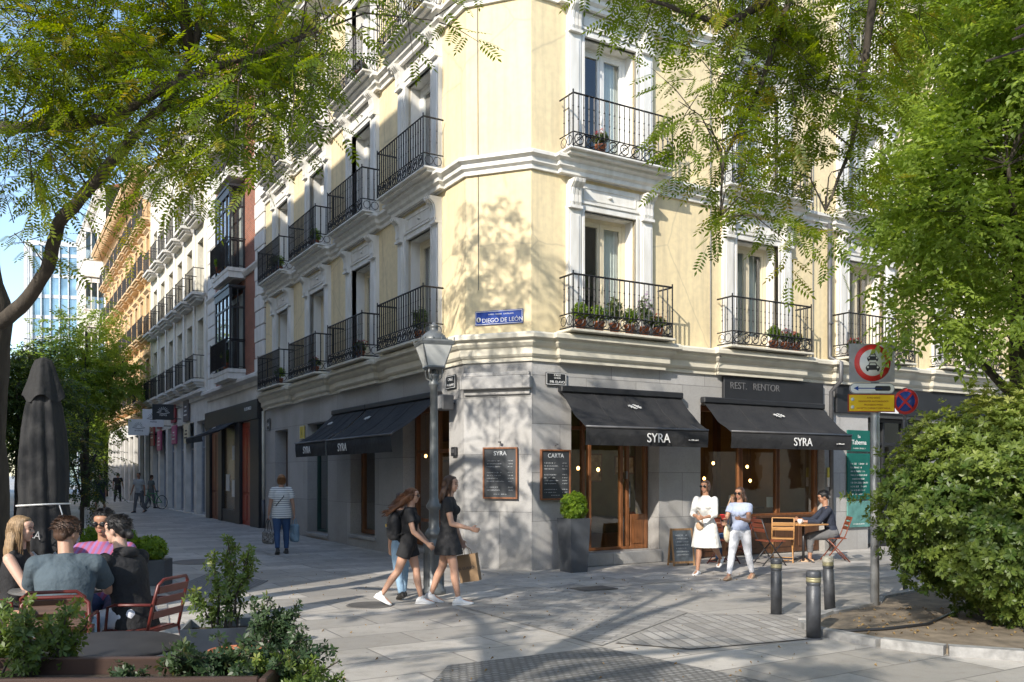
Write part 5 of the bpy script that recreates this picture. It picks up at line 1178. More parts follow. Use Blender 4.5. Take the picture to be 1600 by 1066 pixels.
folding_chair('red folding chair seen between the two women in white', (3.98, 16.55, 0), R(-60), M_redwood, M_redmet, GC)
folding_chair('red folding chair behind the woman in white trousers', (4.42, 17.0, 0), R(80), M_redwood, M_redmet, GC)
t = thing('terrace_table', 'small wooden square terrace table in front of the bar window', 'table', (5.62, 16.95, 0), ROT_R)
b = MB(); b.box(-.33, .33, -.33, .33, .71, .74, .008); part('table_top', b, M_lwood, t); b = MB(); b.tube([(0, 0, .02), (0, 0, .71)], .025, 8); part('pedestal', b, M_gmet, t)
for a in (0, 90, 180, 270):
    b = MB(); b.tube([(0, 0, .12), (.15*math.cos(R(a)), .15*math.sin(R(a)), .05), (.27*math.cos(R(a)), .27*math.sin(R(a)), .0)], .014, 6); part('foot', b, M_gmet, t)
def cup(label, P, r=.035, h=.07):
    t = thing('coffee_cup', label, 'cup', P); b = MB(); b.lathe([(r*.7, 0), (r, h*.5), (r, h), (r*.88, h), (r*.6, .01)], 14); part('cup', b, M_swhite, t); b = MB(); b.tube([(r, 0, h*.8), (r*1.6, 0, h*.6), (r, 0, h*.3)], .005, 5); part('handle', b, M_swhite, t)
cup('white cup on the wooden terrace table', (5.52, 16.85, .741), .045, .085)
# ---------------------------------------------------------------- raised bed and round shrub
bed = [gnd(*p) for p in ((1375, 950), (1300, 966), (1262, 980), (1285, 992), (1380, 1010), (1480, 1022), (1600, 1030), (1700, 1036))]+[Vector((8.5, 8.6, 0)), Vector((8.5, 12.5, 0)), Vector((6.0, 12.6, 0)), Vector((4.9, 11.6, 0))]
b = MB(); bp = [(p.x, p.y) for p in bed]; b.prismz(bp[::-1] if False else bp, 0.0, .05)
o = struct('planting_bed', b, mat('dry_soil', (.17, .135, .095), .95, var=.35, scale=6, bump=1.0, bscale=35))
b = MB(); cen = Vector((sum(p[0] for p in bp)/len(bp), sum(p[1] for p in bp)/len(bp)))
pp = [Vector(p) for p in bp]
M_kerb = mat('granite_kerb', (.27, .265, .255), .7, var=.3, scale=9, bump=.5, bscale=40)
for i in range(len(pp)):
    a, c = pp[i], pp[(i+1) % len(pp)]; d = (c-a); Ln = d.length; d.normalize(); nn = Vector((d.y, -d.x))
    if (cen-a).dot(nn) > 0: nn = -nn
    k = max(1, round(Ln/.55))
    for j in range(k):
        s, e = a+d*(Ln*j/k+.008), a+d*(Ln*(j+1)/k-.008); jt = rnd.uniform(-.008, .008)
        b.prismz([tuple(s-nn*.02), tuple(e-nn*.02), tuple(e+nn*.11), tuple(s+nn*.11)], 0, .085+jt)
struct('kerb', b, M_kerb)
tag(part('irrigation_hose', MB().tube([gnd(1250, 1000)+Vector((.25, .35, .06)), gnd(1330, 1006)+Vector((.1, .35, .065)), gnd(1400, 1000)+Vector((0, .25, .07)), gnd(1450, 985)+Vector((0, 0, .07)), gnd(1500, 960)+Vector((0, 0, .07))], .016, 6), M_black, None), 'black hose lying across the dry soil under the round shrub', 'hose')
NR.seed(5)
BC = Vector((5.38, 9.82, 0))
t = thing('round_shrub', 'huge round clipped evergreen shrub with leaves paler towards the top, in the kerbed bed', 'shrub', BC)
n = 8200; v = NR.randn(n, 3); v /= np.linalg.norm(v, axis=1)[:, None]
gap = np.sin(v[:, 0]*9+3*v[:, 2])*np.sin(v[:, 2]*11+2*v[:, 1])*np.cos(v[:, 1]*8+1)+.35*NR.randn(n); q = np.where((NR.rand(n) < .82) & (gap < .42), .90+.13*NR.rand(n), .5+.36*NR.rand(n))
lump = .97+.10*np.sin(v[:, 0]*6+1)*np.cos(v[:, 2]*7)+.06*np.sin(v[:, 1]*9+v[:, 2]*8)+.05*np.sin(v[:, 0]*15+v[:, 1]*12+v[:, 2]*14+2)
rad = np.array([1.17, 1.12, 1.22]); P = v*(q*lump)[:, None]*rad+np.array([0, 0, 1.33]); P[:, 2] = np.maximum(P[:, 2], .04+.2*NR.rand(n))
sh_ = NR.randint(0, n, 150); ex = []
for i in sh_:
    for k in range(6): ex.append(P[i]+v[i]*(.03+.035*k)*(1 if k else .5)+NR.randn(3)*.012+np.array([0, 0, .012*k]))
P = np.concatenate([P, np.array(ex)]); v = np.concatenate([v, np.repeat(v[sh_], 6, 0)]); n = len(P)
D = v+NR.randn(n, 3)*.35; D[:, 2] += .45
leaf_tone = np.clip((P[:, 2]-1.6)/.9, 0, 1)*.5+NR.rand(n)*.45+.12*np.sin(P[:, 0]*5+P[:, 2]*6)  # leaf tone: paler towards the top, with random and wavy variation
link('foliage', leaf_mesh('foliage', rosette(9, .072, .027, .5), P, D, NR.randn(n, 3), .75+.5*NR.rand(n), leafmat('pittosporum_leaf', (.045, .085, .016), (.19, .24, .05), .35, (.40, .42, .14)), np.clip(leaf_tone, 0, 1)), t)
b = MB()
for i in range(16):
    a = i*2.4; r_ = .75*math.sqrt((i+1)/16); b.tube([(.05*math.cos(a), .05*math.sin(a), 0), (.5*r_*math.cos(a), .5*r_*math.sin(a), .6), (r_*1.1*math.cos(a), r_*1.1*math.sin(a), 1.3), (r_*1.2*math.cos(a), r_*1.2*math.sin(a), 1.9)], [.03, .022, .014, .006], 5)
part('stem', b, M_bark, t)
# few dry leaves and weeds on the bed
M_litter = leafmat('dry_leaf', (.16, .10, .04), (.30, .20, .08), .1)
n = 160; P = np.stack([3.6+2.4*NR.rand(n), 8.6+2.2*NR.rand(n), .06+.01*NR.rand(n)], 1); P[:, 2] = .06; P = P[(P[:, 1] > 8.9+(P[:, 0]-3.6)*-.05)]; n = len(P)
D = NR.randn(n, 3); D[:, 2] *= .15; o = link('leaf_litter', leaf_mesh('leaf_litter', broad(.05, .03), P, D, np.tile([0, 0, 1.], (n, 1))+NR.randn(n, 3)*.2, .5+.6*NR.rand(n), M_litter)); tag(o, 'dry fallen leaves scattered over the soil bed', 'leaves', kind='stuff')
n = 260; P = np.stack([-5+9*NR.rand(n), 7+8*NR.rand(n), .012+0*NR.rand(n)], 1); D = NR.randn(n, 3); D[:, 2] *= .1
o = link('leaf_litter', leaf_mesh('leaf_litter', broad(.035, .018), P, D, np.tile([0, 0, 1.], (n, 1))+NR.randn(n, 3)*.1, .5+.6*NR.rand(n), M_litter)); tag(o, 'tiny fallen leaflets scattered over the paving', 'leaves', kind='stuff')
# ---------------------------------------------------------------- closed parasol
UP = Vector(((68-800)/F*8.2, 8.2, 0))
t = thing('closed_parasol', 'tall closed black cafe parasol tied with a pale cord behind the seated people', 'parasol', UP)
b = MB(); n = 72; prof = [(.94, .26), (1.02, .275), (1.12, .25), (1.30, .225), (1.45, .205), (1.60, .215), (1.85, .21), (2.10, .19), (2.30, .16), (2.45, .12), (2.50, .10)]
vs = []
for z, r_ in prof:
    for j in range(n):
        a = 2*math.pi*j/n; amp = .22 if z < 1.3 else (.10 if z < 1.5 else .16)
        rr = r_*(1-amp*.5+amp*(abs(math.sin(a*4+z*.5+.3*math.sin(a*3)))-.3)+.05*math.sin(a*13+z*2)); vs.append((rr*math.cos(a), rr*math.sin(a), z+(.05*math.sin(a*8) if z < .96 else 0)))
b.add(vs, [(i*n+j, i*n+(j+1) % n, (i+1)*n+(j+1) % n, (i+1)*n+j) for i in range(len(prof)-1) for j in range(n)], True); part('canopy', b, M_canvas, t)
b = MB(); prof = [(2.40, .165), (2.44, .155), (2.56, .12), (2.68, .09), (2.75, .065), (2.78, .0)]; vs = []
for z, r_ in prof:
    for j in range(n): a = 2*math.pi*j/n; rr = r_*(1+.10*math.sin(a*4+.5)+.04*math.sin(a*8)); vs.append((rr*math.cos(a), rr*math.sin(a), z+(-.02+.035*math.sin(a*4) if z < 2.45 else 0)))
b.add(vs, [(i*n+j, i*n+(j+1) % n, (i+1)*n+(j+1) % n, (i+1)*n+j) for i in range(len(prof)-1) for j in range(n)], True); part('top_hood', b, M_canvas, t)
b = MB(); b.tube([(.222*math.cos(a), .222*math.sin(a), 1.40+.012*math.sin(a+2)) for a in [2*math.pi*i/28 for i in range(28)]], .008, 5, closed=True); b.tube([(.2, -.1, 1.4), (.235, -.12, 1.32), (.23, -.11, 1.2)], .006, 5); part('tie_cord', b, M_letter, t)
b = MB(); b.lathe([(.024, .03), (.024, 1.0)], 10); part('pole', b, M_steel, t); b = MB(); b.lathe([(.3, 0), (.3, .04), (.28, .06), (.04, .07), (.04, .25), (0, .25)], 24); part('base', b, M_gmet, t)
text('SYRA', .10, mat('grey_lettering', (.25, .25, .26), .6), t, (.02, -.285, 1.12), (R(90), R(12), R(-10)), 'lettering', .003)
text('SYRA', .07, MAT['grey_lettering'], t, (.245, -.12, 1.16), (R(90), R(-20), R(60)), 'lettering', .003)
# ---------------------------------------------------------------- terrace ground, tables, chairs
sheet('terrace_paving', [gnd(228, 903), gnd(255, 903), gnd(300, 1066)+Vector((0, -.3, 0)), gnd(60, 1066)+Vector((0, -.3, 0)), gnd(-60, 950)], .012, paving('terrace_flags', (.42, .40, .37), .6, .3, .006, R(10), .6))
def metal_chair(label, P, rz, wm=None, grp='red metal cafe chairs at the left table', slat=True):
    """tubular chair, faces +y, curved back bow"""
    t = thing('cafe_chair', label, 'chair', P, rz, grp)
    for s in (-1, 1):
        x = .21*s
        b = MB(); b.tube([(x, .22, 0), (x, .19, .45)], .012, 6); part('leg', b, M_redmet, t)
        b = MB(); b.tube([(x, -.30, 0), (x, -.19, .45)], .012, 6); part('leg', b, M_redmet, t)
        b = MB(); b.tube([(x*1.12, .16, .46), (x*1.12, .14, .64), (x*1.12, .08, .66), (x*1.1, -.24, .67)], .012, 6); part('armrest', b, M_redmet, t)
    b = MB(); b.tube([(-.21, -.19, .45), (-.21, -.24, .67), (-.20, -.28, .82), (-.15, -.295, .86), (.15, -.295, .86), (.20, -.28, .82), (.21, -.24, .67), (.21, -.19, .45)], .013, 8); part('back_frame', b, M_redmet, t)
    b = MB(); b.tube([(-.21, -.19, .445), (.21, -.19, .445), (.21, .2, .445), (-.21, .2, .445)], .012, 6, closed=True)
    for i in range(6): y = -.16+.062*i; b.box(-.2, .2, y, y+.048, .447, .460, .003)
    part('seat', b, wm or M_redmet, t)
    b = MB()
    for i, z in enumerate((.58, .69, .78)):
        y = -.19-.28*(z-.45)*.95; b.M = Matrix.Translation((0, y, z)) @ Matrix.Rotation(R(14), 4, 'X'); b.box(-.195, .195, -.008, .006, -.03, .03, .004)
    part('backrest', b, wm or M_redmet, t); return t
M_brown = wood('brown_slats', (.08, .04, .024), .5, 0)
TC = Vector((-3.72, 7.30, 0))     # centre of the group table
# foreground round table
RT = Vector((-2.28, 4.84, 0))
t = thing('round_table', 'dark round metal cafe table in the left foreground', 'table', RT)
b = MB(); b.lathe([(0, .722), (.44, .722), (.455, .728), (.455, .738), (.44, .743), (0, .743)], 48); part('table_top', b, mat('dark_table_top', (.03, .029, .03), .5, 0, spec=.15, var=.35, scale=5, bump=.05), t)
b = MB(); b.lathe([(.025, .03), (.025, .722)], 10); part('pedestal', b, M_gmet, t); b = MB(); b.lathe([(.24, 0), (.24, .02), (.05, .05), (0, .05)], 24); part('base', b, M_gmet, t)
t = thing('round_table', 'grey round cafe table that the seated group gathers round', 'table', TC)
b = MB(); b.lathe([(0, .722), (.40, .722), (.41, .73), (.40, .743), (0, .743)], 40); part('table_top', b, mat('grey_table_top', (.16, .16, .16), .3, .3), t)
b = MB(); b.lathe([(.025, .03), (.025, .722)], 10); part('pedestal', b, M_gmet, t); b = MB(); b.lathe([(.24, 0), (.24, .02), (.05, .05), (0, .05)], 24); part('base', b, M_gmet, t)
def tumbler(label, P, h=.12, r=.033, drink=None):
    t = thing('drinking_glass', label, 'glass', P, 0, 'glasses on the group table'); b = MB(); b.lathe([(r*.8, 0), (r, h), (r*.93, h), (r*.74, .008), (0, .008)], 16); part('tumbler', b, glass('tumbler_glass', (.85, .9, .9)), t)
    b = MB(); b.lathe([(0, .01), (r*.75, .01), (r*.88, h*.7), (0, h*.7)], 14); part('drink', b, drink or mat('pale_drink', (.5, .45, .35), .1), t)
tumbler('tall glass near the table edge in front of the blonde woman', TC+Vector((-.12, .05, .743)), .14)
tumbler('short glass of dark drink in the middle of the group table', TC+Vector((.10, .12, .743)), .10, .035, mat('cola', (.05, .02, .01), .1))
# chairs
C1 = Vector((-3.30, 6.42, 0)); metal_chair('red chair with brown wooden slats under the man in the grey blue shirt', C1, R(18), M_brown)
C2 = Vector((-2.98, 7.08, 0)); metal_chair('red metal chair seen from the side under the person in the black hoodie', C2, R(78))
metal_chair('red metal chair under the blonde woman, mostly hidden', Vector((-4.22, 7.35, 0)), R(-85))
metal_chair('red metal chair behind the group table, hidden by the sitters', Vector((-3.66, 8.05, 0)), R(185))
t = metal_chair('chair with wide brown wooden back slats between the man and the dark round table', Vector((-2.95, 5.60, 0)), R(200), M_brown)
# dark green parasol foot / easel leg behind the red chair
# ---------------------------------------------------------------- black planter with bright shrubs
t = thing('rectangular_planter', 'low black rectangular planter at the edge of the cafe terrace', 'planter', Vector((-5.78, 13.35, 0)), R(4))
b = MB(); b.box(-.75, .55, -.2, .2, 0, .40, .012); part('container', b, M_plant, t); b = MB(); b.box(-.73, .53, -.18, .18, .37, .395); part('soil', b, MAT['soil'], t)
for i, (x, lb) in enumerate(((.28, 'rounded bright green shrub at the right end of the black planter'), (-.12, 'rounded bright green shrub in the middle of the black planter'), (-.5, 'taller green shrub at the left end of the black planter'))):
    t = thing('planter_shrub', lb, 'shrub', Vector((-5.78+x, 13.35, .39)), 0, 'clipped shrubs in the black planter'); h = .20+.06*i
    P, D = leafball(700, (0, 0, h*.8), (.25, .24, h)); P[:, 2] = np.maximum(P[:, 2], .02); link('foliage', leaf_mesh('foliage', TPL_ROS, P, D, NR.randn(700, 3), .6+.4*NR.rand(700), M_leafE), t)
    b = MB()
    for k in range(6): a = k*1.1; b.tube([(0, 0, -.02), (.07*math.cos(a), .07*math.sin(a), h*.6), (.13*math.cos(a), .13*math.sin(a), h*1.1)], [.007, .005, .003], 4)
    part('stem', b, M_bark, t)
# ---------------------------------------------------------------- foreground timber trough and plants
t = thing('timber_trough', 'long reddish timber planter trough with soil at the bottom edge of the picture', 'planter', Vector((-1.75, 3.75, 0)), R(2))
M_trough = wood('trough_wood', (.034, .015, .009), .5, 0)
for y0, y1, nm in ((-.24, -.205, 0), (.17, .205, 1)):
    for k in range(5):
        b = MB(); b.box(-1.15, .72, y0, y1, .02+.17*k, .185+.17*k, .006); part('plank', b, M_trough, t)
for x0 in (-1.185, .72): b = MB(); b.box(x0, x0+.035, -.24, .205, .02, .86, .006); part('end_board', b, M_trough, t)
b = MB(); b.box(-1.14, .71, -.20, .165, .05, .79); part('soil', b, MAT['soil'], t)
def leafy(name, label, P0, stems, per, tpl, lm, sc, seed, cat='plant', grp=None, spread=.05, up=.4, dens=1.0):
    """bushy plant: stems are (dx,dy,height,lean) ; leaves clustered along them"""
    NR.seed(seed); t = thing(name, label, cat, P0, 0, grp); b = MB(); P = []; D = []; C = []
    for (dx, dy, h, lx, ly) in stems:
        pts = []; c = NR.rand()
        for k in range(7):
            u = k/6; pts.append((dx+lx*u*u+NR.randn()*.008, dy+ly*u*u+NR.randn()*.008, h*u))
        b.tube(pts, [.006*(1-.7*k/6)+.001 for k in range(7)], 4)
        for _ in range(per):
            u = .15+.85*NR.rand()**.8; i = min(5, int(u*6)); p = np.array(pts[i])*(1-(u*6-i))+np.array(pts[i+1])*(u*6-i)
            v = NR.randn(3); v[2] *= .6; v /= np.linalg.norm(v); P.append(p+v*spread*NR.rand()*(1.25-u*.7)); v[2] += up; D.append(v); C.append(np.clip(.25*c+.45*NR.rand()+.4*max(0, u-.6), 0, 1))
    n = len(P); P, D = np.array(P), np.array(D)
    link('foliage', leaf_mesh('foliage', tpl, P, D, NR.randn(n, 3), sc[0]+(sc[1]-sc[0])*NR.rand(n), lm, np.array(C)), t); part('stem', b, M_bark, t); return t
r_ = random.Random(3)
def stems(n, rx, ry, h0, h1, lean): return [(r_.uniform(-rx, rx), r_.uniform(-ry, ry), r_.uniform(h0, h1), r_.uniform(-lean, lean), r_.uniform(-lean, lean)) for _ in range(n)]
M_leafF = leafmat('foreground_leaf', (.035, .07, .016), (.12, .17, .035), .3, (.30, .28, .06)); M_leafG = leafmat('foreground_dark_leaf', (.016, .036, .016), (.045, .075, .028), .2, (.20, .19, .05))
leafy('potted_plant', 'leafy plant with yellow green tips at the far left of the timber trough', Vector((-2.20, 3.95, .78)), stems(22, .18, .12, .12, .34, .13), 26, TPL_ROS, M_leafF, (.35, .65), 31, spread=.07)
leafy('potted_plant', 'dark bushy plant trailing over the right end of the timber trough', Vector((-1.22, 3.9, .70)), stems(46, .27, .13, .10, .26, .20), 26, TPL_ROS, M_leafG, (.35, .65), 32, spread=.08)
leafy('potted_plant', 'yellow green tipped plant at the lower right end of the trough', Vector((-.98, 3.82, .66)), stems(24, .14, .1, .12, .24, .14), 34, TPL_ROS, M_leafF, (.3, .55), 33, spread=.06)
leafy('potted_plant', 'small sprig growing from the middle of the timber trough', Vector((-1.60, 3.72, .78)), stems(6, .05, .04, .04, .09, .05), 14, TPL_ROS, M_leafG, (.3, .5), 36, spread=.05)
ZP = Vector((-1.62, 4.85, 0))
t = thing('zinc_planter', 'square grey zinc planter behind the dark bushy plant', 'planter', ZP, R(12))
b = MB(); b.lathe([(.20, 0), (.25, .86), (.235, .86), (.225, .80), (0, .80)], 4); part('container', b, mat('zinc', (.20, .21, .215), .5, .4, var=.25, scale=6), t, rotz=math.pi/4); b = MB(); b.lathe([(.222, .815), (0, .82)], 4); part('soil', b, MAT['soil'], t, rotz=math.pi/4)
leafy('potted_plant', 'tall upright shrub with small pale leaves growing from the zinc planter', ZP+Vector((.03, 0, .80)), [(.04, 0, .52, -.02, 0), (.06, .02, .47, .07, 0), (-.02, .02, .40, -.06, .02), (.05, -.03, .44, .10, .02), (.0, .03, .48, .02, 0), (.02, 0, .50, .05, .01), (-.05, 0, .20, -.14, 0), (-.05, .03, .22, -.12, 0), (.03, .0, .40, .13, 0), (-.03, 0, .46, -.03, 0)], 30, TPL_ROS, M_leafF, (.35, .6), 34, spread=.075)
leafy('potted_plant', 'upright dark glossy sprigs right of the zinc planter', Vector((-1.22, 4.6, .66)), stems(9, .13, .06, .24, .40, .08), 36, TPL_ROS, M_leafG, (.4, .6), 35, spread=.05)
for P, r_0, lb in ((Vector((-1.33, 4.22, 0)), .12, 'small terracotta pot half hidden behind the trough'), (Vector((-1.22, 4.6, 0)), .16, 'terracotta pot holding the dark glossy sprigs')):
    t = thing('terracotta_pot', lb, 'pot', P, 0, 'terracotta pots at the terrace edge'); b = MB(); z = .84 if r_0 == .12 else .68
    if True: b.lathe([(r_0*.7, 0), (r_0*.75, z-.30), (r_0*.75, z-.30), (r_0*.95, z-.06), (r_0*1.08, z-.06), (r_0*1.08, z), (r_0*.95, z), (r_0*.9, z-.05), (0, z-.05)], 20)
    part('container', b, mat('terracotta', (.38, .13, .06), .8, var=.25, scale=8), t)
# ---------------------------------------------------------------- flowers and pots on the balconies
def balcony_plant(W, label, kind, seed, grp='plants on the balconies'):
    NR.seed(seed); t = thing('balcony_plant', label, 'potted plant', W, 0, grp); b = MB(); b.lathe([(.07, 0), (.10, .16), (.11, .16), (.11, .19), (.09, .19), (.08, .16), (0, .16)], 12); part('pot', b, MAT['terracotta'], t)
    h = {'g': .25, 'f': .45, 't': .38, 'r': .16}[kind]; n = 130
    P, D = leafball(n, (0, 0, .2+h*.6), (.15, .14, h*.6)); lm = {'g': M_leafE, 'f': M_leafC, 't': M_leafC, 'r': M_leafC}[kind]
    link('foliage', leaf_mesh('foliage', TPL_ROS, P, D, NR.randn(n, 3), .6+.4*NR.rand(n), lm), t)
    if kind in 'fr':
        m = leafmat('lilac_flower', (.35, .2, .4), (.6, .42, .6), .3) if kind == 'f' else leafmat('red_flower', (.25, .03, .02), (.42, .06, .05), .3)
        P, D = leafball(34, (0, 0, .25+h*.7), (.16, .14, h*.7)); link('flowers', leaf_mesh('flowers', rosette(6, .035, .02, .5), P, D, NR.randn(34, 3), .7+.4*NR.rand(34), m), t)
def BW(t_, p, z): return Rp(t_, p, z)
for i, (tt, kd, lb) in enumerate(((.85, 'g', 'low green pot at the left end of the first floor corner balcony'), (1.25, 'g', 'green trailing pot left of centre on the first floor corner balcony'), (1.60, 't', 'tall leafy pot at the centre of the first floor corner balcony'), (1.95, 'g', 'bright green pot right of centre on the first floor corner balcony'), (2.30, 'f', 'tall lilac flowering pot on the first floor corner balcony'), (2.62, 'r', 'red flowering pot at the right end of the first floor corner balcony'))): balcony_plant(BW(tt, .30, 4.25), lb, kd, 50+i)
for i, (tt, kd, lb) in enumerate(((5.7, 'g', 'green leafy pot on the middle first floor balcony'), (6.05, 'r', 'red flowering pot on the middle first floor balcony'), (6.35, 'r', 'red flowering pot at the right end of the middle first floor balcony'), (8.2, 'r', 'red flowering pot on the right first floor balcony beside the round sign'))): balcony_plant(BW(tt, .30, 4.25), lb, kd, 60+i)
balcony_plant(BW(1.3, .28, 7.45), 'small orange flowering pot on the second floor corner balcony', 'r', 70)
for i, (tt, z, kd, lb) in enumerate(((1.35, 4.25, 't', 'leafy pot on the shaded first floor balcony nearest the corner'), (4.5, 4.25, 'r', 'pot at the near end of the second shaded first floor balcony'), (7.7, 4.25, 'r', 'red pot at the near end of the third shaded first floor balcony'), (10.9, 4.25, 'g', 'small pot on the farthest shaded first floor balcony'), (7.7, 7.45, 'g', 'trailing pot on the third second floor balcony of the side street'), (10.95, 7.45, 'g', 'trailing pot on the farthest second floor balcony of the side street'), (11.5, 7.45, 't', 'bushy pot on the farthest second floor balcony of the side street'),
                               (4.5, 10.5, 'r', 'terracotta pot on the upper side balcony near the leaf branch'), (1.4, 10.5, 't', 'leafy pot on the topmost side balcony nearest the corner'), (7.8, 10.5, 'r', 'red flowers on the third upper balcony of the side street'), (11.0, 10.5, 'r', 'red flowers on the farthest upper balcony of the side street'))): balcony_plant(Lp(tt, .30, z), lb, kd, 80+i)
balcony_plant(Lp(16.6, .55, 5.3), 'large bushy pot on the first glazed bay of the brick building', 't', 95); balcony_plant(Lp(17.4, .60, 8.7), 'bushy pot on the second glazed bay of the brick building', 'g', 96)
# ---------------------------------------------------------------- people
M_skin = mat('skin', (.45, .26, .18), .5, var=.06, scale=9); M_skin2 = mat('tanned_skin', (.36, .19, .12), .5, var=.06, scale=9); M_skinp = mat('pale_skin', (.52, .33, .25), .5, var=.05, scale=9)
for m in (M_skin, M_skin2, M_skinp):
    p = m.node_tree.nodes["Principled BSDF"]; p.inputs["Subsurface Weight"].default_value = .12; p.inputs["Subsurface Radius"].default_value = (.02, .008, .004); p.inputs["Subsurface Scale"].default_value = .3
def cloth(name, c, bump=.35, sc=9, **k): return mat(name, c, .85, var=.16, scale=5, bump=.9, bscale=sc, bdist=.035, **k)
M_cblack = cloth('black_cloth', (.014, .014, .016)); M_cwhite = cloth('white_cotton', (.70, .69, .66)); M_jeans = cloth('blue_denim', (.035, .075, .17)); M_ljeans = cloth('light_denim', (.25, .38, .52)); M_cblue = cloth('pale_blue_jersey', (.33, .38, .52))
M_wjean = cloth('white_denim', (.62, .63, .68)); M_slate = cloth('slate_blue_jersey', (.06, .085, .105)); M_navy = cloth('navy_cloth', (.02, .026, .045)); M_grey = cloth('grey_cloth', (.12, .12, .125)); M_khaki = cloth('khaki', (.10, .11, .10))
M_shoe = mat('white_shoe', (.72, .72, .72), .6, var=.06); M_sand = mat('tan_shoe', (.45, .30, .19), .6); M_dshoe = mat('dark_shoe', (.03, .028, .026), .5)
def stripes(name, c1, c2, per, axis=2, duty=.5, rot=0):
    if name in MAT: return MAT[name]
    m, n, b = newmat(name); tc = N(n, "ShaderNodeTexCoord"); mp = N(n, "ShaderNodeMapping"); mp.inputs[2].default_value = (0, rot, 0); n.links.new(tc.outputs['Object'], mp.inputs[0])
    s = N(n, "ShaderNodeSeparateXYZ"); n.links.new(mp.outputs[0], s.inputs[0])
    a = N(n, "ShaderNodeMath", operation='MULTIPLY'); a.inputs[1].default_value = 1/per; n.links.new(s.outputs[axis], a.inputs[0])
    f = N(n, "ShaderNodeMath", operation='FRACT'); n.links.new(a.outputs[0], f.inputs[0]); g = N(n, "ShaderNodeMath", operation='GREATER_THAN'); g.inputs[1].default_value = duty; n.links.new(f.outputs[0], g.inputs[0])
    n.links.new(mix(n, g.outputs[0], c1, c2), b.inputs["Base Color"]); b.inputs["Roughness"].default_value = .85; MAT[name] = m; return m
def hairmat(name, c):
    return mat(name, c, .45, var=.45, scale=4, stretch=(30, 30, 2), bump=.5, bscale=14, coord='Object')
M_hbrown = hairmat('brown_hair', (.055, .026, .014)); M_hauburn = hairmat('auburn_hair', (.13, .05, .018)); M_hblond = hairmat('dark_blond_hair', (.26, .17, .09)); M_hginger = hairmat('light_brown_hair', (.26, .13, .055)); M_hblack = hairmat('black_hair', (.012, .011, .012))
M_lip = mat('lips', (.36, .10, .08), .45); M_eye = mat('eye', (.03, .02, .015), .15); M_shade = mat('sunglass_lens', (.008, .008, .01), .1)
def remesh(mb, voxel, name, m, parent, smooth=3, fac=.5, flat=None):
    me = bpy.data.meshes.new('t'); me.from_pydata(mb.v, [], mb.f); me.update()
    bm = bmesh.new(); bm.from_mesh(me); bmesh.ops.recalc_face_normals(bm, faces=bm.faces); bm.to_mesh(me); bm.free()
    o = bpy.data.objects.new('t', me); col.objects.link(o)
    r = o.modifiers.new('r', 'REMESH'); r.mode = 'VOXEL'; r.voxel_size = voxel; r.use_smooth_shade = True
    if smooth: s = o.modifiers.new('s', 'SMOOTH'); s.factor = fac; s.iterations = smooth
    dg = bpy.context.evaluated_depsgraph_get(); out = bpy.data.meshes.new_from_object(o.evaluated_get(dg))
    bpy.data.objects.remove(o); bpy.data.meshes.remove(me)
    out.name = name; out.materials.clear(); out.materials.append(m)
    out.polygons.foreach_set('use_smooth', [True]*len(out.polygons))
    return link(name, out, parent)
def limb(b, pts, rs, n=12, sub=4, flat=None):
    """tapered round-ended limb through joints"""
    P = [Vector(p) for p in pts]; Q = []; q = []
    for i in range(len(P)-1):
        for k in range(sub): t = k/sub; Q.append(P[i].lerp(P[i+1], t)); q.append(rs[i]*(1-t)+rs[i+1]*t)
    Q.append(P[-1]); q.append(rs[-1])
    d0 = (Q[0]-Q[1]).normalized(); d1 = (Q[-1]-Q[-2]).normalized(); a, c = q[0], q[-1]; z0, z1 = Q[0], Q[-1]
    Q = [z0+d0*a*.97, z0+d0*a*.7]+Q+[z1+d1*c*.7, z1+d1*c*.97]; q = [a*.2, a*.72]+q+[c*.72, c*.2]
    b.tube(Q, q, n)
def rings(b, secs, n=20):
    """secs: (centre, x axis, y axis, rx, ry[, back])"""
    vs = []
    for c, X, Y, rx, ry in secs:
        for j in range(n): a = 2*math.pi*j/n; vs.append(c+X*(rx*math.cos(a))+Y*(ry*math.sin(a)))
    k = len(secs); fs = [(i*n+j, i*n+(j+1) % n, (i+1)*n+(j+1) % n, (i+1)*n+j) for i in range(k-1) for j in range(n)]+[tuple(range(n-1, -1, -1)), tuple((k-1)*n+j for j in range(n))]
    b.add(vs, fs, True)
def rot_x(v, a): return Matrix.Rotation(a, 3, 'X') @ v
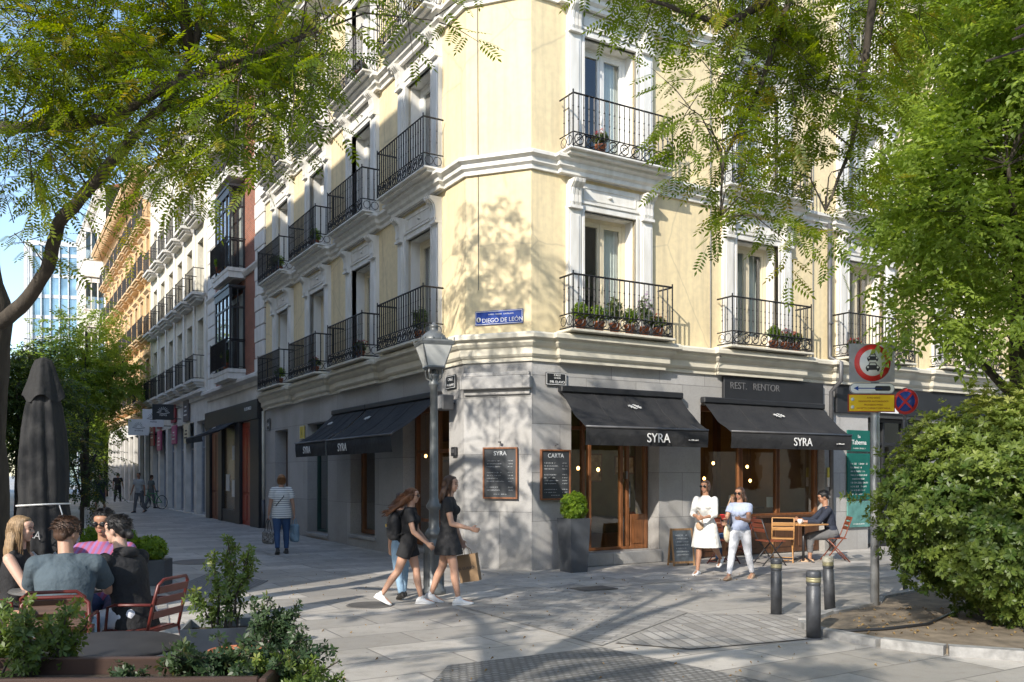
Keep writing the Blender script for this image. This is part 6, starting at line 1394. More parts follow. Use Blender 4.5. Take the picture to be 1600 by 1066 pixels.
class Fig:
    """skeleton in a local frame: facing +y, x to the figure's right, origin on the ground below the pelvis"""
    def __init__(s, H=1.68, lean=3, legs=((20, 8, 3), (-18, 15, 3)), arms=((15, 8, 25, 0), (-15, 8, 20, 0)), head=(0, 0, 0), twist=0, fem=True, seat=None, hips=0, foot=(None, None), build=1.0):
        s.H = H; h = H; s.fem = fem; s.build = build
        s.twist = R(twist); TW = Matrix.Rotation(s.twist, 3, 'Z')
        hw = .052*h; sw = (.100 if fem else .117)*h; thigh = .245*h; shank = .246*h
        s.knee = []; s.ank = []; s.hip = []; s.toe = []
        L = []
        for sd, (a, k, ab) in zip((1, -1), legs):
            a, k, ab = R(a), R(k), R(ab); d = Vector((sd*math.sin(ab), math.sin(a)*math.cos(ab), -math.cos(a)*math.cos(ab)))
            d2 = Vector((sd*math.sin(ab)*.6, math.sin(a-k), -math.cos(a-k))).normalized(); hp = Vector((sd*hw, 0, 0)); kn = hp+d*thigh; an = kn+d2*shank; L.append((hp, kn, an, a-k))
        z = max(-an.z for _, _, an, _ in L)+.045*h if seat is None else seat
        s.pel = Vector((0, 0, z))
        for i, (hp, kn, an, sa) in enumerate(L):
            s.hip.append(hp+s.pel); s.knee.append(kn+s.pel); A = an+s.pel; s.ank.append(A)
            f = foot[i]
            if f is None: f = 0 if A.z < .07*h else -math.degrees(sa)*-.6 if False else (-35 if sa < -.2 else 5)
            s.toe.append((A, R(f)))
        ln = R(lean); up = Vector((0, math.sin(ln), math.cos(ln))); s.up = up
        s.waist = s.pel+up*.095*h; s.chest = s.pel+up*.20*h; s.shc = s.pel+up*.285*h; s.nb = s.pel+up*.315*h
        s.X = TW @ Vector((1, 0, 0)); s.Y = (TW @ Vector((0, math.cos(ln), -math.sin(ln))))
        s.sh = []; s.elb = []; s.wri = []; s.hdir = []
        ua, fa = .172*h, .146*h
        for sd, ar in zip((1, -1), arms):
            fl, ab, el, rot = [R(v) for v in ar]
            S = s.shc+s.X*(sd*sw)-up*.010*h
            d = Vector((sd*math.sin(ab), math.sin(fl)*math.cos(ab), -math.cos(fl)*math.cos(ab))); d = TW @ d
            E = S+d*ua
            fw = Vector((0, math.sin(fl+el), -math.cos(fl+el))); fw = Vector((sd*math.sin(ab)*.5, fw.y, fw.z)).normalized()
            fw = Matrix.Rotation(sd*rot, 3, 'Z') @ (TW @ fw); W = E+fw*fa
            s.sh.append(S); s.elb.append(E); s.wri.append(W); s.hdir.append(fw)
        s.hyaw, s.hpitch, s.hroll = [R(v) for v in head]
        s.head = s.nb+up*.035*h+Vector((0, .012*h, .065*h)); s.HM = Matrix.Rotation(s.hyaw, 3, 'Z') @ Matrix.Rotation(s.hpitch, 3, 'X') @ Matrix.Rotation(s.hroll, 3, 'Y')
    def hp(s, x, y, z): return s.head+s.HM @ (Vector((x, y, z))*(s.H/1.68))
def body(F_, parent, sk, voxel=.009, grip=(.5, .5)):
    b = MB(); h = F_.H; k = h/1.68; X, Y, up = F_.X, F_.Y, F_.up; g = F_.build; fem = F_.fem
    X0 = Vector((1, 0, 0)); Y0 = Vector((0, 1, 0))
    rings(b, [(F_.pel-up*.045*h, X0, Y0, .060*h*g, .050*h*g), (F_.pel, X0, Y0, .097*h*g, .064*h*g), (F_.pel+up*.04*h, X0, Y0, .092*h*g, .062*h*g), (F_.waist, X0.lerp(X, .5), Y0.lerp(Y, .5), (.070 if fem else .080)*h*g, .052*h*g), (F_.chest, X, Y, (.084 if fem else .097)*h*g, .062*h*g),
              (F_.shc-up*.035*h, X, Y, (.090 if fem else .108)*h, .056*h*g), (F_.shc, X, Y, (.082 if fem else .098)*h, .042*h), (F_.nb-up*.008*h, X, Y, .045*h, .034*h), (F_.nb+up*.01*h, X, Y, .030*h, .030*h)])
    if fem:
        for sx in (-1, 1): b.ell(F_.chest+up*.015*h+X*sx*.042*h+Y*.045*h, (.036*h, .036*h, .036*h))
    limb(b, [F_.nb-up*.02*h, F_.head-F_.HM @ Vector((0, .012, .045))*k], [.033*h, .031*h])
    for i in range(2):
        limb(b, [F_.hip[i]+Vector((0, 0, .01*h)), F_.hip[i].lerp(F_.knee[i], .35), F_.knee[i]], [.054*h*g, .049*h*g, .033*h]); 
        m = F_.knee[i].lerp(F_.ank[i], .33)-Vector((0, .006*h, 0)); limb(b, [F_.knee[i], m, F_.ank[i].lerp(F_.knee[i], .15), F_.ank[i]], [.032*h, .0335*h, .021*h, .020*h])
        A, f = F_.toe[i]; fd = Vector((0, math.cos(f), math.sin(f))); fu = Vector((0, -math.sin(f), math.cos(f)))
        limb(b, [A-fd*.022*h-fu*.022*h, A+fd*.03*h-fu*.018*h, A+fd*.10*h-fu*.030*h], [.022*h, .024*h, .014*h])
        limb(b, [F_.sh[i], F_.sh[i].lerp(F_.elb[i], .4), F_.elb[i]], [.0285*h*g, .0265*h*g, .0215*h]); limb(b, [F_.elb[i], F_.elb[i].lerp(F_.wri[i], .3), F_.wri[i]], [.022*h, .0215*h, .0145*h])
        # hand: palm, four fingers, thumb
        W = F_.wri[i]; d = F_.hdir[i]; sd = 1 if i == 0 else -1; side = d.cross(Vector((0, 0, 1)));
        side = side.normalized() if side.length > .2 else Vector((0, 1, 0)).cross(d).normalized()
        # palm faces the body: normal roughly inward
        inw = (-F_.X*sd); inw = (inw-d*inw.dot(d)); inw = inw.normalized() if inw.length > .1 else side; lat = d.cross(inw).normalized()
        if lat.dot(Vector((0, 1, .4))) < 0: lat = -lat
        c = grip[i]; pal = W+d*.048*k
        rings(b, [(W, lat, inw, .020*k, .014*k), (W+d*.025*k, lat, inw, .033*k, .014*k), (W+d*.075*k, lat, inw, .038*k, .013*k), (W+d*.088*k, lat, inw, .034*k, .010*k)], 12)
        for q, (o_, ln) in enumerate(((.028, .068), (.010, .078), (-.009, .072), (-.027, .056))):
            p0 = W+d*.080*k+lat*o_*k; a1 = c*1.0; d1 = d*math.cos(a1)+inw*math.sin(a1); d2 = d*math.cos(a1*2.1)+inw*math.sin(a1*2.1); d3 = d*math.cos(a1*3)+inw*math.sin(a1*3)
            p1 = p0+d1*ln*.42*k; p2 = p1+d2*ln*.32*k; limb(b, [p0, p1, p2, p2+d3*ln*.26*k], [.0095*k, .009*k, .0085*k, .0075*k], 8, 2)
        t0 = W+d*.030*k+lat*.026*k; t1 = t0+(lat*.7+d*.6+inw*.35).normalized()*.034*k; limb(b, [t0, t1, t1+(d*.85+inw*.5*(.5+c)+lat*.1).normalized()*.030*k], [.012*k, .010*k, .0085*k], 8, 2)
    # head
    P = F_.hp; RM = F_.HM.to_4x4().to_3x3()
    E = lambda c, r, : b.ell(P(*c), tuple(v*k for v in r), 16, 10, RM)
    E((0, -.012, .020), (.074, .090, .088)); E((0, .030, -.032), (.056, .054, .062)); E((0, .058, -.082), (.024, .020, .018)); E((0, .035, -.062), (.045, .038, .036))
    E((0, .066, .022), (.050, .020, .020)); E((0, .045, .045), (.060, .045, .04))
    limb(b, [P(0, .082, .012), P(0, .096, -.016)], [.0075*k, .0115*k], 8, 2); E((.011, .088, -.020), (.008, .009, .007)); E((-.011, .088, -.020), (.008, .009, .007))
    for sx in (-1, 1): E((sx*.030, .066, -.012), (.020, .018, .018)); E((sx*.075, -.008, -.006), (.010, .018, .030))
    E((0, .078, -.048), (.022, .012, .006)); E((0, .076, -.059), (.019, .012, .0065))
    o = remesh(b, voxel, 'body', sk, parent, 3 if voxel < .012 else 2, .4)
    if voxel < .012:
        e = MB()
        for sx in (-1, 1): e.ell(P(sx*.032, .0805, .004), (.013*k, .007*k, .007*k), 10, 6, RM)
        part('eyes', e, M_eye, parent)
        e = MB(); e.ell(P(0, .0885, -.0475), (.020*k, .004*k, .0042*k), 10, 6, RM); e.ell(P(0, .087, -.0575), (.017*k, .0045*k, .005*k), 10, 6, RM); part('lips', e, M_lip, parent)
        e = MB()
        for sx in (-1, 1): e.tube([P(sx*.014, .0885, .022), P(sx*.034, .0850, .028), P(sx*.052, .069, .022)], [.003*k, .0035*k, .002*k], 5)
        part('eyebrows', e, M_hbrown, parent)
    return o
def top(F_, parent, m, voxel=.010, sleeve=.5, low=.0, off=.012, name='shirt', collar=0, open_neck=.0, flare=0):
    """shirt: sleeve = share of the arm covered (1 = to the wrist), low = how far below the pelvis centre (share of height)"""
    b = MB(); h = F_.H; X, Y, up, g, fem = F_.X, F_.Y, F_.up, F_.build, F_.fem; X0 = Vector((1, 0, 0)); Y0 = Vector((0, 1, 0)); o = off
    secs = [(F_.pel-up*low*h, X0, Y0, (.099+flare)*h*g+o, (.066+flare*.7)*h*g+o)]
    if low > .03: secs.append((F_.pel, X0, Y0, .098*h*g+o, .066*h*g+o))
    secs += [(F_.pel+up*.05*h, X0, Y0, .092*h*g+o, .063*h*g+o), (F_.waist, X0.lerp(X, .5), Y0.lerp(Y, .5), (.074 if fem else .085)*h*g+o, .055*h*g+o), (F_.chest, X, Y, (.086 if fem else .099)*h*g+o, .066*h*g+o), (F_.shc-up*.035*h, X, Y, (.091 if fem else .109)*h+o, .058*h*g+o), (F_.shc, X, Y, (.084 if fem else .100)*h+o*.6, .044*h+o*.8), (F_.nb-up*(.012-collar)*h, X, Y, .048*h+o*.3, .040*h+o*.3), (F_.nb+up*(.004+collar)*h, X, Y, .037*h+o*.2, .036*h+o*.2)]
    rings(b, secs, 24)
    if fem:
        for sx in (-1, 1): b.ell(F_.chest+up*.013*h+X*sx*.042*h+Y*.048*h, (.037*h+o*.6,)*3)
    rn = random.Random(int(h*997))
    for i in range(2):
        S, E_, W = F_.sh[i], F_.elb[i], F_.wri[i]
        if sleeve <= 0: limb(b, [F_.shc+up*.0*h+(S-F_.shc)*.6+up*.02*h, F_.shc+(S-F_.shc)*.7-up*.05*h], [.020*h, .025*h]); continue
        if sleeve < .55:
            e = S.lerp(E_, sleeve*2); b.tube([S-(E_-S).normalized()*.015*h, S, S.lerp(e, .5), e], [.026*h, .034*h*g+o*.8, .032*h*g+o, .031*h*g+o*1.05], 14); b.ell(S, (.034*h*g+o*.8,)*3); limb(b, [F_.shc+(S-F_.shc)*.5, S], [.036*h*g+o*.6, .033*h*g+o*.7])
        else:
            t = (sleeve-.5)*2; w_ = E_.lerp(W, t); limb(b, [S, S.lerp(E_, .4), E_], [.033*h*g+o*.7, .030*h*g+o, .025*h+o]); b.tube([E_-(w_-E_).normalized()*.01, E_.lerp(w_, .4), w_], [.024*h+o*.9, .024*h+o, .021*h+o*1.1], 12)
    # cloth folds
    for _ in range(5):
        z = rn.uniform(.02, .17)*h; c = F_.pel+up*z; a = rn.uniform(0, 6.28)
        b.tube([c+X*.075*h*math.cos(a+t)+Y*(.056*h+o)*math.sin(a+t)+up*t*.02*h for t in (0, .3, .6, .9)], [.004*h, .008*h, .007*h, .003*h], 6)
    return remesh(b, voxel, name, m, parent, 3, .5)
def trousers(F_, parent, m, voxel=.011, length=1.0, off=.010, name='trousers', wide=0):
    b = MB(); h = F_.H; g = F_.build; o = off; X0 = Vector((1, 0, 0)); Y0 = Vector((0, 1, 0)); up = F_.up
    rings(b, [(F_.pel-up*.05*h, X0, Y0, .07*h*g+o, .055*h*g+o), (F_.pel, X0, Y0, .099*h*g+o, .067*h*g+o), (F_.pel+up*.045*h, X0, Y0, .090*h*g+o, .063*h*g+o), (F_.pel+up*.065*h, X0, Y0, .084*h*g+o, .060*h*g+o)], 20)
    for i in range(2):
        H_, K, A = F_.hip[i], F_.knee[i], F_.ank[i]
        if length <= .5:
            e = H_.lerp(K, length*2); b.tube([H_+Vector((0, 0, .01*h)), H_.lerp(e, .5), e], [.055*h*g+o, .053*h*g+o+wide*.5, .047*h*g+o+wide], 14)
        else:
            t = (length-.5)*2; e = K.lerp(A, t); limb(b, [H_+Vector((0, 0, .01*h)), H_.lerp(K, .35), K], [.056*h*g+o, .051*h*g+o, .036*h+o+wide*.5]); b.tube([K+(K-e).normalized()*.01, K.lerp(e, .33), K.lerp(e, .8), e], [.034*h+o, .034*h+o+wide*.5, .026*h+o+wide*.8, .024*h+o+wide], 12)
            for z in (.85, .93): c = K.lerp(A, z*t); b.ell(c, (.027*h+o+wide, .028*h+o+wide, .008*h))
    return remesh(b, voxel, name, m, parent, 3, .5)
def skirt(F_, parent, m, length, flare=.03, voxel=.011, name='skirt', off=.012, waist=.07):
    b = MB(); h = F_.H; g = F_.build; o = off; n = 32; vs = []; secs = 9; fs = []
    mid = (F_.knee[0]+F_.knee[1])/2; dirn = Vector((0, (mid-F_.pel).y*.45, -abs((mid-F_.pel).z))).normalized()
    for i in range(secs):
        t = i/(secs-1); c = F_.pel+F_.up*waist*h*(1-min(1, t*3)) if t < .34 else F_.pel+dirn*length*h*(t-.33)/.67
        rx = (.078+.024*min(1, t*3))*h*g+o+flare*h*max(0, t-.2); ry = (.055+.014*min(1, t*3))*h*g+o+flare*h*max(0, t-.2)*1.1
        for j in range(n):
            a = 2*math.pi*j/n; w_ = 1+.06*max(0, t-.3)*math.sin(a*7+i*.2)+.03*max(0, t-.3)*math.sin(a*11); vs.append(c+Vector((rx*w_*math.cos(a), ry*w_*math.sin(a), 0)))
    fs = [(i*n+j, i*n+(j+1) % n, (i+1)*n+(j+1) % n, (i+1)*n+j) for i in range(secs-1) for j in range(n)]+[tuple(range(n)), tuple((secs-1)*n+j for j in range(n-1, -1, -1))]
    b.add(vs, fs, True)
    for i in range(2):
        e = F_.hip[i].lerp(F_.knee[i], min(.95, length/.245)); limb(b, [F_.hip[i], F_.hip[i].lerp(e, .5), e-(e-F_.hip[i]).normalized()*.05*h], [.056*h*g+o, .053*h*g+o, .050*h*g+o])
    return remesh(b, voxel, name, m, parent, 2, .4)
def shoes(F_, parent, m, name='shoe', sole=None, voxel=.007, low=False):
    h = F_.H
    for i in range(2):
        A, f = F_.toe[i]; fd = Vector((0, math.cos(f), math.sin(f))); fu = Vector((0, -math.sin(f), math.cos(f))); b = MB(); X = Vector((1, 0, 0))
        u = -.010*h if low else .004*h
        rings(b, [(A-fd*.048*h-fu*.030*h, X, fu, .012*h, .012*h), (A-fd*.040*h-fu*.022*h+fu*u*.5, X, fu, .023*h, .022*h), (A-fd*.01*h-fu*.018*h+fu*u*.6, X, fu, .027*h, .029*h), (A+fd*.03*h-fu*.020*h, X, fu, .028*h, .026*h), (A+fd*.07*h-fu*.030*h, X, fu, .031*h, .017*h), (A+fd*.105*h-fu*.034*h, X, fu, .024*h, .010*h), (A+fd*.118*h-fu*.036*h, X, fu, .010*h, .006*h)], 16)
        if not low: limb(b, [A-fd*.005*h, A+Vector((0, 0, .012*h))], [.025*h, .024*h])
        o = remesh(b, voxel, name, m, parent, 2, .4)
        b = MB(); rings(b, [(A-fd*.052*h-fu*.040*h, X, fu, .016*h, .006*h), (A-fd*.03*h-fu*.040*h, X, fu, .026*h, .007*h), (A+fd*.03*h-fu*.041*h, X, fu, .027*h, .006*h), (A+fd*.075*h-fu*.042*h, X, fu, .031*h, .005*h), (A+fd*.115*h-fu*.040*h, X, fu, .018*h, .005*h)], 14); part('sole', b, sole or m, o)
def hair(F_, parent, m, style='long', voxel=.009, wind=0, length=.3, seed=1):
    b = MB(); k = F_.H/1.68; P = F_.hp; RM = F_.HM; rn = random.Random(seed)
    b.ell(P(0, -.022, .034), (.083*k, .092*k, .088*k), 18, 12, RM)
    if style == 'short':
        b2 = b; b.ell(P(0, .022, .078), (.060*k, .050*k, .034*k), 14, 8, RM)
        for i in range(26): a = rn.uniform(0, 6.28); u = rn.uniform(.02, .9); b.ell(P(.062*math.cos(a)*u, -.02+.072*math.sin(a)*u, .105+.012*rn.random()-.03*u*u), (.014*k, .022*k, .010*k), 8, 5, RM)
        b.ell(P(0, -.065, -.018), (.062*k, .036*k, .050*k), 12, 8, RM)
    elif style == 'bob':
        for sx in (-1, 1): b.ell(P(sx*.055, -.025, -.03), (.040*k, .062*k, .078*k), 12, 8, RM)
        b.ell(P(0, -.062, -.035), (.072*k, .050*k, .080*k), 12, 8, RM); b.ell(P(0, .03, .085), (.062*k, .05*k, .032*k), 12, 8, RM)
    else:
        b.ell(P(0, .022, .084), (.060*k, .046*k, .026*k), 14, 8, RM)
        for sx in (-1, 1): b.ell(P(sx*.062, -.012, .0), (.026*k, .045*k, .075*k), 12, 8, RM)
        b.ell(P(0, -.065, -.03), (.072*k, .042*k, .085*k), 12, 8, RM)
        nst = 34
        for i in range(nst):
            a = math.pi*(1.02+.96*i/(nst-1))+math.pi*0; a0 = R(180)+R(180)*i/(nst-1)
            ox, oy = .074*math.cos(a0), -.025+.062*math.sin(a0)
            pts = []; L_ = length*(.75+.4*rn.random()); amp = rn.uniform(.004, .016); ph = rn.uniform(0, 6)
            base = P(ox, oy, -.02)
            for q in range(8):
                t = q/7; p = base+Vector((0, 0, -L_*t*k*(1-.55*min(1, wind))))+Vector((rn.uniform(-.004, .004), 0, 0))
                out = (Vector(P(ox, oy, 0))-Vector(P(0, -.01, 0))); out.z = 0
                p += out*(.45*math.sin(t*2.2))+Vector((amp*math.sin(t*9+ph), -wind*L_*k*(t**1.25)*(1+.25*math.sin(ph)), amp*math.cos(t*8+ph)+wind*.05*math.sin(t*5+ph)))
                pts.append(p)
            b.tube(pts, [.015*k, .017*k, .017*k, .016*k, .015*k, .013*k, .010*k, .004*k], 7)
    o = remesh(b, voxel, 'hair', m, parent, 2, .35)
    if voxel < .012:
        s = MB(); nst = 420 if style == 'short' else 300
        for i in range(nst):
            a = rn.uniform(0, 6.283); u = rn.uniform(.05, 1.0); zc = math.cos(u*1.75); rr_ = math.sin(u*1.75)
            if math.sin(a)*rr_ > .55 and zc < .55: continue
            if style == 'short':
                p0 = P(.083*rr_*math.cos(a), -.022+.092*rr_*math.sin(a), .034+.088*zc); sw = RM @ Vector((.010*math.cos(a)+rn.uniform(-.006, .006), .016*math.sin(a)+rn.uniform(-.004, .010), .004-.014*(1-zc)))*k
                nrm = (p0-P(0, -.022, .034)).normalized()*.006*k; s.tube([p0-nrm, p0+nrm+sw*.6, p0+nrm*.6+sw*1.7], [.0032*k, .0026*k, .0006], 3, cap=False)
            else:
                x_, y_ = .084*math.cos(a), -.025+.088*math.sin(a)
                if y_ > .03: continue
                L_ = length*(.6+.5*rn.random())*k if style == 'long' else .13*k; base = P(x_*.9, y_, .05); out = (P(x_, y_, 0)-P(0, -.02, 0)); out = out/max(.001, out.length); ph = rn.uniform(0, 6); wd = wind if style == 'long' else 0
                s.tube([base+out*.012*k*math.sin(t*3)+Vector((.006*math.sin(t*7+ph), -wd*L_*(max(0, t-.2)**1.2)*1.05+.004*math.sin(t*9+ph), -L_*t*(1-.55*min(1, wd))+wd*.05*math.sin(t*5+ph))) for t in (0, .2, .4, .6, .8, 1.0)], [.0022*k, .0024*k, .0024*k, .002*k, .0016*k, .0005], 3, cap=False)
        q = s.data('strands', m); link('strands', q, o)
    return o
def sunglasses(F_, parent):
    b = MB(); k = F_.H/1.68; P = F_.hp; RM = F_.HM
    for sx in (-1, 1): b.ell(P(sx*.034, .094, .006), (.030*k, .007*k, .022*k), 12, 8, RM); b.tube([P(sx*.062, .088, .012), P(sx*.082, .02, .010), P(sx*.084, -.01, .0)], .003*k, 5)
    b.tube([P(-.012, .100, .010), P(.012, .100, .010)], .003*k, 5); return part('sunglasses', b, M_shade, parent)
def person(label, P, rz, F_, group=None): 
    t = thing('person', label, 'person', P, rz, group); return t
# heading: rotation about z of a figure that faces +y at 0
def head_to(dx, dy): return math.atan2(-dx, dy)
def bag(name, label, cat, P, rz=0): return thing(name, label, cat, P, rz)
# --- two women in black walking to the right in front of the lamp
Fg = Fig(1.50, 4, ((-19, 16, 2), (14, 4, 2)), ((16, 8, 34, 10), (12, 10, 28, 0)), head=(0, -4, 0), foot=(-26, 0))
PW = Vector(((638-800)/F*11.35, 11.35, 0)); t = person('woman in black shorts with windblown auburn hair, sunglasses and a black backpack', PW, head_to(1, -.06), Fg)
body(Fg, t, M_skin); top(Fg, t, M_cblack, sleeve=.26, low=.0, name='top'); trousers(Fg, t, M_cblack, length=.24, wide=.018, name='shorts'); hair(Fg, t, M_hauburn, 'long', length=.40, wind=.75, seed=3); sunglasses(Fg, t); shoes(Fg, t, M_shoe)
M1 = Matrix.Translation(PW) @ Matrix.Rotation(head_to(1, -.06), 4, 'Z')
s = thing('backpack', 'small black backpack worn by the woman with windblown hair', 'backpack', PW, head_to(1, -.06)); b = MB(); c = Fg.chest+Vector((0, -.19, -.06))
b.ell(c, (.14, .085, .19), 14, 10); b.ell(c+Vector((0, -.03, -.10)), (.135, .085, .10), 12, 8); b.box(c.x-.12, c.x+.12, c.y-.06, c.y+.06, c.z-.19, c.z+.12, .03); remesh(b, .010, 'bag_body', M_cblack, s, 3)
for sx in (-1, 1): b = MB(); b.tube([c+Vector((sx*.08, .06, .12)), Fg.shc+Vector((sx*.085, -.05, .045)), Fg.shc+Vector((sx*.09, .05, .03)), Fg.chest+Vector((sx*.10, .10, -.02)), Fg.waist+Vector((sx*.12, .0, .02)), c+Vector((sx*.1, .05, -.12))], .011, 6); part('strap', b, M_cblack, s)
b = MB(); b.box(c.x-.03, c.x+.03, c.y-.125, c.y-.11, c.z-.02, c.z+.02); part('buckle', b, mat('brass', (.5, .35, .12), .35, .8), s)
Fh = Fig(1.655, 2, ((14, 6, 2), (-13, 10, 2)), ((14, 10, 62, 6), (6, 8, 16, 5)), head=(-10, -3, 0), foot=(4, -12))
PH = Vector(((700-800)/F*11.45, 11.45, 0)); RH_ = head_to(1, -.10); t = person('taller woman in a short black dress with dark shoulder length hair beside the lamp post', PH, RH_, Fh)
body(Fh, t, M_skin); top(Fh, t, M_cblack, sleeve=.24, low=.0, name='dress_bodice', off=.009); skirt(Fh, t, M_cblack, .135, .045, name='dress_skirt'); hair(Fh, t, M_hbrown, 'long', length=.24, wind=.12, seed=5); shoes(Fh, t, M_shoe)
M2 = Matrix.Translation(PH) @ Matrix.Rotation(RH_, 4, 'Z')
M_kraft = mat('kraft_paper', (.22, .14, .075), .8, var=.12, scale=4, bump=.3, bscale=10)
gp_ = M2 @ (Fh.wri[1]+Fh.hdir[1]*.09)
s = thing('paper_bag', 'brown kraft paper shopping bag hanging from the hand of the taller woman in black', 'shopping bag', (gp_.x+.10, gp_.y, gp_.z-.47), R(-12))
s.rotation_euler = (0, R(-9), R(-12))
b = MB(); b.prismz([(-.13, -.07), (.13, -.07), (.13, .07), (-.13, .07)], 0, .36); part('bag_body', b, M_kraft, s); b = MB(); b.quad((-.132, -.073, .0), (-.02, -.073, .36), (-.019, -.073, .36), (-.131, -.073, 0)); part('crease', b, M_kraft, s)
for y in (-.06, .06): b = MB(); b.tube([(-.05, y, .35), (-.045, y*.6, .42), (0, y*.3, .465), (.045, y*.6, .42), (.05, y, .35)], .004, 5); part('handle', b, M_kraft, s)
text('EL LLANO', .05, M_ink, s, (-.02, -.074, .17), (R(90), 0, 0), 'lettering', .001)
# person behind them, only jeans showing
Fk = Fig(1.42, 2, ((14, 6, 2), (-12, 14, 2)), ((6, 5, 10, 0), (-6, 5, 10, 0)), foot=(0, -15)); PK = Vector(((627-800)/F*12.0, 12.0, 0)); t = person('person in light blue jeans almost hidden behind the woman with the backpack', PK, head_to(-.6, 1), Fk)
body(Fk, t, M_skin, .012); top(Fk, t, M_cblack, .012, name='top'); trousers(Fk, t, M_ljeans, .012); hair(Fk, t, M_hbrown, 'bob', .012); shoes(Fk, t, M_dshoe, voxel=.01)
# --- two women in white
FA = Fig(1.57, 2, ((10, 2, 2), (-20, 34, 2)), ((22, 8, 62, 38), (20, 8, 60, 36)), head=(-6, -2, 0), foot=(0, -30))
PA = Vector(((1103-800)/F*14.8, 14.8, 0)); RA = head_to(-.62, -1); t = person('woman in a knee length white dress with rolled sleeves and dark sunglasses', PA, RA, FA)
body(FA, t, M_skin2); top(FA, t, M_cwhite, sleeve=.74, low=.0, off=.011, name='dress_bodice'); skirt(FA, t, M_cwhite, .24, .060, name='dress_skirt', off=.016); hair(FA, t, M_hbrown, 'bob'); sunglasses(FA, t); shoes(FA, t, M_shoe, low=True)
FBw = Fig(1.50, 3, ((22, 4, 2), (-16, 10, 2)), ((28, 10, 74, 20), (30, 8, 70, 15)), head=(-4, -4, 0), foot=(4, -12))
PB = Vector(((1157-800)/F*14.15, 14.15, 0)); RB = head_to(-.70, -1); t = person('woman in a pale blue v neck top and white ankle jeans holding her phone', PB, RB, FBw)
body(FBw, t, M_skin2, grip=(.75, .6)); top(FBw, t, M_cblue, sleeve=.24, low=-.02, name='top'); trousers(FBw, t, M_wjean, length=.96, off=.007); hair(FBw, t, M_hbrown, 'long', length=.17, seed=8); sunglasses(FBw, t); shoes(FBw, t, M_sand, low=True)
MBw = Matrix.Translation(PB) @ Matrix.Rotation(RB, 4, 'Z')
ph = MBw @ (FBw.wri[0]+FBw.hdir[0]*.10); s = thing('phone', 'red cased phone in the hand of the woman in white jeans', 'phone', ph, RB); s.rotation_euler = (R(-50), 0, RB); b = MB(); b.box(-.037, .037, -.006, .006, -.07, .07, .004); part('case', b, M_red, s); b = MB(); b.box(-.033, .033, -.0075, -.006, -.066, .066); part('screen', b, M_shade, s)
sb = MBw @ (FBw.hip[0]+Vector((.13, .02, .02))); s = thing('shoulder_bag', 'cream canvas shoulder bag beside the woman in white jeans', 'bag', sb, RB); b = MB(); b.ell((0, 0, -.05), (.05, .13, .15), 12, 8); remesh(b, .01, 'bag_body', M_framec, s); b = MB(); b.tube([(0, -.08, .08), (-.03, -.04, .42), (-.05, .0, .52), (-.03, .05, .42), (0, .08, .08)], .008, 5); part('strap', b, M_sand, s)
MA = Matrix.Translation(PA) @ Matrix.Rotation(RA, 4, 'Z')
sa = MA @ (FA.hip[0]+Vector((-.03, .16, .02))); s = thing('handbag', 'small tan handbag in front of the woman in the white dress', 'bag', sa, RA); b = MB(); b.ell((0, 0, -.03), (.07, .035, .07), 12, 8); remesh(b, .008, 'bag_body', M_sand, s); b = MB(); b.tube([(-.05, 0, .03), (-.02, -.02, .14), (.04, -.03, .22)], .009, 5); part('strap', b, M_sand, s)
# --- woman with the striped shirt seen from behind
FS = Fig(1.66, 1, ((6, 3, 2), (-6, 16, 2)), ((-2, 14, 8, 0), (2, 13, 8, 0)), foot=(0, -22), build=1.12)
PS = Vector(((440-800)/F*18.6, 18.6, 0)); RS = head_to(-.42, 1); t = person('woman from behind in a striped white shirt and blue jeans carrying two bags', PS, RS, FS)
body(FS, t, M_skin, grip=(.9, .9)); top(FS, t, stripes('striped_shirt', (.72, .72, .70), (.12, .13, .17), .045, 2, .74), sleeve=.30, low=.075, off=.022); trousers(FS, t, M_jeans, length=.95); hair(FS, t, M_hginger, 'bob'); shoes(FS, t, M_dshoe)
b = MB(); b.tube([FS.shc+Vector((.085, -.02, .05)), FS.chest+Vector((.02, -.145, 0)), FS.waist+Vector((-.12, -.10, 0)), FS.pel+Vector((-.16, .02, .03))], .011, 5); part('shoulder_strap', b, M_dshoe, t)
MS = Matrix.Translation(PS) @ Matrix.Rotation(RS, 4, 'Z')
M_leo = mat('patterned_cloth', (.03, .03, .03), .8, scale=26, c2=(.34, .32, .30), detail=3); M_lblue = cloth('light_blue_bag', (.20, .29, .36))
for i, (nm, lb, m, w_, hh) in enumerate((('tote_bag', 'blue grey plain tote bag in the right hand of the woman in the striped shirt', M_lblue, .13, .38), ('handbag', 'black and grey patterned handbag in the left hand of the woman in the striped shirt', M_leo, .19, .27))):
    q = MS @ (FS.wri[i]+FS.hdir[i]*.08); dz = .12 if i == 0 else .26; s = thing(nm, lb, 'bag', (q.x, q.y, q.z-dz), RS+R(20)); b = MB(); b.box(-.06, .06, -w_, w_, -hh, 0, .03); b.ell((0, 0, -hh*.7), (.09, w_*.95, hh*.32), 12, 8); remesh(b, .012, 'bag_body', m, s)
    for x in (-.03, .03): b = MB(); b.tube([(x, -w_*.55, -.02), (x*.6, -w_*.3, dz*.7), (x*.3, 0, dz+.01), (x*.6, w_*.3, dz*.7), (x, w_*.55, -.02)], .008, 5); part('handle', b, m if i == 0 else M_dshoe, s)
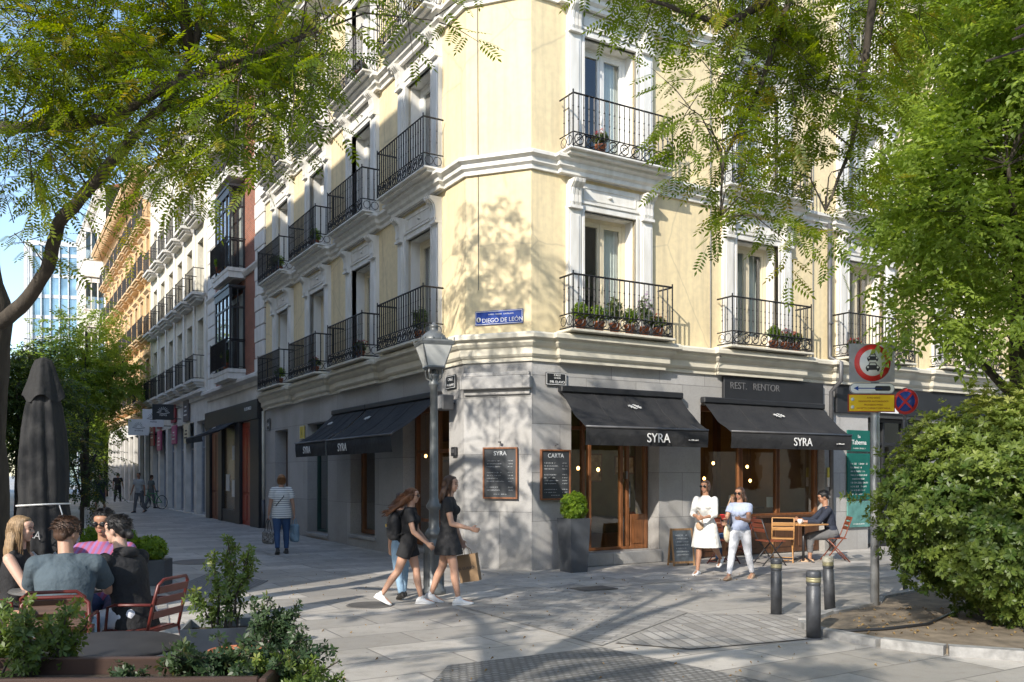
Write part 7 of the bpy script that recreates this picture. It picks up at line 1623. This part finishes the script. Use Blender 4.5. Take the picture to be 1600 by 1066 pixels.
# --- far walkers
def walker(label, px, Y, H, rz, sm, tm, hm, style='short', fem=False, legs=((12, 4, 2), (-12, 12, 2)), tl=1.0, tk=None):
    f = Fig(H, 1, legs, ((10, 9, 12, 0), (-10, 9, 12, 0)), fem=fem, foot=(0, -15)); P = Vector(((px-800)/F*Y, Y, 0)); t = person(label, P, rz, f, 'people walking far down the side street')
    body(f, t, M_skin2, .018); top(f, t, sm, .016, sleeve=.3, low=.03, off=.018); trousers(f, t, tm, .016, length=tl, wide=.01 if tl > .6 else .02, name='trousers' if tl > .6 else 'shorts'); hair(f, t, hm, style, .016); shoes(f, t, M_dshoe, voxel=.014); return t
walker('man in pale grey t shirt and dark trousers walking down the side street', 217, 39, 1.76, R(165), cloth('pale_grey_jersey', (.34, .34, .33)), M_grey, M_hblack)
walker('man all in black, left of the far man in the pale grey t shirt', 184, 55, 1.78, R(10), M_cblack, M_cblack, M_hblack)
walker('person in dark shorts half hidden by the small tree far down the street', 156, 38, 1.74, R(170), M_navy, M_navy, M_hblack, tl=.5)
walker('distant person by the shop doors holding a bicycle', 236, 44, 1.66, R(-40), M_khaki, M_grey, M_hbrown, fem=True)
walker('distant person in a light top near the end of the row', 243, 58, 1.6, R(60), M_cwhite, M_grey, M_hbrown, fem=True)
BP = Vector(((240-800)/F*43, 43, 0)); t = thing('bicycle', 'small green bicycle standing beside the far shop doors', 'bicycle', BP, R(70))
for y in (-.5, .5):
    b = MB(); b.tube([(0, y+.33*math.cos(a), .34+.33*math.sin(a)) for a in [2*math.pi*i/20 for i in range(20)]], .02, 5, closed=True)
    for i in range(8): a = i*math.pi/4; b.tube([(0, y, .34), (0, y+.32*math.cos(a), .34+.32*math.sin(a))], .003, 3)
    part('wheel', b, M_black, t)
b = MB()
for a, c in (((0, -.5, .34), (0, -.05, .3)), ((0, -.05, .3), (0, -.18, .85)), ((0, -.5, .34), (0, -.15, .75)), ((0, -.15, .75), (0, .35, .78)), ((0, -.05, .3), (0, .36, .72)), ((0, .5, .34), (0, .33, .95))): b.tube([a, c], .018, 6)
part('frame', b, mat('green_paint', (.03, .22, .06), .4), t); b = MB(); b.tube([(-.25, .28, .98), (0, .34, .97), (.25, .28, .98)], .013, 6); part('handlebar', b, M_black, t); b = MB(); b.ell((0, -.2, .88), (.07, .13, .03)); part('saddle', b, M_black, t)
# --- terrace man, seated woman, waiter inside
FM = Fig(1.76, 14, ((82, 88, 6), (84, 80, 6)), ((44, 12, 48, 12), (40, 12, 52, 12)), head=(0, -22, 0), fem=False, seat=.53, foot=(0, 0)); PM = Vector((6.22, 17.06, 0)); RM_ = R(82)
t = person('man in a dark blue shirt and grey trousers sitting at the terrace table', PM, RM_, FM); body(FM, t, M_skin2); top(FM, t, M_navy, sleeve=.9, low=.03); trousers(FM, t, M_grey, length=.86); hair(FM, t, M_hblack, 'short'); shoes(FM, t, M_sand, low=True)
FQ = Fig(1.62, 6, ((80, 86, 5), (80, 78, 5)), ((30, 8, 60, 20), (30, 8, 55, 20)), head=(15, -5, 0), seat=.53); t = person('seated person in dark blue mostly hidden behind the woman in white jeans', Vector((4.38, 16.95, 0)), R(80), FQ); body(FQ, t, M_skin2, .012); top(FQ, t, M_navy, .012, sleeve=.6, low=.03); trousers(FQ, t, M_jeans, .012); hair(FQ, t, M_hginger, 'bob', .012); shoes(FQ, t, M_dshoe, voxel=.01)
FW = Fig(1.74, 4, ((4, 2, 3), (-4, 4, 3)), ((20, 8, 40, 10), (20, 8, 40, 10)), fem=False); q = Rp(2.0, -2.1, .24); t = person('waiter in a white t shirt and dark apron standing inside the bar door', q, R(60), FW); body(FW, t, M_skin2, .012); top(FW, t, M_cwhite, .012, sleeve=.28, low=.03); trousers(FW, t, M_cblack, .012, length=1.0, wide=.01); hair(FW, t, M_hblack, 'short', .012); shoes(FW, t, M_dshoe, voxel=.01)
FW2 = Fig(1.70, 4, ((4, 2, 3), (-4, 4, 3)), ((25, 8, 50, 10), (20, 8, 40, 10)), fem=False); q = Rp(5.5, -2.3, .24); t = person('barman in black behind the wide bar window', q, R(160), FW2); body(FW2, t, M_skin2, .012); top(FW2, t, M_cblack, .012, sleeve=.28, low=.03); trousers(FW2, t, M_cblack, .012); hair(FW2, t, M_hginger, 'short', .012); shoes(FW2, t, M_dshoe, voxel=.01)
# --- group around the left table
def seated(label, P, rz, H, arms, head, sk, lean=8, fem=True, legs=((80, 84, 8), (82, 82, 8)), build=1.0, twist=0):
    f = Fig(H, lean, legs, arms, head=head, fem=fem, seat=.535, build=build, twist=twist, foot=(0, 0)); t = person(label, P, rz, f); body(f, t, sk, .0075, grip=(.5, .5)); return f, t
f, t = seated('broad man in a slate blue polo shirt with short brown hair, back turned', Vector((-3.36, 6.58, 0)), R(18), 1.73, ((38, 14, 62, 30), (38, 14, 62, 30)), (-34, -10, 4), M_skin, 15, False, build=1.18)
top(f, t, M_slate, .010, sleeve=.36, low=.04, off=.014, collar=.004); trousers(f, t, M_ljeans, .011); hair(f, t, M_hbrown, 'short', .008, seed=11); shoes(f, t, M_shoe)
f, t = seated('person in a black hooded sweatshirt with tied black hair and glasses leaning to the left', Vector((-3.04, 7.10, 0)), R(72), 1.72, ((44, 10, 58, 25), (44, 12, 58, 20)), (8, -6, 0), M_skinp, 16, False, build=1.05)
top(f, t, M_cblack, .010, sleeve=.92, low=.05, off=.024, name='hoodie'); b = MB(); b.ell(f.nb+Vector((0, -.075, -.01)), (.105, .07, .055), 14, 8); b.ell(f.nb+Vector((0, -.03, .01)), (.09, .08, .035), 14, 8); remesh(b, .010, 'hood', M_cblack, t); trousers(f, t, M_wjean, .011); hair(f, t, M_hblack, 'short', .008, seed=12)
b = MB(); b.ell(f.hp(0, -.105, -.045), (.034, .036, .036), 12, 8); b.ell(f.hp(0, -.07, -.01), (.06, .045, .05), 12, 8); remesh(b, .008, 'hair_bun', M_hblack, t)
b = MB()
for sx in (-1, 1): b.tube([f.hp(sx*.034+.020*math.cos(a), .094, .004+.017*math.sin(a)) for a in [2*math.pi*i/14 for i in range(14)]], .0016, 4, closed=True); b.tube([f.hp(sx*.054, .092, .006), f.hp(sx*.078, 0, .004)], .0016, 4)
part('glasses', b, M_steel, t); shoes(f, t, M_dshoe)
f, t = seated('blonde woman in a black sleeveless top at the left edge, in profile', Vector((-4.18, 7.36, 0)), R(-84), 1.66, ((34, 10, 66, 20), (36, 10, 60, 15)), (0, -4, 0), M_skinp, 5)
top(f, t, M_cblack, .010, sleeve=0, low=.03, off=.008, name='sleeveless_top'); trousers(f, t, M_cblack, .011); hair(f, t, M_hblond, 'long', .008, length=.30, seed=13); shoes(f, t, M_shoe)
f, t = seated('man in a purple and pink striped shirt and sunglasses across the cafe table', Vector((-3.68, 8.0, 0)), R(188), 1.74, ((36, 12, 60, 25), (36, 12, 60, 25)), (-6, -8, 0), M_skin2, 10, False)
top(f, t, stripes('purple_striped_shirt', (.22, .12, .30), (.33, .08, .16), .05, 0, .5, R(25)), .010, sleeve=.30, low=.04, off=.014, collar=.006); trousers(f, t, M_jeans, .011); hair(f, t, M_hblack, 'short', .008, seed=14); sunglasses(f, t); shoes(f, t, M_dshoe)
f, t = seated('person in black trousers at the far left edge, only a dark knee showing', Vector((-3.62, 5.55, 0)), R(-75), 1.72, ((30, 10, 60, 20), (30, 10, 60, 20)), (0, 0, 0), M_skin, 2, False)
top(f, t, M_cblack, .012, sleeve=.9, low=.03); trousers(f, t, M_cblack, .012); hair(f, t, M_hbrown, 'short', .01, seed=15); shoes(f, t, M_dshoe)
metal_chair('red metal chair at the far left edge under the person in black trousers', Vector((-3.68, 5.55, 0)), R(-75), M_brown)
